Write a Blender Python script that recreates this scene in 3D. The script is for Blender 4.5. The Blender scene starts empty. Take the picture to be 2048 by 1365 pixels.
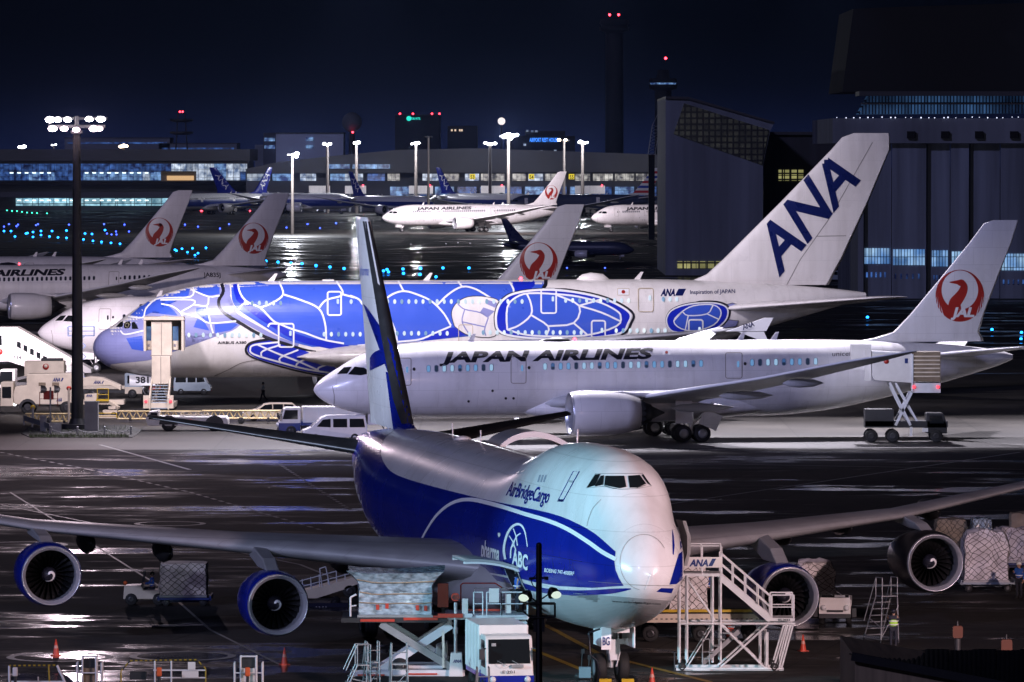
import bpy, bmesh, math, random
from mathutils import Vector, Matrix
from mathutils.bvhtree import BVHTree
random.seed(7)
S = bpy.context.scene
C = S.collection
R = math.radians
PI = math.pi
# ---------------------------------------------------------------- camera
F, H, YH = 11640.0, 22.3, 306.3          # focal length in photo pixels, eye height, horizon row
PITCH = math.atan((682.5 - YH) / F)
cam_d = bpy.data.cameras.new('camera'); cam = bpy.data.objects.new('camera', cam_d); C.objects.link(cam)
cam.location = (0, 0, H); cam.rotation_euler = (PI/2 - PITCH, 0, 0)
cam_d.sensor_width = 36; cam_d.lens = F / 2048 * 36
cam_d.clip_start = 1; cam_d.clip_end = 12000
S.camera = cam
FWD = Vector((0, math.cos(PITCH), -math.sin(PITCH))); UP = Vector((0, math.sin(PITCH), math.cos(PITCH)))
EYE = Vector((0, 0, H))
def ray(px, py): return FWD + Vector((1, 0, 0)) * ((px - 1024) / F) + UP * ((682.5 - py) / F)
def G(px, py, z=0.0):
    d = ray(px, py); return EYE + d * ((z - H) / d.z)
def AT(px, py, D):
    d = ray(px, py); return EYE + d * (D / d.y)
def DG(py): return G(1024, py).y
# ---------------------------------------------------------------- sky
W = bpy.data.worlds.new('World'); S.world = W; W.use_nodes = True
nt = W.node_tree; bg = nt.nodes['Background']
tc = nt.nodes.new('ShaderNodeTexCoord'); sp = nt.nodes.new('ShaderNodeSeparateXYZ'); cr_ = nt.nodes.new('ShaderNodeValToRGB')
nt.links.new(tc.outputs['Generated'], sp.inputs[0]); nt.links.new(sp.outputs['Z'], cr_.inputs[0]); nt.links.new(cr_.outputs[0], bg.inputs[0])
el = cr_.color_ramp.elements
el[0].position = 0.0; el[0].color = (.0050, .0085, .0340, 1)
el[1].position = 0.5; el[1].color = (.0001, .0002, .0008, 1)
e = el.new(0.010); e.color = (.0016, .0026, .0085, 1)
e = el.new(0.020); e.color = (.0008, .0014, .0036, 1)
bg.inputs[1].default_value = 1.0
# ---------------------------------------------------------------- lights
def light(name, kind, loc, power, col, size=.5, aim=None, cone=None, blend=.5):
    d = bpy.data.lights.new(name, kind); o = bpy.data.objects.new(name, d); C.objects.link(o)
    o.location = loc; d.energy = power; d.color = col
    if kind == 'SUN': d.angle = size
    else: d.shadow_soft_size = size
    if aim is not None: o.rotation_euler = (Vector(aim) - Vector(loc)).to_track_quat('-Z', 'Y').to_euler()
    if cone: d.spot_size = R(cone); d.spot_blend = blend
    return o
light('front_fill_sun', 'SUN', (0, 0, 100), .42, (.52, .52, 1.0), R(3), aim=(42, 76, 64))  # dim sun lamp added as a general front fill, not a moon
MAST = AT(152, 250, 471.5)
light('mast_flood', 'SPOT', MAST, 52000, (.98, .88, 1.0), 1.2, aim=(20, 530, 0), cone=150, blend=.4)
for k in range(5):
    light('crown_fill', 'SPOT', (-12+19*k, 473+3.8*k, 40), (200000, 190000, 150000, 90000, 150000)[k], (.92, .87, 1.0), 1.0, aim=(-12+19*k, 461+3.8*k, 0), cone=68, blend=.35)  # added unseen spots that whiten the near airliner's crown, on no mast
light('double_deck_fill', 'SPOT', (-14, 474, 40), 130000, (.95, .88, 1.0), 1.0, aim=(-6, 516, 6), cone=84, blend=.6)  # added unseen spot boosting the double-decker's side
light('mast_flood_left', 'SPOT', MAST, 720000, (1, .84, .92), 1.2, aim=(-110, 690, 6), cone=42, blend=.4)
light('mast_spill', 'SPOT', AT(152, 250, 466), 21000, (1, .78, .90), .35, aim=(-22, 425, 0), cone=116, blend=.5)
light('apron_flood_right', 'SPOT', (52, 182, 24), 260000, (1, .70, .71), .8, aim=(11, 247, 4), cone=60, blend=.9)
light('apron_flood_fin', 'SPOT', (-85, 255, 28), 320000, (.62, .74, 1), .8, aim=(-8, 302, 13), cone=15, blend=.6)  # added unseen spot that lifts the freighter's fin alone
light('lift_box_fill', 'SPOT', (20, 431, 9), 7000, (.92, .90, 1), .3, aim=(30, 449, 5.5), cone=50, blend=.8)  # added unseen spot brightening the lift truck's box
light('near_side_fill', 'SPOT', (-62, 380, 28), 175000, (.55, .58, 1), 1.0, aim=(16, 453, 5), cone=48, blend=.7)  # added unseen spot giving the near airliner's side a bluish tint
light('apron_flood_left', 'SPOT', (-75, 200, 26), 110000, (.58, .64, 1), .8, aim=(-14, 275, 7), cone=60, blend=.6)
light('freighter_nose_fill', 'SPOT', (-62, 206, 20), 230000, (.38, .86, 1), .5, aim=(2.0, 243.5, 5.6), cone=17, blend=1.0)  # added unseen cyan spot for the left half of the freighter nose
light('post_lamp_left', 'SPOT', AT(1046, 1197, 177.2), 11000, (.74, .96, 1), .25, aim=(1.2, 244, 5), cone=44, blend=.9)
light('post_lamp_right', 'SPOT', AT(1114, 1191, 177.2), 9000, (.86, 1, .96), .25, aim=(2, 240, 4.5), cone=44, blend=.9)
S.view_settings.view_transform = 'Standard'; S.view_settings.look = 'None'
S.view_settings.exposure = 0.0; S.view_settings.gamma = 1.0
S.cycles.use_denoising = True
S.cycles.max_bounces = 5; S.cycles.diffuse_bounces = 2; S.cycles.glossy_bounces = 3
S.cycles.sample_clamp_indirect = 3.0
# ---------------------------------------------------------------- materials
MAT = {}
def pmat(name, col, rough=.5, metal=0., var=.12, scale=.6, bump=0., coat=0., emit=None, est=1., tex='noise', stretch=None, spec=.5):
    m = bpy.data.materials.new(name); m.use_nodes = True; n = m.node_tree; b = n.nodes['Principled BSDF']
    b.inputs['Roughness'].default_value = rough; b.inputs['Metallic'].default_value = metal
    b.inputs['Coat Weight'].default_value = coat; b.inputs['Specular IOR Level'].default_value = spec
    if coat: b.inputs['Coat Roughness'].default_value = .12
    b.inputs['Base Color'].default_value = (*col, 1)
    if var:
        t = n.nodes.new('ShaderNodeTexCoord'); mp = n.nodes.new('ShaderNodeMapping'); nz = n.nodes.new('ShaderNodeTexNoise')
        if stretch: mp.inputs['Scale'].default_value = stretch
        nz.inputs['Scale'].default_value = scale; nz.inputs['Detail'].default_value = 5
        rp = n.nodes.new('ShaderNodeValToRGB'); r = rp.color_ramp.elements
        r[0].position = .3; r[0].color = (*[c * (1 - var) for c in col], 1)
        r[1].position = .7; r[1].color = (*[min(1, c * (1 + var * .6)) for c in col], 1)
        n.links.new(t.outputs['Object'], mp.inputs[0]); n.links.new(mp.outputs[0], nz.inputs[0])
        n.links.new(nz.outputs[0], rp.inputs[0]); n.links.new(rp.outputs[0], b.inputs['Base Color'])
        mr = n.nodes.new('ShaderNodeMapRange'); mr.inputs[3].default_value = max(.03, rough - .1); mr.inputs[4].default_value = min(1, rough + .12)
        n.links.new(nz.outputs[0], mr.inputs[0]); n.links.new(mr.outputs[0], b.inputs['Roughness'])
        if bump:
            bp = n.nodes.new('ShaderNodeBump'); bp.inputs['Strength'].default_value = bump; bp.inputs['Distance'].default_value = .05
            n.links.new(nz.outputs[0], bp.inputs['Height']); n.links.new(bp.outputs[0], b.inputs['Normal'])
    if emit:
        b.inputs['Emission Color'].default_value = (*emit, 1); b.inputs['Emission Strength'].default_value = est
    MAT[name] = m
    return m
def glow(name, col, est, sample=False):
    m = pmat(name, (.02, .02, .02), .6, var=0, emit=col, est=est)
    if not sample: m.cycles.emission_sampling = 'NONE'
    return m
def joints(m, sx=3.1, sz=1.35, dark=.80):
    n = m.node_tree; b = n.nodes['Principled BSDF']; L = n.links.new; src = b.inputs['Base Color'].links[0].from_socket
    tc = n.nodes.new('ShaderNodeTexCoord'); mp = n.nodes.new('ShaderNodeMapping'); mp.inputs['Rotation'].default_value = (PI/2, 0, 0); L(tc.outputs['Object'], mp.inputs[0])
    br = n.nodes.new('ShaderNodeTexBrick'); br.inputs['Scale'].default_value = 1; br.inputs['Brick Width'].default_value = sx; br.inputs['Row Height'].default_value = sz; br.inputs['Mortar Size'].default_value = .018; br.inputs['Mortar Smooth'].default_value = .3
    br.inputs['Color1'].default_value = (1, 1, 1, 1); br.inputs['Color2'].default_value = (.965, .965, .97, 1); br.inputs['Mortar'].default_value = (dark, dark, dark, 1); L(mp.outputs[0], br.inputs[0])
    st = n.nodes.new('ShaderNodeTexNoise'); mp2 = n.nodes.new('ShaderNodeMapping'); mp2.inputs['Scale'].default_value = (.9, .9, .12); L(tc.outputs['Object'], mp2.inputs[0]); L(mp2.outputs[0], st.inputs[0]); st.inputs['Scale'].default_value = 1.3; st.inputs['Detail'].default_value = 6
    r = n.nodes.new('ShaderNodeValToRGB'); e = r.color_ramp.elements; e[0].position = .30; e[0].color = (.89, .885, .875, 1); e[1].position = .55; e[1].color = (1, 1, 1, 1); L(st.outputs[0], r.inputs[0])
    k = n.nodes.new('ShaderNodeMix'); k.data_type = 'RGBA'; k.blend_type = 'MULTIPLY'; k.inputs[0].default_value = 1; L(src, k.inputs[6]); L(br.outputs[0], k.inputs[7])
    k2 = n.nodes.new('ShaderNodeMix'); k2.data_type = 'RGBA'; k2.blend_type = 'MULTIPLY'; k2.inputs[0].default_value = 1; L(k.outputs[2], k2.inputs[6]); L(r.outputs[0], k2.inputs[7]); L(k2.outputs[2], b.inputs['Base Color'])
    return m
white = pmat('airframe_white', (.78, .76, .78), .28, var=.05, scale=.25, coat=.25)
cream = pmat('pearl_white', (.80, .755, .72), .28, var=.05, scale=.25, coat=.25)
joints(white); joints(cream, 3.4, 1.8, .86)
grey_p = pmat('airframe_grey', (.38, .385, .40), .34, var=.08, scale=.4)
wing_l = joints(pmat('wing_pale_grey', (.52, .52, .54), .34, var=.1, scale=.5), 2.2, 1.2, .8)
wing_g = joints(pmat('wing_grey', (.30, .30, .32), .36, var=.12, scale=.5), 2.2, 1.2, .75)
blue_d = joints(pmat('paint_deep_blue', (.006, .016, .27), .25, var=.06, scale=.3, coat=.3), 3.1, 1.35, .7)
blue_n = pmat('paint_navy', (.006, .012, .085), .28, var=.05, coat=.3)
blue_m = pmat('paint_mid_blue', (.045, .105, .56), .3, var=.05, coat=.2)
blue_v = pmat('paint_vivid_blue', (.010, .024, .46), .3, var=.05, coat=.2)
blue_l = pmat('paint_lavender', (.25, .26, .50), .32, var=.05)
red_c = pmat('paint_crane_red', (.36, .022, .016), .4, var=.05)
black_p = pmat('paint_black', (.012, .012, .02), .35, var=.0)
line_g = pmat('panel_line_grey', (.22, .19, .17), .5, var=0)
gold = pmat('door_outline_beige', (.55, .45, .30), .5, var=0)
metal = pmat('bare_metal', (.62, .62, .64), .3, metal=.85, var=.1, scale=1.5)
lip_m = pmat('polished_lip', (.55, .56, .62), .3, metal=.6, var=.06)
dmetal = pmat('dark_metal', (.05, .05, .055), .35, metal=.6, var=.2, scale=1.2)
fanm = pmat('fan_blade_metal', (.006, .006, .007), .5, metal=.0, var=.2, spec=.3)
rubber = pmat('tyre_rubber', (.012, .012, .013), .75, var=.2, scale=3)
fan_black = pmat('fan_gap_black', (.001, .001, .001), .9, var=0, spec=.0)
glass = pmat('cockpit_glass', (.01, .012, .014), .08, var=0, spec=.8)
steelw = pmat('steel_white', (.62, .63, .66), .42, var=.14, scale=1.2)
wpaint = pmat('vehicle_white', (.66, .64, .63), .35, var=.1, scale=1.1, coat=.15)
cpaint = pmat('vehicle_cream', (.62, .53, .42), .42, var=.14, scale=1.1)
gpaint = pmat('vehicle_blue_grey', (.30, .36, .42), .4, var=.1, scale=1.1)
yellow = pmat('safety_yellow', (.55, .36, .015), .5, var=.15, scale=2)
orange = pmat('safety_orange', (.62, .10, .02), .5, var=.1, scale=2)
conem = pmat('cone_red', (.55, .06, .03), .5, var=.1, scale=4)
redp = pmat('red_paint', (.48, .04, .02), .45, var=.12, scale=2)
steel_d = pmat('dark_steel', (.022, .022, .026), .5, var=.25, scale=1.5)
steel_g = pmat('galvanised_steel', (.30, .31, .33), .4, metal=.5, var=.2, scale=2)
navyv = pmat('vehicle_navy', (.012, .03, .16), .35, var=.1, coat=.2)
brownm = pmat('tarp_brown', (.20, .15, .10), .6, var=.25, scale=2)
concrete = pmat('concrete', (.24, .24, .25), .8, var=.2, scale=.8)
lens_warm = glow('lamp_lens_pink_lit', (1.0, .72, .80), 30)
lens_on = glow('lamp_lens_lit', (1.0, .93, 1.0), 40)
red_on = glow('red_lamp_lit', (1.0, .03, .05), 14)
# ---------------------------------------------------------------- mesh builder
class MB:
    def __init__(s): s.v = []; s.f = []; s.mi = []; s.sm = []; s.cur = 0; s.smooth = False
    def add(s, vs, fs, smooth=None):
        o = len(s.v); s.v += [tuple(v) for v in vs]
        for f in fs: s.f.append([i + o for i in f]); s.mi.append(s.cur); s.sm.append(s.smooth if smooth is None else smooth)
    def box(s, c, d, rz=0., M=None, taper=1.):
        hx, hy, hz = d[0]/2, d[1]/2, d[2]/2; vs = []
        for z in (-hz, hz):
            t = taper if z > 0 else 1
            for x, y in ((-hx, -hy), (hx, -hy), (hx, hy), (-hx, hy)): vs.append(Vector((x*t, y*t, z)))
        if M is None: M = Matrix.Rotation(rz, 3, 'Z')
        s.add([M @ v + Vector(c) for v in vs], [(3,2,1,0),(4,5,6,7),(0,1,5,4),(1,2,6,5),(2,3,7,6),(3,0,4,7)])
    def bar(s, a, b, w, h=None):
        a = Vector(a); b = Vector(b); d = b - a; L = d.length
        if L < 1e-6: return
        q = d.to_track_quat('X', 'Z').to_matrix(); s.box((a+b)/2, (L, w, h or w), M=q)
    def tube(s, a, b, r0, r1=None, n=8, cap=True, smooth=True):
        a = Vector(a); b = Vector(b); r1 = r0 if r1 is None else r1
        d = b - a
        if d.length < 1e-6: return
        q = d.to_track_quat('Z', 'Y').to_matrix(); vs = []
        for p, r in ((a, r0), (b, r1)):
            for i in range(n): t = 2*PI*i/n; vs.append(q @ Vector((r*math.cos(t), r*math.sin(t), 0)) + p)
        s.add(vs, [(i, (i+1) % n, n+(i+1) % n, n+i) for i in range(n)], smooth)
        if cap: s.add(vs, [list(range(n))[::-1], list(range(n, 2*n))], False)
    def path(s, pts, r, n=6):
        for a, b in zip(pts, pts[1:]): s.tube(a, b, r, r, n)
    def lathe(s, prof, c, axis='X', n=32, smooth=True, sy=1.):
        vs = []; m = len(prof); c = Vector(c)
        for x, r in prof:
            for i in range(n):
                t = 2*PI*i/n; a, b = r*math.cos(t), r*math.sin(t)*sy
                vs.append(c + (Vector((x, a, b)) if axis == 'X' else Vector((a, x, b)) if axis == 'Y' else Vector((a, b, x))))
        s.add(vs, [(k*n+i, k*n+(i+1) % n, (k+1)*n+(i+1) % n, (k+1)*n+i) for k in range(m-1) for i in range(n)], smooth)
    def loft(s, rings, closed=True, caps=True, smooth=True):
        n = len(rings[0]); vs = [p for r in rings for p in r]
        s.add(vs, [(k*n+i, k*n+(i+1) % n, (k+1)*n+(i+1) % n, (k+1)*n+i) for k in range(len(rings)-1) for i in range(n if closed else n-1)], smooth)
        if caps: s.add(vs, [list(range(n))[::-1], list(range((len(rings)-1)*n, len(rings)*n))], False)
    def prism(s, poly, a, b, plane='XZ'):
        def P(u, v, w): return (u, w, v) if plane == 'XZ' else (w, u, v) if plane == 'YZ' else (u, v, w)
        n = len(poly); vs = [P(u, v, a) for u, v in poly] + [P(u, v, b) for u, v in poly]
        s.add(vs, [list(range(n))[::-1], list(range(n, 2*n))] + [(i, (i+1) % n, n+(i+1) % n, n+i) for i in range(n)], False)
    def sphere(s, c, r, n=12, m=8, sz=1., half=False):
        prof = []
        for k in range(m+1):
            t = (-PI/2 + PI*k/m) if not half else (PI/2*k/m)
            prof.append((r*sz*math.sin(t), max(1e-4, r*math.cos(t))))
        s.lathe(prof, c, 'Z', n)
    def quad(s, a, b, c, d): s.add([a, b, c, d], [(0, 1, 2, 3)])
SPLIT = {'flap_fairings': 'flap_fairing', 'scissor_arm': 'scissor_arm', 'scissor_arms': 'scissor_arm', 'bridge_arm': 'bridge_arm', 'control_panel': 'control_panel', 'red_edging': 'red_edging', 'gear_doors': 'gear_door', 'aerial': 'aerial', 'paper_label': 'paper_label', 'rails': 'rails', 'platforms': 'platform', 'notice_board': 'notice_board', 'base_stripe': 'base_stripe', 'side_panel': 'side_panel', 'dashboard': 'dashboard', 'windscreen_wiper': 'windscreen_wiper', 'strap': 'strap', 'marker_plate': 'marker_plate', 'stringer': 'stringer', 'jack': 'jack', 'stand': 'stand', 'reflective_band': 'reflective_band', 'wing_mirror': 'wing_mirror'}
def islands(mb):
    key = {}; par = {}
    def find(a):
        while par[a] != a: par[a] = par[par[a]]; a = par[a]
        return a
    vid = []
    for v in mb.v: k = (round(v[0], 4), round(v[1], 4), round(v[2], 4)); vid.append(key.setdefault(k, len(key)))
    for i in range(len(key)): par[i] = i
    for f in mb.f:
        for q in f[1:]: par[find(vid[q])] = find(vid[f[0]])
    out = {}
    for i, f in enumerate(mb.f):
        o = out.setdefault(find(vid[f[0]]), (MB(), {})); n, mp = o
        for q in f:
            if q not in mp: mp[q] = len(n.v); n.v.append(mb.v[q])
        n.f.append([mp[q] for q in f]); n.mi.append(mb.mi[i]); n.sm.append(mb.sm[i])
    return [o[0] for o in out.values()]
def obj(name, mb, mat, parent=None, label=None, bevel=0.):
    if name in SPLIT:
        ps = [mesh_obj(SPLIT[name], q, mat, parent, label, bevel) for q in islands(mb)]
        if len(ps) <= 12: return ps[0]
        return ps[0]
    return mesh_obj(name, mb, mat, parent, label, bevel)
def mesh_obj(name, mb, mat, parent=None, label=None, bevel=0.):
    me = bpy.data.meshes.new(name)
    me.from_pydata(mb.v, [], mb.f)
    mats = mat if isinstance(mat, (list, tuple)) else [mat]
    for m in mats: me.materials.append(m)
    me.polygons.foreach_set('use_smooth', mb.sm)
    if len(mats) > 1: me.polygons.foreach_set('material_index', mb.mi)
    bm = bmesh.new(); bm.from_mesh(me); bmesh.ops.recalc_face_normals(bm, faces=bm.faces); bm.to_mesh(me); bm.free()
    me.update()
    o = bpy.data.objects.new(name, me); C.objects.link(o)
    if parent: o.parent = parent
    if label: o['label'] = label
    if bevel:
        b = o.modifiers.new('bevel', 'BEVEL'); b.width = bevel; b.segments = 2; b.limit_method = 'ANGLE'
    return o
def tag(o, label, cat, group=None, kind=None):
    if label: o['label'] = label
    if cat: o['category'] = cat
    if group: o['group'] = group
    if kind: o['kind'] = kind
    return o
def thing(name, label, cat, loc=(0, 0, 0), rz=0., group=None):
    o = bpy.data.objects.new(name, None); C.objects.link(o); o.empty_display_size = .3
    o.location = loc; o.rotation_euler = (0, 0, rz); return tag(o, label, cat, group)
KIDS = {}
def copy_tree(o, parent=None, mats=None, skip=()):
    c = o.copy(); C.objects.link(c)
    if parent: c.parent = parent
    if mats and c.type == 'MESH':
        base = o.name.split('.')[0]
        if base in mats:
            c.material_slots[0].link = 'OBJECT'; m = mats[base]; c.material_slots[0].material = m() if callable(m) else m
    for ch in o.children:
        if ch.name.split('.')[0] in skip: continue
        copy_tree(ch, c, mats, skip)
    return c
def place(o, loc, rz, label=None, group=None):
    o.location = loc; o.rotation_euler = (0, 0, rz)
    if label: o['label'] = label
    if group: o['group'] = group
    return o
# ---------------------------------------------------------------- curves / text / decals
def crom(pts, n=6, closed=False):
    P = [Vector(p) for p in pts]; out = []; L = len(P)
    for i in range(L if closed else L-1):
        a = P[(i-1) % L] if closed or i > 0 else P[i]*2-P[i+1]; b = P[i]; c = P[(i+1) % L]; d = P[(i+2) % L] if closed or i+2 < L else c*2-b
        for k in range(n):
            t = k/n; out.append(.5*((2*b)+(c-a)*t+(2*a-5*b+4*c-d)*t*t+(3*b-a-3*c+d)*t**3))
    if not closed: out.append(P[-1])
    return [tuple(p) for p in out]
def pchip(xs, ys):
    n = len(xs); h = [xs[i+1]-xs[i] for i in range(n-1)]; d = [(ys[i+1]-ys[i])/h[i] for i in range(n-1)]
    m = [d[0]] + [0 if d[i-1]*d[i] <= 0 else 2*d[i-1]*d[i]/(d[i-1]+d[i]) for i in range(1, n-1)] + [d[-1]]
    def f(x):
        if x <= xs[0]: return ys[0]
        if x >= xs[-1]: return ys[-1]
        i = max(k for k in range(n-1) if xs[k] <= x); t = (x-xs[i])/h[i]
        return (2*t**3-3*t*t+1)*ys[i]+(t**3-2*t*t+t)*h[i]*m[i]+(-2*t**3+3*t*t)*ys[i+1]+(t**3-t*t)*h[i]*m[i+1]
    return f
def stroke(pts, w, closed=False):
    P = [Vector(p) for p in pts]; n = len(P); L = []; Rr = []
    ws = w if isinstance(w, list) else [w]*n
    for i in range(n):
        a = P[(i-1) % n] if closed or i else P[i]; b = P[(i+1) % n] if closed or i < n-1 else P[i]
        t = (b-a); t = t.normalized() if t.length > 1e-9 else Vector((1, 0)); nn = Vector((-t.y, t.x))*ws[i]/2
        L.append(tuple(P[i]+nn)); Rr.append(tuple(P[i]-nn))
    return [[L[i], L[(i+1) % n], Rr[(i+1) % n], Rr[i]] for i in range(n if closed else n-1)]
def rrect(x0, y0, x1, y1, r, k=3):
    out = []
    for cx, cy, a0 in ((x1-r, y1-r, 0), (x0+r, y1-r, 90), (x0+r, y0+r, 180), (x1-r, y0+r, 270)):
        for i in range(k+1): t = R(a0+90*i/k); out.append((cx+r*math.cos(t), cy+r*math.sin(t)))
    return out
def ell(cx, cy, rx, ry, n=14, a0=0, a1=360): return [(cx+rx*math.cos(R(a0+(a1-a0)*i/n)), cy+ry*math.sin(R(a0+(a1-a0)*i/n))) for i in range(n if a1-a0 == 360 else n+1)]
def flat(polys):
    bm = bmesh.new()
    for p in polys:
        try: bm.faces.new([bm.verts.new((q[0], q[1], 0)) for q in p])
        except ValueError: pass
    bmesh.ops.triangulate(bm, faces=[f for f in bm.faces if len(f.verts) > 4], ngon_method='EAR_CLIP')
    return bm
TXT = {}
def text_bm(body, bold=0.):
    cu = bpy.data.curves.new('lettering', 'FONT'); cu.body = body; cu.resolution_u = 3; cu.offset = bold; cu.fill_mode = 'FRONT'
    o = bpy.data.objects.new('lettering', cu); C.objects.link(o)
    bpy.context.view_layer.update()
    me = o.evaluated_get(bpy.context.evaluated_depsgraph_get()).to_mesh()
    vs = [v.co.copy() for v in me.vertices]; fs = [list(p.vertices) for p in me.polygons]
    bpy.data.objects.remove(o); bpy.data.curves.remove(cu)
    x0 = min(v.x for v in vs); x1 = max(v.x for v in vs); y1 = max(v.y for v in vs)
    return [((v.x-x0)/(x1-x0), v.y/y1) for v in vs], fs
def text(body, p0, u, v, bold=0.):
    """flat bmesh of lettering: p0 baseline start, u baseline vector, v cap-height vector"""
    if (body, bold) not in TXT: TXT[body, bold] = text_bm(body, bold)
    q, fs = TXT[body, bold]; bm = bmesh.new()
    vs = [bm.verts.new((p0[0]+u[0]*a+v[0]*b, p0[1]+u[1]*a+v[1]*b, 0)) for a, b in q]
    for f in fs:
        try: bm.faces.new([vs[i] for i in f])
        except ValueError: pass
    return bm
def project(name, src, shoot, mat, parent, off=.02, grid=10., gx=None, label=None):
    """lay a flat 2-D drawing on a surface; shoot(u,v) -> (point, normal) in the parent's space or None"""
    bm = src if isinstance(src, bmesh.types.BMesh) else flat(src)
    if grid:
        for ax, g in ((0, gx or grid), (1, grid)):
            lo = min(v.co[ax] for v in bm.verts); hi = max(v.co[ax] for v in bm.verts)
            k = math.floor(lo/g)+1
            while k*g < hi:
                co = [0, 0, 0]; co[ax] = k*g+1e-4; no = [0, 0, 0]; no[ax] = 1
                bmesh.ops.bisect_plane(bm, geom=bm.verts[:]+bm.edges[:]+bm.faces[:], plane_co=co, plane_no=no)
                k += 1
    mb = MB(); idx = {}
    for f in bm.faces:
        fi = []
        for v in f.verts:
            key = (round(v.co.x, 4), round(v.co.y, 4))
            if key not in idx:
                h = shoot(v.co.x, v.co.y)
                if h is None: idx[key] = None
                else: idx[key] = len(mb.v); mb.v.append(tuple(h[0]+h[1]*off))
            fi.append(idx[key])
        if None in fi or len(set(fi)) < 3: continue
        mb.f.append(fi); mb.mi.append(0); mb.sm.append(False)
    bm.free()
    me = bpy.data.meshes.new(name); me.from_pydata(mb.v, [], mb.f); me.materials.append(mat); me.update()
    o = bpy.data.objects.new(name, me); C.objects.link(o); o.parent = parent
    if label: o['label'] = label
    return o
def bvh_of(*mbs):
    v = []; f = []
    for m in mbs:
        o = len(v); v += [Vector(q) for q in m.v]; f += [[i+o for i in p] for p in m.f]
    return BVHTree.FromPolygons(v, f)
def tracer(loc, rz, bvh):
    """photo pixel -> point on the surface, in the thing's own space"""
    M = (Matrix.Translation(loc) @ Matrix.Rotation(rz, 4, 'Z')).inverted(); o = M @ EYE; M3 = M.to_3x3()
    def sh(px, py):
        d = (M3 @ ray(px, py)).normalized(); h = bvh.ray_cast(o, d)
        if h[0] is None: return None
        n = h[1]
        if n.dot(d) > 0: n = -n
        return h[0], n
    return sh
def sider(bvh, sgn):
    """(x,z) in the thing's own space -> surface point seen from side sgn*y"""
    def sh(x, z):
        h = bvh.ray_cast(Vector((x, sgn*60, z)), Vector((0, -sgn, 0)))
        if h[0] is None: return None
        n = h[1]
        if n.y*sgn < 0: n = -n
        return h[0], n
    return sh
def facer(M):
    """flat panel: M maps (u,v,0) into the parent's space"""
    n = (M.to_3x3() @ Vector((0, 0, 1))).normalized()
    return lambda u, v: (M @ Vector((u, v, 0)), n)
def frame(o, ux, vy):
    ux = Vector(ux).normalized(); vy = Vector(vy); n = ux.cross(vy).normalized(); vy = n.cross(ux)
    return Matrix(((ux.x, vy.x, n.x, o[0]), (ux.y, vy.y, n.y, o[1]), (ux.z, vy.z, n.z, o[2]), (0, 0, 0, 1)))
def sign(name, body, M, x, y, w, h, mat, parent, bold=.0, sh=0., off=.012):
    return project(name, text(body, (x, y), (w, 0), (h*sh, h), bold), facer(M), mat, parent, off, grid=0)
# ================================================================ AIRCRAFT
def naca(t, x): return 5*t*(.2969*math.sqrt(x)-.126*x-.3516*x*x+.2843*x**3-.1036*x**4)
def foil(mb, secs, vertical=False, n=10, y0sign=1, inc=0.):
    rings = []
    for (le, ch, t) in secs:
        ring = []
        xs = [.5*(1-math.cos(PI*i/n)) for i in range(n+1)]
        for sgn, seq in ((1, xs[::-1]), (-1, xs[1:-1])):
            for x in seq:
                th = naca(t, x)*ch*sgn
                ring.append((le[0]+x*ch, le[1]*y0sign+(th if vertical else 0), le[2]+(0 if vertical else th*.9+.03*ch*math.sin(PI*x)-inc*x*ch)))
        rings.append(ring)
    mb.loft(rings)
def frange(a, b, s):
    n = max(1, round((b-a)/s)); return [a+(b-a)*i/n for i in range(n+1)]
def superring(x, bot, top, w, e=2.0, n=64, zc=None):
    zc = (bot+top)/2 if zc is None else zc; out = []
    for i in range(n):
        t = 2*PI*i/n; s, c = math.sin(t), math.cos(t); h = top-zc if c > 0 else zc-bot
        out.append((x, w*math.copysign(abs(s)**(2/e), s), zc+h*math.copysign(abs(c)**(2/e), c)))
    return out
def hull_simple(st, xs, e=2.0, n=64):
    X = [s[0] for s in st]; fb, ft, fw = (pchip(X, [s[k] for s in st]) for k in (1, 2, 3))
    fz = pchip(X, [s[4] if len(s) > 4 else (s[1]+s[2])/2 for s in st])
    mb = MB(); mb.loft([superring(x, fb(x), ft(x), fw(x), e, n, fz(x)) for x in xs]); return mb
def wheel(mb_t, mb_h, c, r, w, sgn=0):
    mb_t.lathe([(-w/2, r*.55), (-w/2, r*.86), (-w*.36, r*.97), (-w*.15, r), (w*.15, r), (w*.36, r*.97), (w/2, r*.86), (w/2, r*.55)], c, 'Y', 24)
    mb_h.lathe([(-w*.42, .01), (-w*.40, r*.3), (-w*.48, r*.56), (w*.48, r*.56), (w*.40, r*.3), (w*.42, .01)], c, 'Y', 16)
def gear(parent, x, y, top, r, w, track, base, rows, name='landing_gear', doors=None):
    """strut is the part; wheels and doors its sub-parts"""
    m = MB(); m.tube((x, y, r), (x, y, top), .17, .2, 10); m.tube((x, y, r+.9), (x, y, top), .26, .26, 10)
    m.tube((x, y, r+.5), (x+1.7, y, top), .09, n=6); m.tube((x, y, r+.5), (x, y*.55 if y else .9, top), .09, n=6)
    m.tube((x-base/2*(rows-1), y, r), (x+base/2*(rows-1), y, r), .13, n=8)
    m.tube((x-.3, y, r+.3), (x-.55, y, r+.75), .05, n=6); m.tube((x-.55, y, r+.75), (x-.25, y, r+1.3), .05, n=6)
    g = obj(name, m, metal, parent)
    for i in range(rows):
        for s in (-1, 1):
            t = MB(); h = MB(); c = (x+(i-(rows-1)/2)*base, y+s*track/2, r)
            m2 = MB(); m2.tube((c[0], y, r), c, .09, n=8); wheel(t, h, c, r, w)
            o = obj('tyre', t, rubber, g); obj('wheel_hub', h, steel_g, g)
    return g
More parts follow.
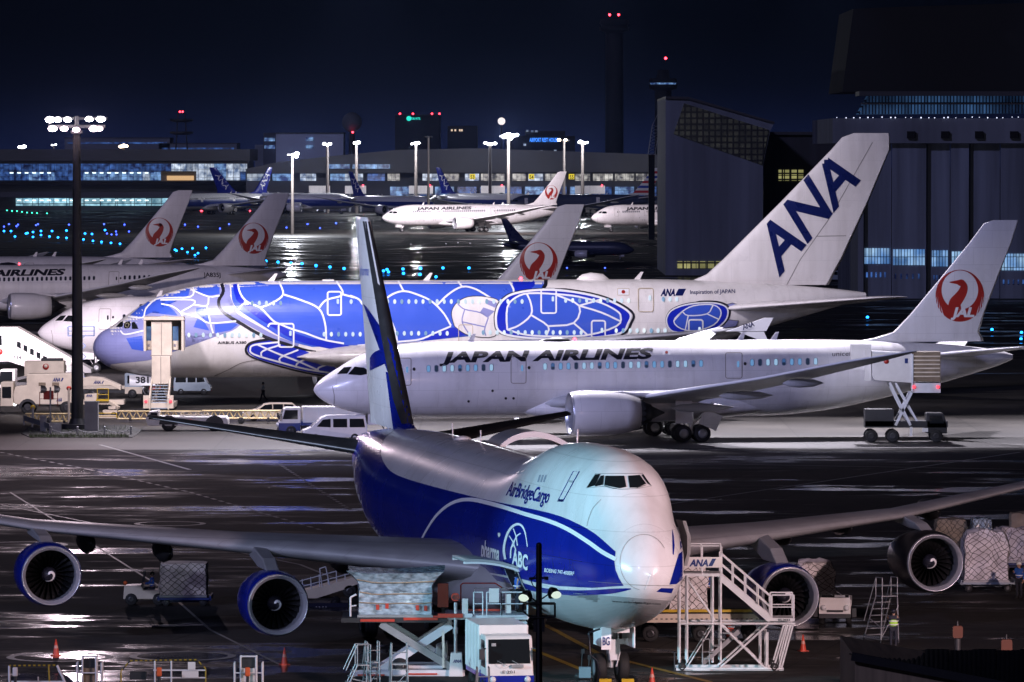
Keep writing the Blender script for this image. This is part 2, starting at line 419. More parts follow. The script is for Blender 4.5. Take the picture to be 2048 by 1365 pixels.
def engine(parent, c, L, rl, rm, rf, col, lipmat, pylon=None, chevrons=False, blades=24, swirl=True, name='engine', back=None, lip_w=.0):
    """nacelle is the part; lip, fan, spinner and nozzle its sub-parts"""
    back = back or rm*.72; c = Vector(c)
    m = MB(); m.lathe([(.14, rl+(rm-rl)*.2), (.24, rl+(rm-rl)*.42), (L*.12, rm*.985), (L*.28, rm), (L*.55, rm*.97), (L*.8, rm*.87), (L, back), (L, back-.06), (L*.8, back-.12)], c, 'X', 40)
    e = obj(name, m, col, parent)
    m = MB(); m.lathe([(L*.28, rf), (L*.15, rf-.01), (.35, rf*.97), (.15, rf*.99), (.05, rl*.965), (0, rl*.98), (.03, rl*.995), (.12, rl+.012), (.24+lip_w, rl+(rm-rl)*.42)], c, 'X', 40)
    obj('inlet_lip', m, lipmat, e)
    m = MB(); m.lathe([(L*.28, rf), (L*.30, .02)], c, 'X', 40); obj('fan_housing', m, fan_black, e)
    m = MB(); xf = L*.24
    for i in range(blades):
        t = 2*PI*i/blades
        def P(r, tt, dx): return c+Vector((xf+dx, r*math.sin(tt), r*math.cos(tt)))
        q = []
        for k in range(5):
            r = rf*.28+(rf*.985-rf*.28)*k/4; tw = .10+.13*k/4
            q.append((P(r, t-tw*.55, -.10), P(r, t+tw*.55, .12)))
        for a, b in zip(q, q[1:]): m.quad(a[0], b[0], b[1], a[1])
    obj('fan_blades', m, fanm, e)
    sr = rf*.30; sl = sr*1.25; m = MB(); sprof = [(xf-.02-sl*(1-k/8)**1.0, sr*math.sin(PI/2*(k/8))**.8+.001) for k in range(9)]
    m.lathe(sprof, c, 'X', 20); obj('spinner', m, black_p, e)
    if swirl:
        pts = []
        for k in range(19):
            f = k/18; rr = sr*(.12+.80*f); tt = 4.6*f+.6; pts.append((rr*math.cos(tt), rr*math.sin(tt)))
        ws = [sr*(.10+.24*math.sin(PI*min(1, .12+k/18*.95))**.8) for k in range(19)]
        m = MB()
        for q in stroke(pts, ws):
            vs = []
            for a, b in q:
                rr = min(sr, math.hypot(a, b)); kk = (math.asin(min(1, (rr/sr)**1.25))/(PI/2)); vs.append(c+Vector((xf-.02-sl*(1-kk)-.05, a, b)))
            m.quad(*vs)
        obj('spinner_swirl', m, MAT['marking_white'], e)
    m = MB(); m.lathe([(L*.78, back*.80), (L, back*.72), (L*1.18, back*.5), (L*1.18, back*.42), (L*1.38, .05)], c, 'X', 28); obj('exhaust_nozzle', m, dmetal, e)
    if chevrons:
        m = MB(); nch = 18
        for i in range(nch):
            t0, t1, tm = 2*PI*i/nch, 2*PI*(i+1)/nch, 2*PI*(i+.5)/nch
            f = lambda r, t, x: c+Vector((x, r*math.sin(t), r*math.cos(t)))
            m.add([f(back+.01, t0, L-.02), f(back+.01, t1, L-.02), f(back*.96, tm+.06, L+.34), f(back*.96, tm-.06, L+.34)], [(0, 1, 2, 3)])
        obj('nozzle_chevrons', m, dmetal, e)
    if pylon:
        m = MB(); (x0, z0, x1, z1, dy, th) = pylon
        base = [(x0, z0), (x0+(x1-x0)*.45, z0+.02), (x1, z1-.35), (x1, z1), (x1-(x1-x0)*.35, z1), (x0+(x1-x0)*.22, (z0*.4+z1*.6))]
        rings = []
        for u, v in ((-th/2, 1), (th/2, 1)): rings.append([(px, c.y+u, pz) for px, pz in base])
        n = len(base); vs = rings[0]+rings[1]
        m.add(vs, [list(range(n)), list(range(n, 2*n))[::-1]]+[(i, (i+1) % n, n+(i+1) % n, n+i) for i in range(n)])
        obj('pylon', m, wing_g if col is not white else white, parent, bevel=.06)
    return e
mark_w = pmat('marking_white', (.80, .80, .82), .4, var=.03)
win_on = [glow('cabin_glass_lit_a', (.22, .50, .95), .55), glow('cabin_glass_lit_b', (.10, .28, .70), .35), glow('cabin_glass_lit_c', (.42, .68, .98), .7), glow('cabin_glass_lit_d', (.03, .09, .24), .2)]
win_a380 = [glow('lounge_glass_lit_a', (.72, .86, 1.0), .9), glow('lounge_glass_lit_b', (.35, .62, .95), .6), glow('lounge_glass_lit_c', (.85, .93, 1.0), 1.0)]
win_off = pmat('cabin_glass_dark', (.02, .022, .03), .15, var=0)
win_rim = pmat('window_rim', (.30, .32, .40), .4, var=0)
def roundel(parent, M2, sh, name='crane_roundel', mat=red_c):
    """red crane disc: M2 maps the unit circle (u right, v up) to the drawing plane of shoot sh"""
    m = lambda p: [M2(a, b) for a, b in p]
    K = (0, .22, .755)
    outer = ell(0, 0, 1, 1, 44, 90, 450.01); inner = ell(K[0], K[1], K[2], K[2], 44, 450.01, 90)
    ring = []
    for i in range(len(outer)-1):
        j = lambda k: inner[len(inner)-1-k]
        ring.append([outer[i], outer[i+1], j(i+1), j(i)])
    r = project(name, [m(q) for q in ring], sh, mat, parent, .02, grid=0)
    neck = stroke(crom([(-.22, -.52), (-.20, -.28), (-.04, -.08), (.10, .12), (.17, .33), (.10, .47), (-.05, .52)], 5), [.55-.0128*k*.95 for k in range(31)])
    head = [[(-.02, .61), (-.42, .535), (-.42, .50), (-.04, .43)], ell(.05, .50, .17, .13, 12)]
    project('crane_neck', [m(q) for q in neck+head], sh, mat, r, .022, grid=0)
    sl = []
    for k in range(4):
        for s in (-1, 1):
            a0 = 192+k*12; f = lambda r, a: (r*math.cos(R(a)) if s < 0 else -r*math.cos(R(a)), r*math.sin(R(a)))
            sl.append([f(1.012, a0-3.0), f(1.012, a0+1.2), f(.955, a0-10), f(.90-.01*k, a0-24)])
    project('feather_gaps', [m(q) for q in sl], sh, MAT['airframe_white'], r, .03, grid=0)
    o = M2(-.36, -.80); u = M2(.58, -.80); v = M2(-.26, -.44)
    project('tail_lettering', text('JAL', o, (u[0]-o[0], u[1]-o[1]), (v[0]-o[0], v[1]-o[1]), .05), sh, mark_w, r, .035, grid=0)
    return r
# ---------------------------------------------------------------- wide-body twin, first built as the near one
A787 = math.radians(78.34); L787 = (-15.29, 448.1, 0.0); RZ787 = PI/2-A787
XS = [0.02, .06, .14, .28, .5, .8]+frange(1.1, 10, .45)+frange(10.8, 36, 1.2)+frange(36.8, 55.95, .75)
def twin():
    t = thing('airliner', 'white airliner with large black slanted lettering, parked closest behind the white and blue freighter', 'airliner', L787, RZ787, 'white airliners with red crane tails')
    st = [(0, 4.0, 4.12, .04, 4.06), (.25, 3.62, 4.52, .52, 4.06), (.6, 3.32, 4.86, .85, 4.07), (1.2, 2.95, 5.28, 1.25, 4.1), (2, 2.62, 5.78, 1.65, 4.2), (3, 2.34, 6.38, 2.03, 4.35), (4.5, 2.06, 7.02, 2.42, 4.55), (6, 1.9, 7.38, 2.66, 4.65),
          (8, 1.8, 7.6, 2.82, 4.72), (10, 1.75, 7.7, 2.885, 4.73), (36, 1.75, 7.7, 2.885, 4.73), (40, 2.05, 7.68, 2.8, 4.85), (44, 2.75, 7.58, 2.5, 5.15), (48, 3.65, 7.4, 2.0, 5.5), (52, 4.7, 7.1, 1.3, 5.9), (55, 5.6, 6.7, .55, 6.15), (55.95, 6.0, 6.4, .16, 6.2)]
    hm = hull_simple(st, XS); f = obj('fuselage', hm, white, t); hb = bvh_of(hm); ft = pchip([s[0] for s in st], [s[2] for s in st])
    m = MB()   # belly fairing
    m.loft([superring(x, 1.75-d, 3.6, w, 2.6, 40, 2.6) for x, d, w in ((16, -.3, 1.6), (18, .1, 2.6), (21, .35, 3.2), (25, .42, 3.35), (29, .35, 3.2), (33, .05, 2.5), (36, -.3, 1.4))])
    obj('belly_fairing', m, white, t)
    m = MB(); n = 9
    fin_s = [((45.0, 0, 7.3), 8.6, .085), ((46.2, 0, 8.2), 7.0, .095), ((47.6, 0, 9.6), 6.05, .1), ((50.2, 0, 12.6), 4.6, .1), ((52.4, 0, 15.2), 3.45, .1), ((53.6, 0, 16.75), 2.75, .09), ((54.4, 0, 17.0), 2.0, .05)]
    fin_s = [((42.6, 0, 7.45), 11.0, .03), ((44.6, 0, 7.75), 8.9, .075)]+fin_s[1:]
    foil(m, fin_s, vertical=True); obj('fin', m, white, t); fb = bvh_of(m)
    for s in (-1, 1):
        m = MB(); foil(m, [((47.2, 1.2, 6.3), 5.2, .09), ((50.0, 5, 6.75), 3.4, .09), ((53.6, 9.9, 7.3), 1.7, .08)], y0sign=s); obj('tailplane', m, white, t)
        m = MB(); ws = [((17.6, 2.3, 2.9), 12.2, .12), ((20.3, 5.4, 3.25), 9.4, .115), ((24.1, 10.2, 3.75), 6.5, .105), ((30.6, 20, 5.45), 4.0, .10), ((35.2, 26.6, 6.85), 2.6, .10), ((38.0, 29.0, 7.45), 1.2, .09), ((39.5, 30.0, 7.75), .35, .08)]
        foil(m, ws, y0sign=s); obj('wing', m, wing_l, t)
        m = MB(); P = [(w[0][0]+.03, s*w[0][1], w[0][2]+.05) for w in ws]; rr = (.26, .2, .15, .11, .08, .05, .03)
        for k in range(1, 6): m.tube(P[k], P[k+1], rr[k], rr[k+1], 8)
        obj('wing_edge_highlight', m, mark_w, t)  # white tube imitates light catching the front edge of the wing
        m = MB()
        for yy, xx, zz, ln in ((7.6, 26.4, 2.75, 5), (14.5, 28.6, 3.95, 4.2), (20.5, 32.0, 5.1, 3.2)):
            m.loft([[(xx+ln*u, s*yy+.26*w*math.cos(a), zz+.36*w*math.sin(a)) for a in [2*PI*k/10 for k in range(10)]] for u, w in ((0, .05), (.15, .75), (.4, 1), (.75, .8), (1, .08))])
        obj('flap_fairings', m, wing_l, t)
        engine(t, (18.0, s*9.9, 2.5), 5.4, 1.60, 1.76, 1.42, white, lip_m, (19.2, 4.15, 25.5, 3.95, 0, .55), chevrons=True, back=1.28, swirl=True)
        gear(t, 28.7, s*4.9, 3.0, .67, .5, 1.3, 1.5, 2, 'main_gear')
        m = MB(); m.box((27.9, s*5.9, 2.35), (1.3, .08, 1.75)); m.box((30.0, s*6.0, 1.75), (1.5, .08, 1.25), M=Matrix.Rotation(R(24), 3, 'Y')); obj('gear_doors', m, white, t)
    gear(t, 5.9, 0, 2.6, .5, .36, .75, 0, 1, 'nose_gear')
    m = MB(); m.box((4.9, .55, 1.75), (1.5, .05, .8)); m.box((4.9, -.55, 1.75), (1.5, .05, .8)); obj('gear_doors', m, white, t)
    m = MB(); m.loft([superring(x, 7.3, z, w, 2, 20, 7.45) for x, z, w in ((17.6, 7.62, .1), (18.2, 7.92, .5), (19.2, 8.02, .6), (20.0, 7.9, .45), (20.5, 7.62, .1))]); obj('satcom_dome', m, black_p, t)
    m = MB()
    for xx in (12.0, 33.5, 36.2): m.prism([(xx, 7.6), (xx+.55, 7.6), (xx+.75, 8.3), (xx+.5, 8.3)], -.03, .03)
    obj('aerial', m, white, t)
    sh = tracer(L787, RZ787, hb); shf = tracer(L787, RZ787, fb)
    U = lambda u, v: (620+u/3.938, 640+v/3.938)
    for q in ([(212, 428), (268, 376), (330, 371), (292, 426)], [(300, 431), (352, 370), (425, 378), (452, 398), (448, 428), (400, 438)]):
        project('cockpit_window', [[U(*p) for p in q]], sh, glass, t, .02, 4)
    for x0, y0, x1, y1 in ((791, 717, 822, 771), (1022, 714, 1052, 767), (1451, 706, 1484, 757)):
        d = project('passenger_door', [rrect(x0, y0, x1, y1, 4)], sh, white, t, .012, 8)
        project('door_outline', stroke(rrect(x0, y0, x1, y1, 4), 1.3, True), sh, line_g, d, .02, 8)
        project('door_window', [rrect(x1-10, y0+17, x1-5.5, y0+29, 2)], sh, win_on[0], d, .03, 0)
        project('door_window', [ell(x1+6, y0+22, 3, 3.5, 8)], sh, steel_d, d, .03, 0)
    xs = [857+15.7*i for i in range(9)]+[1090+15.6*i for i in range(21)]+[1504+15.9*i for i in range(9)]
    for i, x in enumerate(xs):
        y = 738-(x-857)*10.2/542
        w = project('cabin_window', [rrect(x-3.3, y-6.4, x+3.3, y+6.4, 2.9)], sh, win_on[(i*7+i//3) % 4], t, .02, 0)
        project('window_rim', stroke(rrect(x-3.8, y-6.9, x+3.8, y+6.9, 3.2), 1.0, True), sh, win_rim, w, .025, 0)
        if i % 3 == 1: project('window_blind', [rrect(x-3.1, y-6.2 if i % 2 else y+.5, x+3.1, y-1 if i % 2 else y+6.1, 2.2)], sh, win_on[3], w, .03, 0)
    project('airline_lettering', text('JAPAN AIRLINES', (880, 725.5), (421, -8.2), (8, -21), .045), sh, black_p, t, .02, 6)
    project('flag_marking', [rrect(1325, 701, 1341, 710, .5)], sh, mark_w, t, .016, 0)
    project('flag_disc', [ell(1333, 705.4, 3, 3, 12)], sh, red_c, t, .024, 0)
    for x, y in ((985, 782), (1011.5, 797), (1027, 797), (937, 803)): project('vent', [ell(x, y, 2.6, 2.6, 10)], sh, steel_d, t, .02, 0)
    project('side_lettering', text('unicef', (1664, 713), (38, -.8), (1, -9), 0), sh, black_p, t, .02, 0)
    project('nose_seam', stroke([(665, 773), (668.5, 790), (668.5, 806), (666, 818)], 1.1), sh, line_g, t, .015, 3)
    roundel(t, lambda a, b: (1919.5+48.5*a-0*b, 592-52*b), shf)
    m = MB(); m.sphere((20.6, 0, 7.8), .14, 8, 6); obj('beacon', m, red_on, t)
    return t
T787 = twin()
# ---------------------------------------------------------------- the freighter in front
A747 = math.radians(-11.51); L747 = (5.735, 237.2, 0.0); RZ747 = PI/2-A747
def freighter():
    t = thing('cargo_plane', 'white and deep blue four-engined cargo jet facing the viewer in the foreground', 'cargo plane', L747, RZ747)
    #      x   bot  mtop  w     utop  uw
    st = [(0, 5.0, 5.1, .05, 5.05, .03), (.15, 4.5, 5.62, .55, 5.2, .1), (.5, 4.1, 6.1, .98, 5.6, .2), (1, 3.72, 6.6, 1.4, 6.2, .4), (2, 3.25, 7.3, 1.78, 7.2, .8), (3, 2.95, 7.8, 2.02, 8.05, 1.25), (4, 2.72, 8.1, 2.22, 8.9, 1.6), (5, 2.52, 8.28, 2.38, 9.38, 1.85),
          (6.5, 2.32, 8.42, 2.58, 9.72, 2.05), (9, 2.12, 8.53, 2.92, 9.86, 2.15), (12, 2.05, 8.55, 3.15, 9.86, 2.18), (15, 2.05, 8.55, 3.25, 9.72, 2.15), (18, 2.05, 8.55, 3.25, 9.25, 2.05), (21, 2.05, 8.55, 3.25, 8.62, 1.95), (24, 2.05, 8.55, 3.25, 8.3, 1.8), (46, 2.05, 8.55, 3.25, 8.3, 1.8),
          (50, 2.4, 8.53, 3.12, 8.2, 1.6), (55, 3.4, 8.45, 2.65, 8.0, 1.3), (60, 4.6, 8.25, 1.9, 7.8, 1.0), (65, 5.9, 7.9, 1.05, 7.5, .6), (68.6, 6.8, 7.5, .3, 7.2, .2)]
    X = [s[0] for s in st]; fn = [pchip(X, [s[k] for s in st]) for k in range(1, 6)]
    def ring(x, n=72):
        bot, mt, w, ut, uw = (f(x) for f in fn); zc = (bot+mt)/2; hm = (mt-bot)/2; out = []
        for i in range(n):
            a = 2*PI*i/n; s, c = math.sin(a), math.cos(a); rm = 1/math.sqrt((s/w)**2+(c/hm)**2)
            dz = ut-uw-zc; disc = uw*uw-dz*dz*s*s; ru = 0
            if disc > 0: ru = max(0, dz*c+math.sqrt(disc))
            big = max(rm, ru); r = big*((rm/big)**9+(ru/big)**9)**(1/9) if big else 0
            k = 2**(-1/9) if abs(rm-ru) < 1e-6 else 1
            out.append((x, r*s, zc+r*c))
        return out
    xs = [0, .05, .12, .22, .36, .5, .7, .95]+frange(1.2, 9, .3)+frange(9.5, 24, .7)+frange(25, 46, 1.5)+frange(46.6, 68.6, .7)
    hm = MB(); hm.loft([ring(x) for x in xs])
    hb = bvh_of(hm)
    for i, f in enumerate(hm.f):
        if min(hm.v[k][0] for k in f) > 56.5: hm.mi[i] = 1
    obj('fuselage', hm, [white, blue_n], t)
    m = MB(); m.loft([superring(x, 2.05-d, 4.6, w, 3, 40, 3) for x, d, w in ((17, -.4, 2.2), (20, .15, 3.3), (24, .3, 3.6), (36, .3, 3.6), (40, .1, 3.2), (44, -.4, 2))]); obj('belly_fairing', m, grey_p, t)
    m = MB(); foil(m, [((51.5, 0, 8.35), 14.2, .03), ((54.2, 0, 8.75), 11.4, .075), ((56.0, 0, 9.9), 10.2, .095), ((59.8, 0, 13.2), 7.6, .1), ((65.9, 0, 18.75), 4.0, .1), ((66.3, 0, 18.95), 3.4, .06)], vertical=True)
    obj('fin', m, white, t); fb = bvh_of(m)
    m = MB(); m.loft([[(x-.03+dx, dy, z) for dx, dy in ((.8, -.50*w), (.25, -.33*w), (-.02, 0), (.25, .33*w), (.8, .50*w))] for x, z, w in ((54.2, 8.75, .62), (56.0, 9.9, .82), (59.8, 13.2, .74), (65.9, 18.75, .40))], closed=False, caps=False)
    obj('fin_leading_edge', m, steel_d, t)
    tip_z = {1: (4.05, 4.95, 6.3), -1: (4.4, 5.05, 6.15)}
    for s in (1, -1):
        m = MB(); foil(m, [((60.0, .9, 7.0), 8.2, .09), ((63.6, 5.5, 7.7), 5.4, .085), ((67.6, 11.08, 8.55), 2.3, .08)], y0sign=s); obj('tailplane', m, dmetal if s < 0 else dmetal, t)
        z0, z1, z2 = tip_z[s]
        m = MB(); foil(m, [((20.4, 2.6, z0-.25), 17.5, .115), ((22.0, 4.6, z0-.05), 15.6, .11), ((28.6, 12.2, (z0+z1)/2-.05), 10.0, .10), ((36.2, 20.8, z1), 6.6, .085), ((45.6, 31.2, z2), 3.7, .08)], y0sign=s, inc=.055 if s > 0 else .085)
        obj('wing', m, wing_g, t)
        m = MB()
        for yy, xx, zz, ln in ((6.6, 33.5, 3.2, 6), (14.8, 35.5, 3.75, 5.0), (18.2, 37.2, 4.1, 4.6), (23.4, 40.2, 4.6, 4.0)):
            m.loft([[(xx+ln*u, s*yy+.38*w*math.cos(a), zz+(z0-4.05)+.55*w*math.sin(a)) for a in [2*PI*k/12 for k in range(12)]] for u, w in ((0, .05), (.12, .7), (.4, 1), (.75, .8), (1, .1))])
        obj('flap_fairings', m, dmetal, t)
        engine(t, (23.2, s*11.7, 2.26), 4.6, 1.34, 1.47, 1.18, blue_d, lip_m, (24.6, 3.66, 30.4, (z0+z1)/2, 0, .62), back=1.12)
        engine(t, (31.4, s*20.8, 3.1), 4.6, 1.34, 1.47, 1.18, blue_d if s > 0 else dmetal, lip_m, (32.8, 4.5, 38.2, z1+.0, 0, .62), back=1.12)
        for gx, gy in ((32.2, 5.5), (35.3, 1.9)): gear(t, gx, s*gy, 3.2, .62, .46, 1.12, 1.47, 2, 'main_gear')
    g = gear(t, 7.9, 0, 2.9, .62, .46, .98, 0, 1, 'nose_gear')
    m = MB(); m.box((7.2, .62, 2.1), (2.3, .05, 1.05)); m.box((7.2, -.62, 2.1), (2.3, .05, 1.05)); m.box((6.4, .0, 2.4), (.3, .9, .4)); obj('gear_doors', m, white, t)
    m = MB(); m.box((7.35, 0, 1.75), (.34, 1.25, .2)); m.box((7.3, 0, 1.35), (.25, .42, .75)); m.tube((7.4, -.6, 1.75), (7.1, -.6, 1.75), .16, n=10); m.tube((7.4, .6, 1.75), (7.1, .6, 1.75), .16, n=10)
    m.path([(7.5, .2, 2.4), (7.1, .22, 1.3), (7.25, .1, .7)], .035); m.path([(7.5, -.2, 2.4), (7.1, -.22, 1.3), (7.25, -.1, .7)], .035); obj('steering_unit', m, steelw, g)
    Mx = frame((6.03, .62, 1.62), (0, -1, -.05), (0, 0, 1))
    m = MB(); m.box((6.04, .60, 2.0), (.04, .42, .95)); p = obj('gear_door_plate', m, mark_w, t)
    sign('plate_lettering', 'BG', frame((6.0, .78, 1.72), (0, -1, 0), (0, 0, 1)), .02, 0, .3, .34, navyv, p, .02)
    m = MB(); m.path([(6.6, .75, 2.35), (6.5, 1.25, 2.2), (6.4, 1.2, 1.3), (6.3, .95, 1.05), (6.35, .8, .5), (6.5, .9, .05)], .045); obj('power_cable', m, black_p, t)
    # forward lower cargo door, open and raised, and the far main-deck door standing above the crown
    sh = tracer(L747, RZ747, hb); shf = tracer(L747, RZ747, fb)
    K = lambda u, v: (900+u/3.592, 880+v/3.592); Q = lambda u, v: (600+u/2.22, 750+v/2.22); T4 = lambda u, v: (690+u/4.014, 420+v/4.014)
    up = crom([(1402, 786), (1310, 706), (1220, 655), (1130, 620), (1000, 590), (800, 549), (560, 488), (430, 445), (378, 400), (357, 340), (375, 285), (430, 240), (520, 212)], 5)
    blue = [Q(*p) for p in up]+[Q(*p) for p in ((560, 180), (225, 160), (225, 480), (300, 640), (360, 760), (420, 800), (780, 820), (783, 868), (930, 893), (1040, 920), (1150, 938), (1300, 946), (1437, 936), (1418, 905), (1402, 868), (1397, 832))]
    body = project('blue_livery', [blue], sh, blue_d, t, .012, 5)
    wsA = crom([(520, 772), (562, 692), (605, 628), (655, 583), (705, 560), (752, 555), (800, 561), (900, 587), (1000, 619), (1100, 648), (1190, 686), (1280, 742), (1345, 788), (1404, 820)], 5)
    project('white_stripe', stroke([Q(*p) for p in wsA], [3+5.2*min(1, k/30) for k in range(len(wsA))]), sh, mark_w, t, .028, 5)
    lb = crom([(778, 885), (930, 915), (1050, 952), (1200, 967), (1350, 963), (1470, 950)], 5)
    project('lower_stripe', stroke([Q(*p) for p in lb], [10]*(len(lb)-4)+[9, 7, 5, 2]), sh, blue_d, t, .015, 5)
    project('port_livery', [[K(*p) for p in q] for q in ([(1594, 640), (1606, 690), (1612, 760), (1606, 830), (1598, 820), (1596, 720)], [(1668, 800), (1668, 1000), (1625, 1036), (1575, 1040), (1606, 995), (1626, 930), (1632, 870), (1642, 820)], [(1640, 620), (1668, 640), (1668, 760), (1655, 790), (1648, 700)], [(1482, 1090), (1515, 1064), (1605, 1066), (1590, 1102)])], sh, blue_d, t, .015, 3)
    project('grey_belly', [[K(*p) for p in ((720, 1085), (900, 1140), (1060, 1172), (1250, 1192), (1450, 1188), (1580, 1155), (1660, 1240), (1400, 1340), (1000, 1350), (720, 1260))]], sh, grey_p, t, .014, 4)
    # cockpit glazing
    for q in ([(986, 346), (1008, 310), (1048, 252), (1080, 250), (1046, 330)], [(1042, 338), (1085, 262), (1108, 258), (1100, 326)], [(1110, 328), (1118, 262), (1252, 262), (1268, 342), (1218, 352)], [(1290, 348), (1278, 262), (1362, 256), (1408, 318), (1350, 346)], [(1418, 318), (1376, 258), (1388, 252), (1442, 330)]):
        project('cockpit_window', [[K(*p) for p in q]], sh, glass, t, .03, 3)
    project('window_surround', [q for a in ([(980, 348), (1046, 246), (1380, 244), (1446, 334), (1350, 352), (1280, 356), (1218, 358), (1105, 336)],) for q in stroke([K(*p) for p in a], 1.6, True)], sh, grey_p, t, .02, 3)
    project('windscreen_wiper', [q for a in ([(1110, 334), (1180, 356), (1200, 356)], [(1340, 352), (1408, 330)]) for q in stroke([K(*p) for p in a], 1.0)], sh, steel_d, t, .05, 3)
    for i in range(3): project('upper_deck_window', [[K(x+i*21, y) for x, y in ((628, 304), (644, 254), (655, 253), (640, 305))]], sh, win_rim, t, .02, 0)
    dq = [(776, 442), (888, 228), (930, 230), (812, 444)]
    d = project('crew_door', [[K(*p) for p in dq]], sh, white, t, .012, 4); project('door_outline', stroke([K(*p) for p in dq], 1.3, True), sh, blue_d, d, .022, 4)
    project('door_sill', [[K(*p) for p in ((774, 444), (784, 426), (818, 428), (812, 446))]], sh, blue_n, d, .03, 0)
    project('door_handle', [[K(*p) for p in ((850, 305), (858, 292), (890, 296), (882, 310))]], sh, grey_p, d, .03, 0)
    # lettering
    project('airline_lettering', text('AirBridgeCargo', K(404, 400), (83, 16), (10, -28), .012), sh, blue_d, t, .03, 4)
    project('model_lettering', text('BOEING 747-400ERF', K(682, 948), (59, 7.2), (1.0, -7.5), .02), sh, mark_w, t, .035, 6)
    project('product_lettering', text('pharma', K(228, 838), (36, 11), (2, -34), .03), sh, mark_w, t, .035, 4)
    project('product_mark', [[K(*p) for p in ((350, 668), (357, 680), (366, 668), (366, 690), (357, 702), (349, 690))]], sh, mark_w, t, .035, 0)
    globe = project('globe_emblem', stroke([K(*p) for p in crom([(402, 858), (392, 800), (398, 740), (416, 680), (448, 630), (488, 608), (522, 622), (545, 670), (562, 770)], 5)], [4.6]*26+[4.6-.22*k for k in range(15)]), sh, mark_w, t, .035, 4)
    project('globe_lines', [q for a, w in (([(460, 640), (478, 690), (490, 760)], 2.2), ([(430, 690), (460, 740), (480, 800)], 2.0), ([(455, 770), (480, 700), (512, 672)], 2.4), ([(440, 850), (445, 780), (470, 720)], 2.6)) for q in stroke([K(*p) for p in crom(a, 4)], w)], sh, mark_w, globe, .035, 4)
    project('emblem_lettering', text('ABC', K(452, 888), (31, 13.5), (1, -30), .03), sh, mark_w, globe, .045, 4)
    project('radome_seam', stroke([K(*p) for p in ell(1392, 880, 170, 198, 36, 100, 330)], .7), sh, line_g, t, .02, 4)
    project('nose_door_seam', stroke([K(*p) for p in crom([(1085, 430), (1030, 490), (1000, 560), (985, 620)], 4)], .6), sh, line_g, t, .02, 4)
    project('lightning_strip', [[K(1400, 1072), (K(1442, 955)), K(1446, 958), K(1406, 1074)]], sh, mark_w, t, .025, 4)
    project('chin_seam', stroke([K(*p) for p in crom([(1000, 1015), (1200, 1030), (1400, 1042), (1600, 1046)], 6)], .6), sh, line_g, t, .04, 4)
    project('chin_lettering', text('www.airbridgecargo.com', K(1166, 1162), (96, 5), (0, -3.2), .01), sh, steel_d, t, .03, 4)
    # fin livery
    sw1 = crom([(150, 755), (190, 800), (262, 905), (345, 1028), (385, 1100), (440, 1250), (500, 1420)], 4)+crom([(395, 1420), (345, 1300), (325, 1225), (300, 1110), (250, 965), (182, 850)], 4)
    sw2 = crom([(203, 1190), (232, 1150), (285, 1122), (335, 1118)], 4)+crom([(340, 1228), (285, 1230), (225, 1262), (203, 1290)], 4)
    project('fin_livery', [[T4(*p) for p in sw1], [T4(*p) for p in sw2], [T4(*p) for p in ((330, 1300), (480, 1365), (560, 1760), (390, 1760))]], shf, blue_d, t, .03, 4)
    project('fin_lettering', text('pharma', T4(122, 524), (17.5, 1), (.6, -19), .0), shf, blue_m, t, .03, 3)
    # doors
    m = MB(); m.loft([[(8.0, y, z), (9.1, y, z), (9.1, y-.16, z), (8.0, y-.16, z)] for y, z in ((-3.15, 4.85), (-3.3, 5.4), (-3.3, 6.1), (-3.1, 6.75))], smooth=False); ed = obj('entry_door', m, steel_d, t); m = MB(); m.loft([[(7.92, y-.02, z), (7.98, y-.02, z), (7.98, y-.17, z), (7.92, y-.17, z)] for y, z in ((-3.15, 4.85), (-3.3, 5.4), (-3.3, 6.1), (-3.1, 6.75))], smooth=False); obj('door_frame', m, mark_w, ed)
    y0, z0 = 2.95, 4.6
    arc = [(y0+2.5*u, z0-.05+.95*u-.55*u*u) for u in [k/8 for k in range(9)]]
    rings = [[(x, y, z) for y, z in arc]+[(x, y, z-.1) for y, z in arc[::-1]] for x in (12.2, 14.9)]
    m.loft(rings, closed=True); cd = obj('cargo_door', m, grey_p, t, label='raised grey lower cargo door with white frame')
    m = MB(); m.loft([[(x, y, z-.11) for y, z in arc]+[(x, y, z-.2) for y, z in arc[::-1]] for x in (12.2, 12.4)]); m.loft([[(x, y, z-.11) for y, z in arc]+[(x, y, z-.2) for y, z in arc[::-1]] for x in (14.7, 14.9)]); obj('door_frame', m, mark_w, cd)
    op = [(12.3, 2.75), (14.8, 2.75), (14.8, 4.45), (12.3, 4.45)]
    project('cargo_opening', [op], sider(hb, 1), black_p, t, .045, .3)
    project('opening_frame', stroke(op, .14, True), sider(hb, 1), mark_w, t, .06, .3)
    arc2 = crom([(-2.2, 8.05), (-2.9, 8.6), (-3.9, 8.86), (-5.0, 8.66), (-6.0, 8.1)], 4)
    m = MB(); m.loft([[(x, y, z) for y, z in arc2]+[(x, y, z-.12) for y, z in arc2[::-1]] for x in (43.4, 46.8)]); cd = obj('cargo_door', m, grey_p, t, label='raised main deck cargo door arching above the crown')
    m = MB(); m.loft([[(x, y, z+.02) for y, z in arc2]+[(x, y, z-.26) for y, z in arc2[::-1]] for x in (43.2, 43.4)]); obj('door_frame', m, mark_w, cd)
    m = MB(); m.sphere((40.5, 0, 8.62), .45, 12, 6, .5); m.tube((36, 0, 8.5), (36.1, 0, 9.3), .03); m.tube((43, 0, 8.5), (43.1, 0, 9.3), .03); m.tube((42.5, -6.0, 8.0), (42.6, -6.05, 9.0), .05); obj('aerial', m, white, t)
    return t
T747 = freighter()
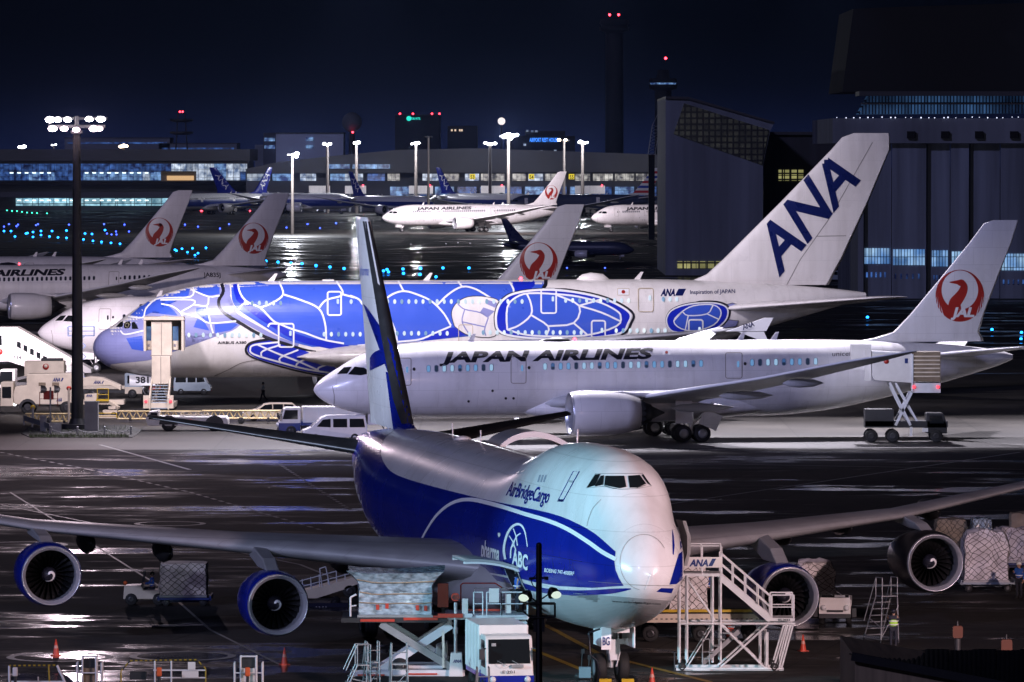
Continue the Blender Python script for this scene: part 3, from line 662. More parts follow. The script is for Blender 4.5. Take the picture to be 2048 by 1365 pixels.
# ---------------------------------------------------------------- the double-decker
A380 = math.radians(77.38); L380 = (-36.78, 510.6, 0.0); RZ380 = PI/2-A380
def superjumbo():
    t = thing('airliner', 'huge double-deck airliner painted with blue cells and white lines, covered stairs at its nose', 'airliner', L380, RZ380)
    st = [(0, 5.1, 5.2, .05), (.08, 4.75, 5.6, .5), (.3, 4.35, 6.05, .95), (.8, 3.9, 6.6, 1.5), (1.4, 3.5, 6.9, 1.95), (2.0, 3.25, 7.3, 2.3), (3.0, 2.98, 8.0, 2.7), (4.1, 2.78, 8.78, 3.0), (5.6, 2.6, 9.58, 3.28), (7.6, 2.52, 10.25, 3.46), (9.5, 2.5, 10.62, 3.55), (12, 2.5, 10.87, 3.57), (15.6, 2.5, 11.0, 3.57),
          (44, 2.5, 11.0, 3.57), (49, 3.1, 11.0, 3.45), (54, 4.5, 10.9, 3.05), (59, 6.0, 10.65, 2.4), (64, 7.4, 10.35, 1.6), (68, 8.5, 10.0, .9), (70.4, 9.15, 9.7, .35)]
    hm = hull_simple(st, [0, .03, .08, .16, .3, .5, .8, 1.1]+frange(1.4, 12, .45)+frange(13, 44, 1.5)+frange(45, 70.4, .8), 2.15, 72)
    for i, f in enumerate(hm.f):
        if max(hm.v[k][0] for k in f) < 1.75: hm.mi[i] = 1
    obj('fuselage', hm, [cream, blue_l], t); hb = bvh_of(hm)
    m = MB(); foil(m, [((51.5, 0, 10.4), 15.5, .02), ((54.0, 0, 10.75), 13.2, .06), ((55.6, 0, 11.4), 11.9, .085), ((57.2, 0, 12.8), 11.1, .09), ((62.5, 0, 17.9), 8.2, .095), ((67.2, 0, 22.6), 5.5, .095), ((68.2, 0, 23.7), 4.5, .08), ((69.3, 0, 24.09), 3.3, .05)], vertical=True)
    obj('fin', m, cream, t); fb = bvh_of(m)
    for s in (-1, 1):
        m = MB(); foil(m, [((56.0, 1.6, 8.3), 9.6, .09), ((60.5, 7.5, 8.85), 6.3, .085), ((66.6, 14.4, 9.55), 3.1, .08), ((68.2, 15.2, 9.65), 1.8, .05)], y0sign=s); obj('tailplane', m, cream, t)
        m = MB(); foil(m, [((21.5, 2.6, 4.0), 19.5, .12), ((26.5, 8, 4.6), 15, .12), ((33.0, 15, 5.4), 10.2, .11), ((40.0, 26, 6.4), 6.6, .1), ((47.0, 38.9, 7.55), 3.4, .09)], y0sign=s); obj('wing', m, wing_g, t)
        m = MB(); m.prism([(47.2, 7.5), (50.6, 7.5), (51.2, 8.6), (50.5, 8.6)], s*38.95, s*39.08); m.prism([(48.2, 7.45), (50.4, 7.45), (50.8, 6.6), (50.4, 6.6)], s*38.95, s*39.08); w = obj('wingtip_fence', m, mark_w, t)
        if s < 0: sign('fence_lettering', 'ANA', frame((48.6, -39.1, 7.62), (1, 0, .32), (0, 0, 1)), 0, 0, 1.05, .42, blue_n, w, .03)
        m = MB(); m.loft([superring(x, 4.35-a*.9, 4.35+a, b, 2.2, 24, 4.35) for x, a, b in ((17.6, .05, 3.3), (18.4, .5, 3.75), (19.8, .95, 4.15), (21.6, 1.25, 4.6), (24, 1.4, 5.1), (28, 1.3, 5.2), (34, .9, 4.6), (40, .3, 3.4))]); obj('wing_root_fairing', m, cream, t)
        engine(t, (22.6, s*14.9, 2.75), 5.2, 1.62, 1.80, 1.45, cream, lip_m, (24.2, 4.45, 32.5, 5.3, 0, .7), back=1.35)
        engine(t, (32.0, s*25.7, 3.9), 5.2, 1.62, 1.80, 1.45, cream, lip_m, (33.6, 5.6, 41.5, 6.5, 0, .7), back=1.35)
        for gx, gy in ((34.5, 6.2), (37.6, 2.6)): gear(t, gx, s*gy, 3.6, .7, .53, 1.4, 1.7, 2, 'main_gear')
    gear(t, 5.0, 0, 3.0, .64, .46, 1.0, 0, 1, 'nose_gear')
    m = MB(); m.box((4.4, -.8, 2.35), (2.6, .06, .95)); p = obj('gear_door', m, mark_w, t)
    sign('door_number', '381', frame((3.35, -.84, 2.12), (1, 0, 0), (0, 0, 1)), .3, 0, 1.15, .55, black_p, p, .03)
    m = MB(); m.box((5.4, -.3, 1.7), (1.0, .5, .35)); obj('tow_bracket', m, redp, t)
    m = MB()
    for xx in (15.5, 29.5, 48.8): m.prism([(xx, 10.9), (xx+.6, 10.9), (xx+.95, 11.65), (xx+.72, 11.65)], -.04, .04)
    m.box((21, 0, 11.02), (1.0, .4, .15)); m.lathe([(0, .02), (.5, .45), (1.3, .62), (2.4, .5), (3.0, .02)], (43.6, 0, 11.0), 'X', 16); obj('aerial', m, cream, t)
    sh = tracer(L380, RZ380, hb); shf = tracer(L380, RZ380, fb)
    N5 = lambda u, v: (180+u/3.938, 540+v/3.938); N6 = lambda u, v: (860+u/2.926, 540+v/2.926); N1 = lambda u, v: (690+u/4.014, 420+v/4.014)
    P5 = lambda *q: [N5(*p) for p in q]; P6 = lambda *q: [N6(*p) for p in q]; P1 = lambda *q: [N1(*p) for p in q]
    n0 = P5((20, 640), (40, 560), (90, 470), (190, 420), (300, 320), (420, 225), (540, 150), (700, 110), (860, 80), (1045, 60))+crom(P5((1045, 110), (1040, 190), (1012, 250), (1030, 310), (1110, 372), (1190, 425)), 4)+crom(P5((1190, 430), (1120, 480), (1000, 505), (760, 500), (560, 560), (430, 645), (520, 690), (400, 720), (230, 705), (140, 745)), 3)+P5((80, 740), (20, 700))
    lv = project('nose_livery', [n0], sh, blue_l, t, .012, 6)
    for q in (P5((315, 360), (420, 268), (540, 190), (640, 150), (790, 150), (775, 205), (640, 215), (535, 235), (470, 275), (425, 320), (410, 372)), P5((808, 165), (830, 110), (1020, 85), (1020, 190), (935, 208)), P5((450, 335), (475, 290), (540, 268), (610, 280), (665, 325), (690, 362), (640, 330), (560, 305), (480, 318)),
              P5((838, 300), (915, 298), (940, 420), (895, 365), (835, 340)), P5((845, 385), (900, 410), (942, 480), (815, 452)), P5((980, 430), (1140, 420), (1165, 432), (1110, 475), (985, 500)), P5((285, 540), (410, 520), (425, 640), (330, 625))):
        project('livery_patch', [q], sh, blue_m, lv, .02, 6)
    lines = [P5((300, 370), (415, 378), (440, 310), (520, 235), (640, 222), (790, 215), (820, 160), (790, 120)), P5((800, 160), (935, 213), (1020, 205)), P5((555, 240), (800, 238), (815, 275), (715, 335), (760, 350), (860, 378), (940, 420), (1150, 405)), P5((815, 275), (920, 285), (935, 215)), P5((920, 285), (950, 430), (970, 500)), P5((560, 270), (650, 290), (715, 340), (740, 400)), P5((240, 480), (280, 510), (420, 480))]
    project('livery_line', [q for l in lines for q in stroke(crom(l, 3), 3.0)], sh, mark_w, lv, .032, 6)
    top = P5((1108, 60), (1500, 60), (2048, 60))+P1((700, 520), (1640, 520))+P1((1620, 580), (1600, 625), (1500, 650), (1390, 690), (1330, 760), (1300, 900), (1280, 985), (1150, 985), (1000, 985), (860, 955), (700, 1020), (420, 1075), (100, 1085))
    bot = P5((1750, 608), (1620, 575), (1500, 528), (1400, 462), (1300, 400), (1200, 340), (1150, 300), (1118, 232), (1120, 160))
    sl = project('shell_livery', [top+crom(bot, 3)], sh, blue_m, t, .012, 6)
    rim = crom(P5((1140, 90), (1160, 200), (1235, 280), (1340, 360), (1450, 430), (1560, 500), (1700, 555), (1860, 590), (2040, 625)), 5)
    project('livery_rim', stroke(rim, [9]*6+[13]*(len(rim)-6)), sh, blue_v, sl, .02, 6)
    project('livery_rim', [P1((600, 1045), (720, 1005), (830, 945), (960, 950), (960, 1005), (800, 1030), (660, 1050)), P1((1335, 560), (1530, 560), (1520, 610), (1480, 650), (1370, 665))], sh, blue_v, sl, .02, 6)
    lines = [P5((1160, 95), (1185, 190), (1240, 255), (1340, 300), (1440, 400), (1500, 430), (1600, 470), (1700, 500), (1840, 550), (2000, 580)), P5((1340, 300), (1440, 260), (1520, 195), (1490, 95)), P5((1520, 195), (1660, 240), (1800, 305), (1850, 420), (1860, 550)), P5((1800, 305), (1860, 240), (1990, 195), (1940, 90)), P5((1990, 195), (2080, 220)), P1((40, 690), (110, 720), (140, 760)),
             P1((425, 570), (470, 655)), P1((300, 740), (380, 680), (480, 655), (600, 690), (700, 740), (790, 830), (850, 930)), P1((740, 765), (830, 680), (940, 620), (1050, 640), (1170, 710)), P1((940, 620), (895, 560)), P1((1310, 560), (1355, 660), (1290, 720)), P1((370, 890), (405, 980), (420, 1060)), P1((100, 1090), (420, 1060), (600, 1040), (720, 990), (850, 935)), P5((1165, 320), (1200, 275), (1250, 270)), P5((1400, 450), (1420, 425), (1480, 425))]
    project('livery_line', [q for l in lines for q in stroke(crom(l, 4), 3.6)], sh, mark_w, sl, .032, 6)
    band = crom(P5((1030, 90), (1050, 170), (1015, 240), (1025, 305), (1090, 365), (1200, 430), (1300, 490), (1420, 545), (1560, 590), (1700, 630), (1780, 640)), 4)
    project('livery_band', stroke(band, [6.5]*(len(band)-8)+[5, 5, 4, 4, 3, 3, 2, 2]), sh, black_p, t, .022, 6)
    project('livery_band', stroke(crom(P1((1612, 565), (1610, 600), (1590, 632)), 4), 7)+[], sh, black_p, t, .036, 5)
    project('livery_band', stroke(crom(P5((1075, 95), (1088, 190), (1060, 250), (1075, 300), (1180, 380), (1330, 465), (1480, 545), (1640, 600)), 4), 9), sh, blue_l, t, .018, 6)
    fl = crom(P5((1420, 548), (1280, 580), (1240, 620), (1260, 665), (1340, 705), (1500, 750), (1700, 800), (1900, 832)), 4)+P5((1960, 800), (1900, 740), (1700, 640), (1560, 590))
    fp = project('panel_livery', [fl], sh, blue_v, t, .016, 6)
    lines = [P5((1480, 570), (1300, 590), (1262, 620), (1290, 665), (1500, 728), (1700, 780), (1900, 812)), P5((1320, 590), (1480, 660), (1640, 720), (1800, 790)), P5((1500, 590), (1360, 640), (1350, 690)), P5((1640, 630), (1500, 690), (1500, 735)), P5((1760, 680), (1640, 730), (1620, 770)), P5((1880, 740), (1800, 770), (1800, 800))]
    project('livery_line', [q for l in lines for q in stroke(crom(l, 4), 3.5)], sh, mark_w, fp, .032, 6)
    project('livery_band', stroke(crom(P5((1420, 545), (1275, 572), (1228, 620), (1250, 672), (1340, 712), (1500, 760), (1700, 810), (1900, 842)), 4), [5]*12+[3.2]*17), sh, black_p, fp, .03, 6)
    project('belly_line', stroke(crom(P5((980, 835), (1080, 790), (1200, 730), (1330, 708)), 4), 1.2), sh, line_g, t, .03, 6)
    # two smaller oval panels of the same pattern
    head = crom(P1((1240, 740), (1130, 700), (990, 700), (900, 745), (855, 820), (870, 910), (895, 950), (1000, 1010), (1200, 1015), (1250, 880)), 4, True)
    hd = project('pale_patch', [head], sh, cream, t, .036, 6)
    project('patch_outline', stroke(head, 1.5, True), sh, steel_d, hd, .042, 6)
    project('patch_mark', [P1((1080, 825), (1110, 785), (1200, 815), (1150, 862)), P1((1130, 720), (1220, 750), (1210, 790), (1140, 760))], sh, blue_l, hd, .044, 6)
    project('livery_line', [q for l in (P1((905, 760), (960, 800), (1080, 825), (1150, 865)), P1((960, 800), (940, 900), (1000, 1005)), P1((1150, 865), (1120, 960), (1130, 1010)), P1((940, 900), (1120, 940))) for q in stroke(crom(l, 4), 2.5)], sh, blue_l, hd, .044, 6)
    for nm, o, inner, lw in (('mid', P6((385, 300), (400, 215), (450, 160), (520, 135), (620, 122), (750, 122), (900, 142), (1020, 172), (1120, 218), (1172, 262), (1160, 310), (1110, 372), (900, 400), (600, 400), (420, 370)),
                          ([(450, 335), (452, 220), (500, 165), (580, 140), (740, 145), (870, 160), (1000, 195), (1090, 240), (1115, 275), (1090, 330), (900, 385), (600, 385), (470, 355)], [[(565, 140), (590, 200), (590, 265), (520, 325), (455, 350)], [(590, 265), (690, 330), (680, 385)], [(690, 330), (840, 312), (872, 212), (740, 150)], [(840, 312), (920, 380)], [(872, 212), (1000, 175)], [(872, 212), (1000, 250), (1110, 300)]]), 3.6),
                         ('small', P6((1382, 300), (1395, 258), (1430, 228), (1500, 205), (1600, 194), (1690, 200), (1738, 228), (1735, 282), (1690, 330), (1610, 362), (1450, 365), (1400, 345)),
                          ([(1425, 300), (1475, 245), (1540, 212), (1640, 204), (1690, 225), (1700, 265), (1660, 320), (1560, 355), (1470, 345)], [[(1475, 245), (1510, 268), (1620, 258), (1655, 208)], [(1510, 268), (1490, 360)], [(1620, 258), (1690, 290)], [(1425, 300), (1475, 245)]]), 2.4)):
        oc = crom(o, 4, True); ob = project('oval_livery', [oc], sh, blue_v, t, .046, 6)
        ic = crom([N6(*p) for p in inner[0]], 3, True)
        project('livery_patch', [ic], sh, blue_m, ob, .054, 6)
        project('livery_line', [q for l in inner[1] for q in stroke(crom([N6(*p) for p in l], 3), lw)]+stroke(ic, lw, True)+stroke(oc, lw*1.2, True), sh, mark_w, ob, .064, 6)
        cxx = sum(p[0] for p in oc)/len(oc); cyy = sum(p[1] for p in oc)/len(oc)
        project('livery_band', stroke([(cxx+(a-cxx)*1.035+1.2, cyy+(b-cyy)*1.05-1) for a, b in oc], [4.5 if a > cxx else 2 for a, b in oc], True), sh, black_p, ob, .04, 6)
    for q in (P6((1728, 205), (1770, 195), (1805, 205), (1790, 232), (1745, 238)), P6((1700, 335), (1745, 292), (1805, 298), (1790, 330), (1730, 340))):
        d = project('pale_patch', [q], sh, blue_l, t, .03, 6); project('patch_outline', stroke(q, 1.3, True), sh, steel_d, d, .036, 6)
    project('tail_flash', [P6((1610, 385), (1660, 335), (1700, 330), (1650, 385))], sh, yellow, t, .034, 6)
    # doors, windows, lettering
    for x0, y0, x1, y1, m_ in ((557, 648, 587, 694, mark_w), (655, 585, 682, 631, mark_w), (1082, 580, 1112, 627, mark_w), (1183, 642, 1210, 690, mark_w), (917, 650, 945, 690, gold), (1276, 578, 1306, 624, gold), (1377, 640, 1405, 690, mark_w)):
        d = project('passenger_door', stroke(rrect(x0, y0, x1, y1, 4), 3.2 if m_ is mark_w else 1.3, True), sh, m_, t, .07, 6)
        project('door_window', [rrect(x1-9, y0+14, x1-4, y0+24, 2)], sh, win_a380[0], d, .072, 0)
    rows = [[(490+14.2*i, 607.5) for i in range(6)], [(702+14.2*i, 604.5) for i in range(1)]+[(775+14.15*i, 604.3-.01*i) for i in range(20)], [(1131+14*i, 602) for i in range(10)], [(1326+13.7*i, 599.5) for i in range(3)], [(377.5+14.4*i, 670.5) for i in range(11)], [(648+14.4*i, 668.8) for i in range(6)], [(794+14.3*i, 667) for i in range(8)], [(966+14*i, 665.3) for i in range(15)], [(1232+14*i, 661.5) for i in range(8)]]
    k = 0
    for rw in rows:
        for x, y in rw:
            k += 1; project('cabin_window', [ell(x, y, 3.2, 4.9, 10)], sh, win_a380[(k*5+k//4) % 3], t, .072, 0)
    for q in (P5((205, 452), (240, 415), (262, 408), (262, 440), (255, 452)), P5((268, 455), (270, 425), (290, 410), (318, 408), (322, 440), (312, 460), (280, 464)), P5((332, 466), (330, 420), (348, 410), (368, 432), (382, 466))): project('cockpit_window', [q], sh, glass, t, .04, 4)
    project('cockpit_light', [P5((278, 452), (282, 425), (300, 418), (314, 432), (300, 458))], sh, glow('cockpit_lamp_lit', (1, .8, .55), .25), t, .05, 0)
    project('model_lettering', text('AIRBUS A380', (435, 688.4), (57.5, -.6), (.3, -5.2), .03), sh, black_p, t, .03, 0)
    project('airline_lettering', text('ANA', (1321, 592), (29, 0), (3, -13.5), .05), sh, blue_n, t, .03, 0)
    project('airline_mark', [[(1350, 592), (1357, 578.5), (1372, 578.5), (1365, 592)]], sh, blue_n, t, .03, 0)
    project('slogan_lettering', text('Inspiration of JAPAN', (1380, 589), (90, -2), (0, -8), .01), sh, blue_n, t, .03, 0)
    project('flag_marking', [rrect(1235, 578, 1258, 591, .5)], sh, mark_w, t, .02, 0); project('flag_frame', stroke(rrect(1235, 578, 1258, 591, .5), 1, True), sh, gold, t, .03, 0)
    project('flag_disc', [ell(1246.5, 584.4, 3.6, 3.6, 14)], sh, red_c, t, .03, 0)
    project('tail_lettering', text('ANA', (1557, 553), (163, -194), (-47, -77), .02), shf, blue_n, t, .04, 8)
    project('rudder_seam', stroke([(1569, 578), (1600, 520), (1660, 435), (1745, 285)], 1), shf, line_g, t, .02, 6)
    project('rudder_seam', stroke([(1632, 473), (1692, 472)], 1.3), shf, line_g, t, .02, 6)
    m = MB(); m.sphere((38.5, 0, 11.1), .16, 8, 6); obj('beacon', m, red_on, t)
    return t
TJ = superjumbo()
# ================================================================ GROUND
def ground_mat():
    m = bpy.data.materials.new('apron_surface'); m.use_nodes = True; n = m.node_tree; b = n.nodes['Principled BSDF']; L = n.links.new
    tc = n.nodes.new('ShaderNodeTexCoord')
    def noise(sc, det=4, rough=.55, mp=None):
        z = n.nodes.new('ShaderNodeTexNoise'); z.inputs['Scale'].default_value = sc; z.inputs['Detail'].default_value = det; z.inputs['Roughness'].default_value = rough
        if mp:
            k = n.nodes.new('ShaderNodeMapping'); k.inputs['Scale'].default_value = mp; k.inputs['Rotation'].default_value = (0, 0, R(14)); L(tc.outputs['Object'], k.inputs[0]); L(k.outputs[0], z.inputs[0])
        else: L(tc.outputs['Object'], z.inputs[0])
        return z.outputs[0]
    def ramp(src, stops):
        r = n.nodes.new('ShaderNodeValToRGB'); el = r.color_ramp.elements
        el[0].position, el[0].color = stops[0][0], (*stops[0][1], 1); el[1].position, el[1].color = stops[-1][0], (*stops[-1][1], 1)
        for p, c in stops[1:-1]: q = el.new(p); q.color = (*c, 1)
        L(src, r.inputs[0]); return r.outputs[0]
    def mix(f, a, b_, mode='MIX'):
        k = n.nodes.new('ShaderNodeMix'); k.data_type = 'RGBA'; k.blend_type = mode
        for s, i in ((f, 0), (a, 6), (b_, 7)):
            if isinstance(s, (int, float)): k.inputs[i].default_value = s
            elif isinstance(s, tuple): k.inputs[i].default_value = (*s, 1)
            else: L(s, k.inputs[i])
        return k.outputs[2]
    base = ramp(noise(.035, 6), [(.35, (.028, .028, .028)), (.65, (.062, .057, .053))])
    fine = ramp(noise(1.7, 5), [(.3, (.75, .75, .75)), (.7, (1.1, 1.1, 1.1))])
    col = mix(1.0, base, fine, 'MULTIPLY')
    stain = ramp(noise(.11, 6, .65, (1, .45, 1)), [(.50, (0, 0, 0)), (.62, (1, 1, 1))])
    col = mix(stain, col, (.028, .028, .03))
    br = n.nodes.new('ShaderNodeTexBrick'); br.offset = 0; br.inputs['Scale'].default_value = 1; br.inputs['Mortar Size'].default_value = .035
    br.inputs['Brick Width'].default_value = 7.5; br.inputs['Row Height'].default_value = 7.5; br.inputs['Color1'].default_value = (1, 1, 1, 1); br.inputs['Color2'].default_value = (.86, .86, .86, 1); br.inputs['Mortar'].default_value = (.25, .25, .25, 1)
    mp = n.nodes.new('ShaderNodeMapping'); mp.inputs['Rotation'].default_value = (0, 0, R(13)); L(tc.outputs['Object'], mp.inputs[0]); L(mp.outputs[0], br.inputs[0])
    col = mix(1.0, col, br.outputs[0], 'MULTIPLY')
    L(col, b.inputs['Base Color'])
    wet = ramp(noise(.11, 8, .62, (.5, 1, 1)), [(.49, (.85, .85, .85)), (.56, (.62, .62, .62)), (.582, (.17, .17, .17)), (.70, (.08, .08, .08))])
    L(wet, b.inputs['Roughness'])
    sw = n.nodes.new('ShaderNodeMapRange'); sw.inputs[1].default_value = .2; sw.inputs[2].default_value = .8; sw.inputs[3].default_value = .9; sw.inputs[4].default_value = .12; L(wet, sw.inputs[0]); L(sw.outputs[0], b.inputs['Specular IOR Level'])
    bp = n.nodes.new('ShaderNodeBump'); bp.inputs['Strength'].default_value = .25; bp.inputs['Distance'].default_value = .02
    L(noise(2.5, 4), bp.inputs['Height']); L(bp.outputs[0], b.inputs['Normal'])
    return m
m = MB(); m.quad((-3500, -400, 0), (3500, -400, 0), (3500, 9000, 0), (-3500, 9000, 0))
tag(obj('ground', m, ground_mat()), None, None, None, 'structure')
paint_w = pmat('marking_paint_white', (.26, .26, .25), .5, var=.35, scale=1.5)
paint_y = pmat('marking_paint_yellow', (.30, .20, .02), .5, var=.3, scale=1.5)
mc = pmat('concrete_stand', (.050, .045, .039), .55, var=.55, scale=.12, bump=.1)
n_ = mc.node_tree; b_ = n_.nodes['Principled BSDF']; src_ = b_.inputs['Base Color'].links[0].from_socket; tx_ = n_.nodes.new('ShaderNodeTexCoord'); br_ = n_.nodes.new('ShaderNodeTexBrick'); br_.offset = 0
for k_, v_ in (('Scale', 1), ('Mortar Size', .05), ('Brick Width', 7.5), ('Row Height', 7.5), ('Color1', (1, 1, 1, 1)), ('Color2', (.72, .72, .74, 1)), ('Mortar', (.3, .3, .3, 1))): br_.inputs[k_].default_value = v_
mx_ = n_.nodes.new('ShaderNodeMix'); mx_.data_type = 'RGBA'; mx_.blend_type = 'MULTIPLY'; mx_.inputs[0].default_value = 1; n_.links.new(tx_.outputs['Object'], br_.inputs[0]); n_.links.new(src_, mx_.inputs[6]); n_.links.new(br_.outputs[0], mx_.inputs[7]); n_.links.new(mx_.outputs[2], b_.inputs['Base Color'])
m = MB(); m.add([(-160, 429, .003), (-30, 437, .003), (120, 444, .003), (140, 560, .003), (-160, 640, .003)], [(0, 1, 2, 3, 4)]); tag(obj('concrete_apron', m, mc), None, None, None, 'structure')
m = MB(); m.add([(-120, 1540, .003), (140, 1520, .003), (140, 1690, .003), (-120, 1690, .003)], [(0, 1, 2, 3)]); tag(obj('far_apron', m, mc), None, None, None, 'structure')
def marking(name, pts, w, mat, z=.008, dash=None):
    m = MB()
    P = [Vector((p[0], p[1])) for p in pts]
    if dash:
        for a, b in zip(P, P[1:]):
            L = (b-a).length; d = (b-a)/L; k = 0
            while k < L: q = stroke([a+d*k, a+d*min(L, k+dash)], w)[0]; m.quad(*[(x, y, z) for x, y in q]); k += dash*2
    else:
        for q in stroke(P, w): m.quad(*[(x, y, z) for x, y in q])
    tag(obj(name, m, mat), None, None, None, 'structure')
# ---------------------------------------------------------------- other airliners: copies of the near one with all their parts
dark_w = {'cabin_window': win_off, 'door_window': win_off, 'window_blind': win_off, 'window_rim': win_rim}
def put(o, X, Y, adeg, label, sc=1., group=None):
    place(o, (X, Y, 0), PI/2-R(adeg), label); o.scale = (sc, sc, sc)
    if group: o['group'] = group
    return o
put(copy_tree(T787, None, dark_w, ('side_lettering',)), -48.1, 590, 80, 'white airliner mostly hidden behind the blue-patterned double-decker, nose left of the stairs')
TL = copy_tree(T787, None, dark_w, ('side_lettering',))
put(TL, -84.6, 757, 78, 'white airliner at the left edge crossing behind the tall light mast, dark cabin windows')
put(copy_tree(T787, None, dark_w, ('side_lettering',)), -100.6, 816, 78, 'white airliner at the far left showing only its crown and red crane tail behind another')
put(copy_tree(T787, None, dark_w, ('side_lettering', 'beacon')), -36.6, 1640, 67.7, 'white airliner parked whole on the bright far apron beneath the tall floodlights')
put(copy_tree(T787, None, dark_w, ('side_lettering', 'beacon')), 22.4, 1640, 68, 'white airliner far away with its rear half cut off by the grey hangar')
hb9 = None
def z_mat(name, stops, rough=.3, scl=20.):
    m = bpy.data.materials.new(name); m.use_nodes = True; n = m.node_tree; b = n.nodes['Principled BSDF']; b.inputs['Roughness'].default_value = rough
    tc = n.nodes.new('ShaderNodeTexCoord'); s = n.nodes.new('ShaderNodeSeparateXYZ'); d = n.nodes.new('ShaderNodeMath'); d.operation = 'DIVIDE'; d.inputs[1].default_value = scl
    r = n.nodes.new('ShaderNodeValToRGB'); r.color_ramp.interpolation = 'CONSTANT'; el = r.color_ramp.elements
    n.links.new(tc.outputs['Object'], s.inputs[0]); n.links.new(s.outputs['Z'], d.inputs[0]); n.links.new(d.outputs[0], r.inputs[0]); n.links.new(r.outputs[0], b.inputs['Base Color'])
    el[0].position = 0; el[0].color = (*stops[0][1], 1); el[1].position = stops[-1][0]/scl; el[1].color = (*stops[-1][1], 1)
    for p, c in stops[1:-1]: q = el.new(p/scl); q.color = (*c, 1)
    return m
blue_hull = z_mat('white_over_blue_paint', [(0, (.35, .36, .4)), (2.9, (.012, .03, .22)), (5.4, (.74, .74, .76))])
flag_fin = z_mat('flag_stripe_paint', [(0, (.7, .7, .7))]+[(8.2+i*.85, ((.5, .03, .04), (.75, .75, .75), (.03, .06, .35), (.75, .75, .75))[i % 4]) for i in range(10)])
steel_hull = pmat('dull_steel_blue_paint', (.045, .055, .11), .35, var=.1)
SK = ('side_lettering', 'crane_roundel', 'airline_lettering', 'flag_marking', 'flag_disc', 'beacon', 'door_outline')
ana_mats = {**dark_w, 'fuselage': blue_hull, 'fin': blue_d}
fin_sh = None
def blue_jet(X, Y, a, label, sc=1.):
    j = copy_tree(T787, None, ana_mats, SK); put(j, X, Y, a, label, sc, 'blue-tailed airliners at the terminal')
    fm = next(c for c in j.children if c.name.startswith('fin')); bv = BVHTree.FromPolygons([v.co.copy() for v in fm.data.vertices], [tuple(p.vertices) for p in fm.data.polygons])
    s = 1 if a < 0 else -1
    o, u, v = ((54.2, 14.2), (-4.3, -5.4), (-1.7, .95)) if s > 0 else ((50.7, 8.6), (4.0, 5.7), (-1.8, 1.4))
    project('tail_lettering', text('ANA', o, u, v, .02), sider(bv, s), mark_w, j, .03, grid=0)
    return j
blue_jet(-56.5, 2120, -75, 'white and blue airliner at the left stand, blue tail leaning left beside another blue tail')
blue_jet(-124, 2090, 40, 'dim blue airliner facing left, its blue tail leaning right, below the left terminal glass')
blue_jet(-27.5, 2050, -37, 'white and blue airliner whose dark blue tail rises left of the far white airliner', .92)
blue_jet(8.5, 2080, -40, 'white and blue airliner with its tail above the far white one, by gate sign 53')
put(copy_tree(T787, None, {**dark_w, 'fuselage': steel_hull, 'fin': flag_fin, 'wing': steel_hull, 'belly_fairing': steel_hull}, SK), -2, 2040, 75, 'dark airliner beyond the far white ones, its flag-striped tail by the grey hangar', 1., 'airliners at the terminal')
put(copy_tree(T787, None, {**dark_w, 'fuselage': steel_hull, 'fin': blue_n, 'wing': steel_hull, 'belly_fairing': steel_hull, 'tailplane': blue_n}, SK+('window_blind',)), 25.5, 1215, -80, 'small unlit blue-grey jet standing in the dark left of the grey hangar', .5)
# registration on the left-hand one
hv = next(c for c in TL.children if c.name.startswith('fuselage')); bv = BVHTree.FromPolygons([v.co.copy() for v in hv.data.vertices], [tuple(p.vertices) for p in hv.data.polygons])
project('registration_lettering', text('JA835J', (44.6, 6.05), (2.3, -.05), (0, .55), .02), sider(bv, -1), black_p, TL, .03, grid=0)
# ================================================================ BUILDINGS
def glassmat(name, a, b, est, sx, sz, mull=.06, bright=.5):
    """lit glazing: rooms of uneven brightness behind thin mullions"""
    m = bpy.data.materials.new(name); m.use_nodes = True; n = m.node_tree; p = n.nodes['Principled BSDF']; L = n.links.new
    tc = n.nodes.new('ShaderNodeTexCoord'); mp = n.nodes.new('ShaderNodeMapping'); mp.inputs['Rotation'].default_value = (PI/2, 0, 0); L(tc.outputs['Object'], mp.inputs[0])
    br = n.nodes.new('ShaderNodeTexBrick'); br.offset = 0; br.inputs['Scale'].default_value = 1; br.inputs['Brick Width'].default_value = sx; br.inputs['Row Height'].default_value = sz; br.inputs['Mortar Size'].default_value = mull
    br.inputs['Color1'].default_value = (1, 1, 1, 1); br.inputs['Color2'].default_value = (.45, .45, .45, 1); br.inputs['Mortar'].default_value = (.02, .02, .03, 1); L(mp.outputs[0], br.inputs[0])
    nz = n.nodes.new('ShaderNodeTexNoise'); nz.inputs['Scale'].default_value = bright; nz.inputs['Detail'].default_value = 4; L(tc.outputs['Object'], nz.inputs[0])
    r = n.nodes.new('ShaderNodeValToRGB'); e = r.color_ramp.elements; e[0].position = .36; e[0].color = (*a, 1); e[1].position = .66; e[1].color = (*b, 1); L(nz.outputs[0], r.inputs[0])
    k = n.nodes.new('ShaderNodeMix'); k.data_type = 'RGBA'; k.blend_type = 'MULTIPLY'; k.inputs[0].default_value = 1; L(r.outputs[0], k.inputs[6]); L(br.outputs[0], k.inputs[7]); L(k.outputs[2], p.inputs['Emission Color'])
    p.inputs['Emission Strength'].default_value = est; p.inputs['Base Color'].default_value = (.02, .02, .03, 1); p.inputs['Roughness'].default_value = .2
    m.cycles.emission_sampling = 'NONE'; MAT[name] = m; return m
g_dim = glassmat('hall_glass_dim', (.004, .008, .05), (.06, .16, .5), 1.1, 2.3, 2.2)
g_mid = glassmat('hall_glass_blue', (.02, .05, .2), (.30, .56, 1), .95, 2.3, 2.6)
g_bri = glassmat('hall_glass_bright', (.10, .16, .3), (.75, .85, 1), 1.15, 2.3, 3.2)
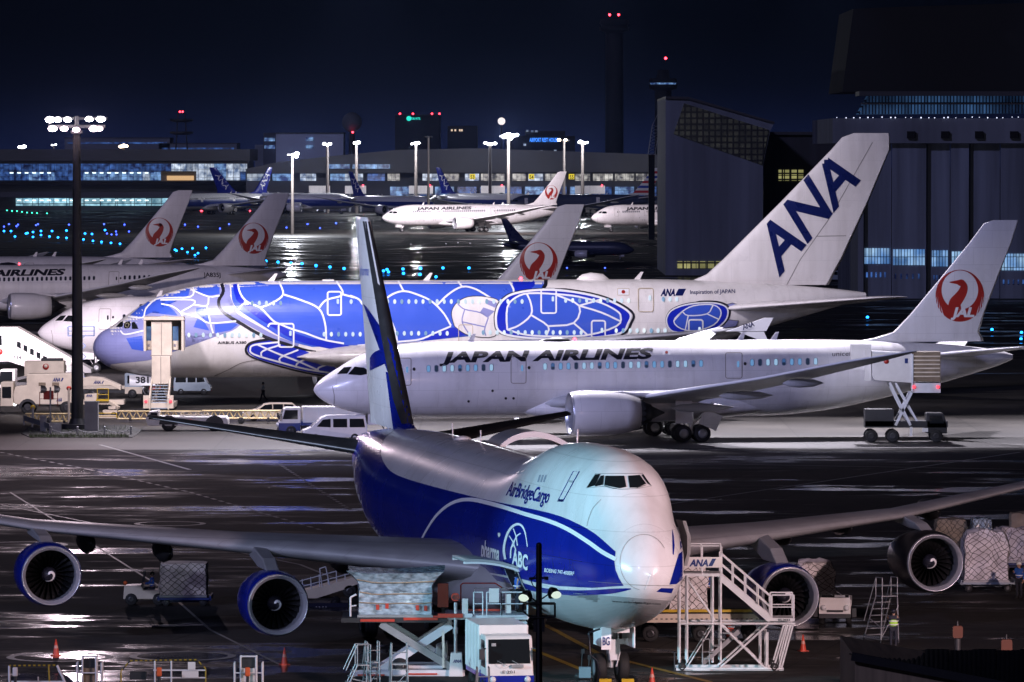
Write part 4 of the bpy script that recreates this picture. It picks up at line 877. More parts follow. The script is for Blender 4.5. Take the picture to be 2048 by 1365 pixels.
g_warm = glassmat('hall_glass_warm', (.05, .05, .06), (.66, .64, .6), 1.2, 1.6, 6)
g_low = glassmat('ground_floor_glass', (.12, .30, .42), (.5, .85, 1), 1.3, 6, 2.6, .12)
g_yel = glassmat('hangar_glass_yellow', (.35, .33, .12), (.5, .48, .2), .8, 1.45, 1.15, .16)
g_hang = glassmat('hangar_glass_blue', (.10, .26, .62), (.42, .68, 1), 1.0, .45, 1.6, .05, .35)
g_grid = glassmat('hangar_roof_grid', (.010, .011, .012), (.03, .03, .026), .8, 1.1, 1.1, .18)
g_louv = glassmat('louvre_glass', (.006, .018, .05), (.05, .13, .30), .7, .5, 5, .1, .12)
wall_d = pmat('terminal_wall_dark', (.05, .05, .07), .7, var=.2, scale=.1)
roof_d = pmat('terminal_roof', (.055, .055, .065), .6, var=.2, scale=.08)
wall_g = pmat('hangar_wall_grey', (.20, .22, .27), .7, var=.34, scale=.3, stretch=(1, 1, .06))
wall_c = pmat('hangar_door_panel', (.22, .25, .32), .65, var=.45, scale=.5, stretch=(1, 1, .05))
wall_w = pmat('office_wall_pale', (.16, .17, .21), .7, var=.1, scale=.1)
wall_k = pmat('building_near_black', (.003, .003, .005), .8, var=.2, scale=.1)
def PX(px, D): return (px-1024)/F*D
def PZ(py, D): return AT(1024, py, D).z
def slab(par, name, x0, y0, x1, y1, D, dep, mat, z0=None, label=None):
    """box whose front face fills that rectangle of the photograph at distance D"""
    m = MB(); za, zb = PZ(y0, D), (PZ(y1, D) if z0 is None else z0); ox, oy = (par.location.x, par.location.y) if par else (0, 0)
    m.box(((PX(x0, D)+PX(x1, D))/2-ox, D+dep/2-oy, (za+zb)/2), (abs(PX(x1, D)-PX(x0, D)), dep, abs(za-zb)))
    return obj(name, m, mat, par, label)
def poly(par, name, pts, D, dep, mat, label=None):
    m = MB(); ox, oy = (par.location.x, par.location.y) if par else (0, 0)
    m.prism([(PX(x, D)-ox, PZ(y, D)) for x, y in pts], D-oy, D+dep-oy); return obj(name, m, mat, par, label)
# left terminal
D = 2260; t = thing('terminal_building', 'long glass-fronted terminal at the left edge with a dark flat roof', 'building', (PX(230, D), D, 0))
slab(t, 'roof', -80, 299, 500, 322, D-14, 70, roof_d); slab(t, 'wall', -80, 322, 496, 421, D+6, 50, wall_d, 0)
slab(t, 'eave', -80, 322.5, 498, 327.5, D-6, 10, wall_d)
rr = random.Random(3); x = -80
while x < 494:
    w = rr.choice((14, 19, 24)); hall = 330 < x < 480
    if hall: slab(t, 'window', x, 328, min(495, x+w)-.9, 361, D+4, 1, g_bri if rr.random() < .75 else g_mid)
    else:
        slab(t, 'window', x, 328, min(495, x+w)-.9, 343.5, D+4, 1, g_bri if rr.random() < .07 else g_dim)
        slab(t, 'window', x, 344.5, min(495, x+w)-.9, 361, D+4, 1, (g_mid if rr.random() < .85 else g_bri) if 160 < x < 302 else (g_mid if rr.random() < .22 else g_dim))
    x += w
for x in range(-70, 310, 34):
    if x > 20: slab(t, 'shopfront', x, 397, x+32.5, 412, D+4, 1, g_low)
for x in range(-70, 300, 15):
    for y0, c in ((345, -1), (400, 1)):
        if c < 0 and not (8 < x < 110 or 165 < x < 300): continue
        if c > 0 and x < 30: continue
        slab(t, 'ceiling_lamp', x, y0, x+7, y0+2.4, D+2.5, .4, MAT.get('hall_lamp_lit') or glow('hall_lamp_lit', (.75, .95, 1), 2.2))
slab(t, 'balcony', -80, 363, 496, 371, D-4, 9, wall_k); slab(t, 'balcony', -80, 384, 496, 395, D-4, 9, wall_d)
slab(t, 'kiosk', 322, 343, 392, 364, D-2, 3, brownm); slab(t, 'kiosk_light', 334, 352, 388, 361, D-2.6, .3, glow('warm_kiosk_lit', (1, .62, .3), .7))
# centre terminal
D = 2230; t = thing('terminal_building', 'low wide terminal across the middle with shallow roof and lit gate windows', 'building', (PX(900, D), D, 0))
poly(t, 'roof', [(492, 338), (560, 324), (700, 309), (800, 300), (960, 297), (1330, 310), (1400, 330), (1400, 344), (492, 347)], D-10, 60, roof_d)
slab(t, 'wall', 492, 344, 1400, 421, D+3, 44, wall_d, 0)
for x0, x1, g in ((494, 540, g_bri), (545, 586, g_mid), (600, 632, g_bri), (660, 690, g_mid), (690, 726, g_bri), (735, 770, g_dim), (775, 800, g_warm), (845, 880, g_bri), (888, 918, g_warm), (930, 958, g_bri), (962, 1010, g_warm), (1024, 1052, g_warm), (1056, 1086, g_bri), (1090, 1130, g_warm), (1150, 1180, g_warm), (1186, 1226, g_warm), (1230, 1268, g_warm), (1272, 1330, g_warm)):
    slab(t, 'window', x0, 348, x1, 362, D+1.5, 1, g)
for x0, x1 in ((655, 700), (705, 780)): slab(t, 'window', x0, 329, x1, 338, D-12, 1, g_mid)
for x0 in range(780, 1330, 45): slab(t, 'window', x0, 374, x0+38, 392, D+1.5, 1, g_dim if x0 % 2 else g_mid)
ylit = glow('gate_sign_lit', (.95, .75, .05), .9); dk = pmat('sign_black', (.01, .01, .01), .6, var=0)
for x, tx in ((945, '53'), (1063, '54'), (1143, '55')):
    p = slab(t, 'gate_sign', x-5.5, 348.5, x+5.5, 359, D-3, .4, ylit); m_ = frame((PX(x, D)-t.location.x-.75, -3.1, PZ(358, D)), (1, 0, 0), (0, 0, 1)); sign('gate_number', tx, m_, 0, 0, 1.5, 1.4, dk, p, .02)
for i, (x0, x1) in enumerate(((618, 660), (690, 732), (818, 866), (962, 1010), (1150, 1210))):
    b = thing('boarding_bridge', ('pale boarding bridge left of the first far blue tail', 'pale boarding bridge behind the far blue tail in the middle', 'pale boarding bridge between two far blue tails', 'pale boarding bridge under gate sign 53', 'pale boarding bridge behind the dark flag-tailed airliner')[i], 'boarding bridge', (PX((x0+x1)/2, 2190), 2190, 0))
    slab(b, 'cabin', x0, 372, x1, 388, 2190, 5, cream); slab(b, 'leg', x0+8, 388, x0+12, 423, 2191, 1, steel_g, 0); slab(b, 'leg', x1-12, 388, x1-8, 423, 2191, 1, steel_g, 0)
    m = MB(); m.sphere((PX(x1-6, 2190)-b.location.x, 0, PZ(371, 2190)), .28, 8, 6); obj('warning_lamp', m, red_on, b)
# blocks behind
D = 2700
for nm, lab, x0, y0, x1, y1, mt in (('office_block', 'long low pale block beyond the left terminal roof', 130, 277, 340, 305, wall_w), ('office_block', 'wide lower pale block right of the long low one beyond the terminal', 318, 288, 474, 305, wall_w)):
    t = thing(nm, lab, 'building', (PX((x0+x1)/2, D), D, 0)); slab(t, 'wall', x0, y0, x1, y1, D, 30, mt, 0); slab(t, 'parapet', x0-1, y0-1.6, x1+1, y0-.1, D-.5, 31, wall_d); slab(t, 'window', x0+6, y0+8, x1-6, y0+11, D-.4, .3, g_dim)
t = thing('office_block', 'pale blue-white office block with lit window columns behind the terminal', 'building', (PX(607, D), D, 0))
facade_b = pmat('office_wall_blue_white', (.52, .58, .70), .7, var=.06, scale=.1)  # pale blue-white wall colour
slab(t, 'wall', 552, 267, 687, 303, D, 30, facade_b, 0); slab(t, 'stair_wing', 527, 266, 551.5, 303, D+2, 26, wall_d, 0); slab(t, 'low_wing', 510, 290, 526.5, 303, D+2, 20, wall_w, 0)
for y in (276, 291): slab(t, 'window', 529, y, 550, y+7, D+1.5, .4, g_mid); slab(t, 'window', 612, y-1, 627, y+6, D-.5, .4, g_mid)
slab(t, 'parapet', 550, 265.3, 689, 266.8, D-1, 32, wall_d)
hot = thing('hotel_building', 'dark hotel tower with red roof lamps and a teal sign', 'building', (PX(836, 3000), 3000, 0)); D = 3000
slab(hot, 'wall', 790, 231, 880, 320, D, 40, wall_k, 0); slab(hot, 'roof_edge', 789, 229.5, 881, 231, D-1, 42, wall_d)
for x in (800, 826, 864, 879): m = MB(); m.sphere((PX(x, D)-hot.location.x, 1, PZ(228, D)), .45, 8, 6); obj('roof_lamp', m, red_on, hot)
teal = glow('teal_sign_lit', (.02, .75, .6), 1.2); m = MB(); m.lathe([(-.2, .01), (-.2, 1.3), (0, 1.3)], (PX(818, D)-hot.location.x, -1, PZ(237.5, D)), 'Y', 16); obj('sign_disc', m, teal, hot)
sign('sign_lettering', 'TOBU HOTEL', frame((PX(822, D)-hot.location.x, -1, PZ(239.6, D)), (1, 0, 0), (0, 0, 1)), 0, 0, 4.9, 1.1, teal, hot, .03)
D = 2800; rh = thing('rest_house', 'dark far block carrying long blue lit lettering right of the glowing globe', 'building', (PX(1085, D), D, 0))
slab(rh, 'wall', 1010, 272, 1150, 320, D, 30, wall_k, 0); slab(rh, 'penthouse', 1050, 262, 1130, 271.9, D+3, 20, wall_k)
bs = glow('blue_sign_lit', (.05, .25, 1.0), 1.6); sign('sign_lettering', 'AIRPORT REST HOUSE', frame((PX(1059, D)-rh.location.x, -1, PZ(284, D)), (1, 0, 0), (0, 0, 1)), 0, 0, 13.6, 1.9, bs, rh, .03)
for x, y in ((1047, 288), (1080, 301), (1108, 300), (1052, 260), (1062, 261), (1070, 261)): slab(rh, 'window', x, y, x+5, y+4, D-.5, .3, g_bri)
t = thing('apartment_block', 'black block with a row of tiny lit windows left of the lit globe', 'building', (PX(925, D), D, 0)); slab(t, 'wall', 895, 252, 955, 320, D+50, 30, wall_k, 0)
for x in (902, 909, 918, 922): slab(t, 'window', x, 259, x+3.4, 263, D+49, .3, glow('far_window_warm_lit', (1, .75, .55), .8))
def ball_tower(x, y, r, D, mat, name, label, lamp=None):
    t = thing(name, label, 'radar dome' if mat is not lens2 else 'lit globe', (PX(x, D), D, 0)); rr_ = r/F*D
    m = MB(); m.sphere((0, 0, PZ(y, D)), rr_, 20, 14); obj('dome', m, mat, t); m = MB(); m.tube((0, 0, 0), (0, 0, PZ(y, D)-rr_*.9), rr_*.35, rr_*.3, 10); obj('tower', m, wall_k, t)
    if lamp: m = MB(); m.sphere((PX(lamp[0], D)-t.location.x, -rr_, PZ(lamp[1], D)), .45, 8, 6); obj('warning_lamp', m, red_on, t)
lens2 = glow('globe_lit', (1, .9, .88), 1.1)
ball_tower(704, 245, 20, 2600, pmat('radome_grey', (.09, .09, .1), .7, var=.1), 'radar_dome', 'big dim radar dome above the pale office block', (706, 265))
ball_tower(1003, 243, 7.5, 2500, lens2, 'globe_tower', 'small glowing white globe above the brightest far floodlight')
def tower(x0, x1, ytop, cab, D, label, lamps, lit):
    t = thing('control_tower', label, 'control tower', (PX((x0+x1)/2, D), D, 0)); cx = 0; hw = (PX(x1, D)-PX(x0, D))/2; z = lambda y: PZ(y, D)
    m = MB(); m.lathe([(0, hw*.8), (z(cab[1])-.5, hw*.75)], (0, 0, 0), 'Z', 12); obj('shaft', m, wall_k, t)
    m = MB(); m.lathe([(z(cab[1])-1, hw*.7), (z(cab[1]), hw*1.25), (z(cab[1])+2, hw*1.3), (z(cab[1])+2, .1)], (0, 0, 0), 'Z', 12); obj('gallery', m, wall_k, t)
    m = MB(); m.lathe([(z(cab[1])+2, hw*1.1), (z(cab[0]), hw*1.22)], (0, 0, 0), 'Z', 12); obj('cab_glass', m, lit, t)
    m = MB(); m.lathe([(z(cab[0]), hw*1.3), (z(cab[0])+2, hw*1.2), (z(cab[0])+2, hw*.6), (z(ytop), hw*.5), (z(ytop), .05)], (0, 0, 0), 'Z', 12); obj('roof', m, wall_k, t)
    for x, y in lamps: m = MB(); m.tube((PX(x, D)-t.location.x, 0, z(y+9)), (PX(x, D)-t.location.x, 0, z(y)), .2, n=6); obj('aerial_mast', m, wall_k, t); m = MB(); m.sphere((PX(x, D)-t.location.x, -.3, z(y)), .62, 8, 6); obj('warning_lamp', m, red_on, t)
tower(1205, 1252, 40, (48, 62), 2900, 'tall dark control tower with two red lamps on top', ((1219, 30), (1237, 30)), wall_k)
tower(1304, 1348, 140, (166, 178), 2700, 'shorter control tower with a band of lit blue cab windows', ((1331, 117),), g_mid)
D = 2500; t = thing('antenna_tower', 'faint lattice antenna tower with a red lamp above the left terminal', 'tower', (PX(363, D), D, 0)); m = MB()
for s in (-1, 1): m.tube((s*4, 0, 0), (s*1.5, 0, PZ(228, D)), .35, .2, 6); m.tube((s*4, 3, 0), (s*1.5, 3, PZ(228, D)), .35, .2, 6)
obj('legs', m, steel_d, t); m = MB()
for y in (245, 270): m.lathe([(0, 3), (.6, 5), (1.4, 5), (1.4, .1)], (0, 1.5, PZ(y, D)), 'Z', 14)
obj('platforms', m, steel_d, t); m = MB(); m.sphere((-.6, 0, PZ(224, D)), .4, 8, 6); m.sphere((.6, 0, PZ(224, D)), .4, 8, 6); obj('warning_lamp', m, red_on, t)
D = 1500; t = thing('crane', 'lattice crane jib leaning up beside the grey hangar', 'crane', (PX(1305, D), D, 0)); m = MB(); q = [(PX(1303, D), PZ(310, D)), (PX(1312, D), PZ(250, D)), (PX(1326, D), PZ(206, D))]; ox = t.location.x
for s in (-1, 1):
    for k in (-1, 1): m.tube((q[0][0]-ox+s*.9, k*.8, q[0][1]), (q[1][0]-ox+s*.9, k*.8, q[1][1]), .07, n=5); m.tube((q[1][0]-ox+s*.9, k*.8, q[1][1]), (q[2][0]-ox, 0, q[2][1]), .07, n=5)
for k in range(9):
    a = k/9; b = (k+1)/9; f = lambda u, s: (q[0][0]+(q[1][0]-q[0][0])*u-ox+s*.9, -.8, q[0][1]+(q[1][1]-q[0][1])*u)
    m.tube(f(a, -1), f(b, 1), .05, n=5); m.tube(f(a, 1), f(b, -1), .05, n=5)
obj('jib', m, steel_g, t); m = MB(); m.box((q[0][0]-ox, 0, q[0][1]/2), (1.6, 1.6, q[0][1])); obj('tower_base', m, wall_k, t); m = MB(); m.sphere((q[1][0]-ox+1.1, -1, PZ(219, D)), .3, 8, 6); obj('warning_lamp', m, red_on, t)
# hangars
D = 1060; t = thing('hangar', 'plain grey hangar wall with slanted dark grid of roof panes and low lit windows', 'hangar', (PX(1430, D), D, 0))
poly(t, 'wall', [(1331, 195), (1375, 196), (1548, 246), (1540, 262), (1526, 330), (1525, 560), (1331, 560)], D, 60, wall_g)
poly(t, 'roof_grid', [(1347, 268), (1368, 207), (1537, 260), (1523, 330)], D-.4, .6, g_grid)
poly(t, 'roof_edge', [(1331, 193), (1376, 194), (1549, 244), (1549, 248), (1375, 199), (1331, 198)], D-.6, 61, roof_d)
for x in range(1355, 1432, 19): slab(t, 'window', x, 523, x+17.5, 537, D-.2, .2, g_yel)
D = 1110; t = thing('hangar', 'dark corrugated hangar bay set back between the two big hangars with yellow lit panes', 'hangar', (PX(1610, D), D, 0))
slab(t, 'wall', 1526, 270, 1730, 560, D, 50, pmat('corrugated_dark', (.035, .035, .042), .6, var=.4, scale=.9, stretch=(1, 1, .01)), 0); slab(t, 'roof_edge', 1520, 264, 1730, 270, D-1, 52, roof_d)
for x in (1557, 1570, 1583, 1596):
    for y in (340, 352): slab(t, 'window', x, y, x+10.5, y+10, D-.2, .2, g_yel)
D = 890; t = thing('hangar', 'huge grey hangar at the right with tall sliding doors and a strip of lit windows', 'hangar', (PX(1880, D), D, 0))
slab(t, 'fascia', 1665, 237, 2200, 287, D-1, 60, wall_g); slab(t, 'side_wall', 1716, 287, 1727, 600, D, 55, wall_g, 0)
for i, (x0, x1) in enumerate(((1727.6, 1783), (1784, 1853), (1862, 1900), (1901, 1938), (1947, 2000), (2001, 2060), (2061, 2130), (2131, 2200))):
    slab(t, 'sliding_door', x0, 287.5, x1-.8, 600, D+(.6 if i % 2 else 1.4), .8, wall_c, 0.02)
    slab(t, 'window', x0+2, 497+i*2.2, x1-3, 528+i*2.6, D+(.6 if i % 2 else 1.4)-.12, .1, g_hang)
    for k in range(5): slab(t, 'vent_slot', x0+5+k*(x1-x0-10)/5, 545+i*3, x0+8+k*(x1-x0-10)/5, 555+i*3, D+(.6 if i % 2 else 1.4)-.1, .1, g_dim)
for x in (1853.2, 1938.6): slab(t, 'door_track', x, 287.5, x+8, 600, D+2.4, 1, wall_g, 0)
for x in (1822, 1890, 1958, 2028): slab(t, 'floodlight_box', x-8, 263, x+8, 277, D-1.9, .8, wall_k)
poly(t, 'louvre_strip', [(1716, 229), (1738, 190), (2200, 186), (2200, 226)], D+6, 6, g_louv)
slab(t, 'louvre_frame', 1718, 183, 2200, 192, D+3, 10, roof_d); slab(t, 'louvre_frame', 1722, 206, 2200, 209.5, D+5.4, .6, roof_d)
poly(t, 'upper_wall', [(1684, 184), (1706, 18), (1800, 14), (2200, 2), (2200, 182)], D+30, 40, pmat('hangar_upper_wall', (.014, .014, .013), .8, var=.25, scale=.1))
rr = random.Random(9)
for i in range(26): x = 1668+i*15+rr.random()*9; m = MB(); m.sphere((PX(x, D)-t.location.x, -1.3, PZ(236.2-rr.random()*1.5, D)), .055+.07*rr.random(), 6, 4); obj('edge_lamp', m, MAT.get('edge_lamp_lit') or glow('edge_lamp_lit', (.7, .75, 1), 1.8), t)
# ================================================================ FLOODLIGHT MASTS
mast_grey = pmat('mast_grey', (.13, .11, .10), .6, var=.15, scale=.6)
warm_on = glow('lamp_lens_warm_lit', (1, .80, .55), 14); cool_on = glow('lamp_lens_cool_lit', (.86, .90, 1), 16)
def far_mast(x, ytop, D, r, label, heads, lit=cool_on, power=0, col=(.9, .92, 1)):
    t = thing('floodlight_mast', label, 'floodlight', (PX(x, D), D, 0), 0, 'floodlight masts over the far apron'); zt = PZ(ytop, D); s = D/F
    m = MB(); m.tube((0, 0, 0), (0, 0, zt), r*s*1.15, r*s*.8, 10); obj('pole', m, mast_grey, t)
    m = MB(); m.box((0, 0, zt+.3), (max(abs(h[0]) for h in heads)*2*s+.4, .5, .35)); obj('cross_arm', m, steel_d, t)
    for hx, hy, hr in heads:
        m = MB(); m.sphere((hx*s, -.5, zt+.3-hy*s), hr*1.25*s, 10, 8, .7); h_ = obj('lamp_head', m, lit, t)
        m = MB(); m.box((hx*s, .3+hr*s*.6, zt+.3-hy*s), (hr*s*1.8, .5, hr*s*1.3)); obj('lamp_housing', m, steel_d, h_)
    if power: light('mast_lamp', 'POINT', (PX(x, D), D-9, zt+.5), power, col, 1.2)
    return t
two = [(-6, 0, 3.2), (5, 0, 3.2), (0, 2, 2.6)]
far_mast(585, 312, 1600, 3, 'grey floodlight mast standing alone left of the far white airliner, lamps to its right', [(2, 0, 3), (9, -2, 4), (8, 4, 3.2)], power=90000)
far_mast(655, 290, 2150, 3.2, 'floodlight mast in front of the pale office block', two)
far_mast(713, 288, 2150, 3.2, 'floodlight mast just right of the pale office block', [(-2, 0, 3.5), (4, -1, 3.4)], power=40000)
far_mast(832, 289, 2150, 3.2, 'floodlight mast below the hotel sign beside a black pole', [(-8, 1, 2), (0, 0, 3.6), (5, -1, 2.8)], power=40000)
far_mast(980, 289, 2120, 3.2, 'floodlight mast left of the brightest far floodlight', [(-9, -1, 3), (-3, 1, 3.2), (3, 1, 3), (10, 0, 3.2)])
far_mast(1017, 275, 1850, 3.4, 'tallest and brightest far floodlight mast under the glowing globe', [(-8, 0, 5), (0, -2, 6), (8, -1, 4.5), (3, 4, 4.5), (17, -3, 3)], power=130000)
far_mast(1128, 283, 2150, 2.8, 'dim floodlight mast at the right end of the blue lettering sign', [(-10, -1, 3), (3, -1, 2.8)], warm_on)
far_mast(1165, 288, 2150, 3.4, 'floodlight mast right of the blue lettering sign', [(-4, -2, 4), (4, 0, 3), (9, -1, 2)], power=40000)
far_mast(45, 296, 2500, 2.6, 'far floodlight peeping over the terminal roof at the left edge', [(-4, 0, 3.5), (4, -1, 3.5)])
far_mast(247, 295, 2500, 2.6, 'far floodlight peeping over the terminal roof right of the tall near mast', [(-5, 0, 3.2), (1, -2, 3.4), (6, -1, 3)], warm_on)
far_mast(108, 293, 2500, 1.6, 'small dim far lamp over the terminal roof left of the tall near mast', [(-3, -1, 1.6), (4, -2, 1.6)])
far_mast(857, 276, 1900, 2.6, 'unlit black pole among the far floodlights, left of the globe', [(-7, 0, 2), (6, 0, 2)], steel_d)
# the tall mast by the left aircraft
D = 469; mt = thing('floodlight_mast', 'tall dark floodlight mast with nine glaring lamp heads at the left', 'floodlight', (PX(154, D), D, 0)); zt = PZ(262, D)
m = MB(); m.tube((0, 0, .6), (0, 0, zt), .50, .30, 20); obj('pole', m, pmat('mast_dark', (.02, .018, .018), .55, var=.5, scale=.8), mt)
m = MB(); m.tube((0, 0, 0), (0, 0, .45), 1.3, 1.3, 24); m.tube((0, 0, .4), (0, 0, .9), .75, .55, 20); obj('plinth', m, steel_d, mt)
m = MB(); m.box((0, 0, zt+.35), (4.6, .25, .25)); m.box((0, 0, zt+1.0), (4.9, .25, .2)); m.tube((0, 0, zt-.2), (0, 0, zt+1.2), .2, n=10); m.box((0, 0, zt-.1), (.9, .9, .25)); obj('lamp_frame', m, steel_d, mt)
for x, y, w, c in ((102, 240, 16, 0), (117, 240, 13, 0), (137, 240, 13, 0), (180, 239, 13, 0), (203, 239, 15, 0), (107, 258, 15, 1), (130, 258, 13, 1), (154, 260, 12, 1), (189, 258, 15, 1), (200, 258, 12, 1)):
    cx, cz = PX(x, D)-mt.location.x, PZ(y, D); s = D/F
    m = MB(); m.sphere((cx, -.62, cz), w*.6*s, 14, 8, .62); h_ = obj('lamp_head', m, lens_warm if c else lens_on, mt)
    m = MB(); m.box((cx, -.2, cz+.05), (w*s*.8, .5, .42)); obj('lamp_housing', m, steel_d, h_)
light('far_airliner_fill', 'SPOT', (-14, 1585, 26), 300000, (1, .86, .90), 1.2, aim=(6, 1655, 4), cone=120, blend=.5)  # added spot brightening the far airliner, hung on no mast
# ---------------------------------------------------------------- taxiway lights
cy_on = glow('taxi_lamp_cyan_lit', (.012, .27, 1.0), 8); bl_on = glow('taxi_lamp_blue_lit', (.05, .10, 1.0), 6)
def taxi(pts, mat, r, label, group):
    base = None
    for x, y in pts:
        p = G(x, y)
        if base is None:
            base = thing('taxiway_light', label, 'taxiway light', p, 0, group); m = MB(); m.sphere((0, 0, .35), 1, 8, 6); d = obj('lamp_dome', m, mat, base); m = MB(); m.tube((0, 0, 0), (0, 0, .36), .12, n=6); obj('stem', m, steel_d, base); o = base
        else: o = copy_tree(base); o.location = p
        d = next(c for c in o.children if c.name.startswith('lamp_dome')); k = r*(p.y/F); d.scale = (k, k, k*.9); d.location = (0, 0, .35-.35*k)
taxi([(532, 526), (556, 528), (582, 530), (604, 531), (632, 535), (660, 538), (688, 541), (767, 546), (774, 543), (777, 548), (806, 542), (807, 551), (840, 553), (841, 541), (886, 540), (872, 558), (938, 540), (1735, 640), (1984, 665), (2043, 671), (2042, 684)], cy_on, 2.9, 'bright cyan taxiway light glowing on the dark apron behind the double-decker', 'cyan taxiway lights')
taxi([(8, 465), (22, 465), (52, 470), (55, 469), (66, 467), (82, 473), (82, 465), (99, 476), (104, 465), (116, 478), (133, 464), (133, 479), (167, 482), (170, 470), (184, 471), (186, 485), (203, 487), (222, 489), (240, 491), (350, 503), (353, 505), (364, 501), (375, 508), (385, 500), (390, 514), (396, 510), (412, 499), (210, 463), (30, 476), (66, 477)], cy_on, 2.2, 'small cyan taxiway light in the rows left of the crane tails', 'small cyan taxiway lights')
taxi([(14, 423), (24, 424), (34, 424.5), (44, 426), (54, 427.5), (64, 428), (74, 428.5), (94, 429)], glow('taxi_lamp_green_lit', (.05, .8, .5), 4), 1.5, 'tiny green taxiway light in the row at the far left', 'green taxiway lights')
taxi([(8, 456), (18, 451), (33, 455), (36, 452), (72, 453), (76, 451), (138, 452), (208, 451), (249, 452), (214, 470), (223, 472), (232, 466), (233, 472), (258, 466), (370, 452), (396, 456), (440, 460), (458, 451), (573, 458), (615, 451), (672, 449), (640, 459), (1134, 540), (1210, 540)], bl_on, 1.7, 'tiny deep blue taxiway light on the far dark taxiway', 'blue taxiway lights')
taxi([(700, 497), (735, 495), (822, 492), (892, 491), (916, 489), (940, 490)], glow('taxi_lamp_white_lit', (.8, .8, 1), 3), .9, 'tiny white ground light on the far bright apron', 'white ground lights')
taxi([(402, 424), (404, 424), (480, 418), (500, 424), (620, 417), (280, 418), (140, 418), (696, 412)], red_on, 1.6, 'small red lamp low on the stands below the left terminal', 'red lamps on the stands')
# ================================================================ GROUND EQUIPMENT
def LX(t, px, D): return PX(px, D)-t.location.x
def wheels_at(t, pts, r, w):
    for x, y in pts:
        a = MB(); b = MB(); wheel(a, b, (x, y, r), r, w); o = obj('wheel', a, rubber, t); obj('rim', b, steel_d if r > .45 else MAT['dark_metal'], o)
def lamp_part(t, c, r, mat, name='headlight', sx=.5):
    m = MB(); m.sphere(c, r, 8, 6); return obj(name, m, mat, t)
lens_off = pmat('lamp_lens_clear', (.6, .6, .62), .15, var=0)
tail_red = glow('tail_lamp_lit', (1, .05, .08), 2.5)
hl_on = glow('headlight_lit', (.95, .97, 1), 4)
def car(name, label, cat, loc, rz, L, W, prof, wins, body, wr=.31, axles=(.18, .80), group=None, light_on=False, taper=.86):
    """prof: side outline as (x,z) fractions/heights; wins: side glass outlines"""
    t = thing(name, label, cat, loc, rz, group); m = MB(); hw = W/2
    zb = max(p[1] for p in prof)*.5
    def inset(z): return hw*(1 if z < zb else 1-(1-taper)*(z-zb)/zb)
    n = len(prof); vs = [(x*L, -inset(z), z) for x, z in prof]+[(x*L, inset(z), z) for x, z in prof]
    m.add(vs, [list(range(n)), list(range(n, 2*n))[::-1]]+[(i, (i+1) % n, n+(i+1) % n, n+i) for i in range(n)], False)
    obj('body', m, body, t, bevel=.05)
    for q in wins:
        for s in (-1, 1):
            m = MB(); m.add([(x*L, s*(inset(z)+.012), z) for x, z in q], [list(range(len(q)))]); obj('side_window', m, glass, t)
    # windscreen on the sloping front edge
    fr = max(range(n-1), key=lambda i: (prof[i+1][1]-prof[i][1]) if prof[i][1] > zb*.85 and prof[i+1][0] > prof[i][0] and prof[i][0] < .5 else -1)
    (xa, za), (xb, zb2) = prof[fr], prof[fr+1]; dx, dz = xb-xa, zb2-za; nx, nz = -dz, dx*L; nn = math.hypot(nx, nz); ox, oz = nx/nn*.02, nz/nn*.02
    m = MB(); m.add([((xa+dx*.1)*L+ox, -inset(za)*.92, za+dz*.1+oz), ((xa+dx*.9)*L+ox, -inset(zb2)*.9, za+dz*.9+oz), ((xa+dx*.9)*L+ox, inset(zb2)*.9, za+dz*.9+oz), ((xa+dx*.1)*L+ox, inset(za)*.92, za+dz*.1+oz)], [(0, 1, 2, 3)]); obj('windscreen', m, glass, t)
    wheels_at(t, [(a*L, s*(hw-.09)) for a in axles for s in (-1, 1)], wr, .2)
    for s in (-1, 1): lamp_part(t, (.015*L, s*hw*.72, wr*2.1), .13, hl_on if light_on else lens_off); lamp_part(t, (L*.99, s*hw*.8, wr*2.4), .1, redp, 'tail_lamp')
    return t
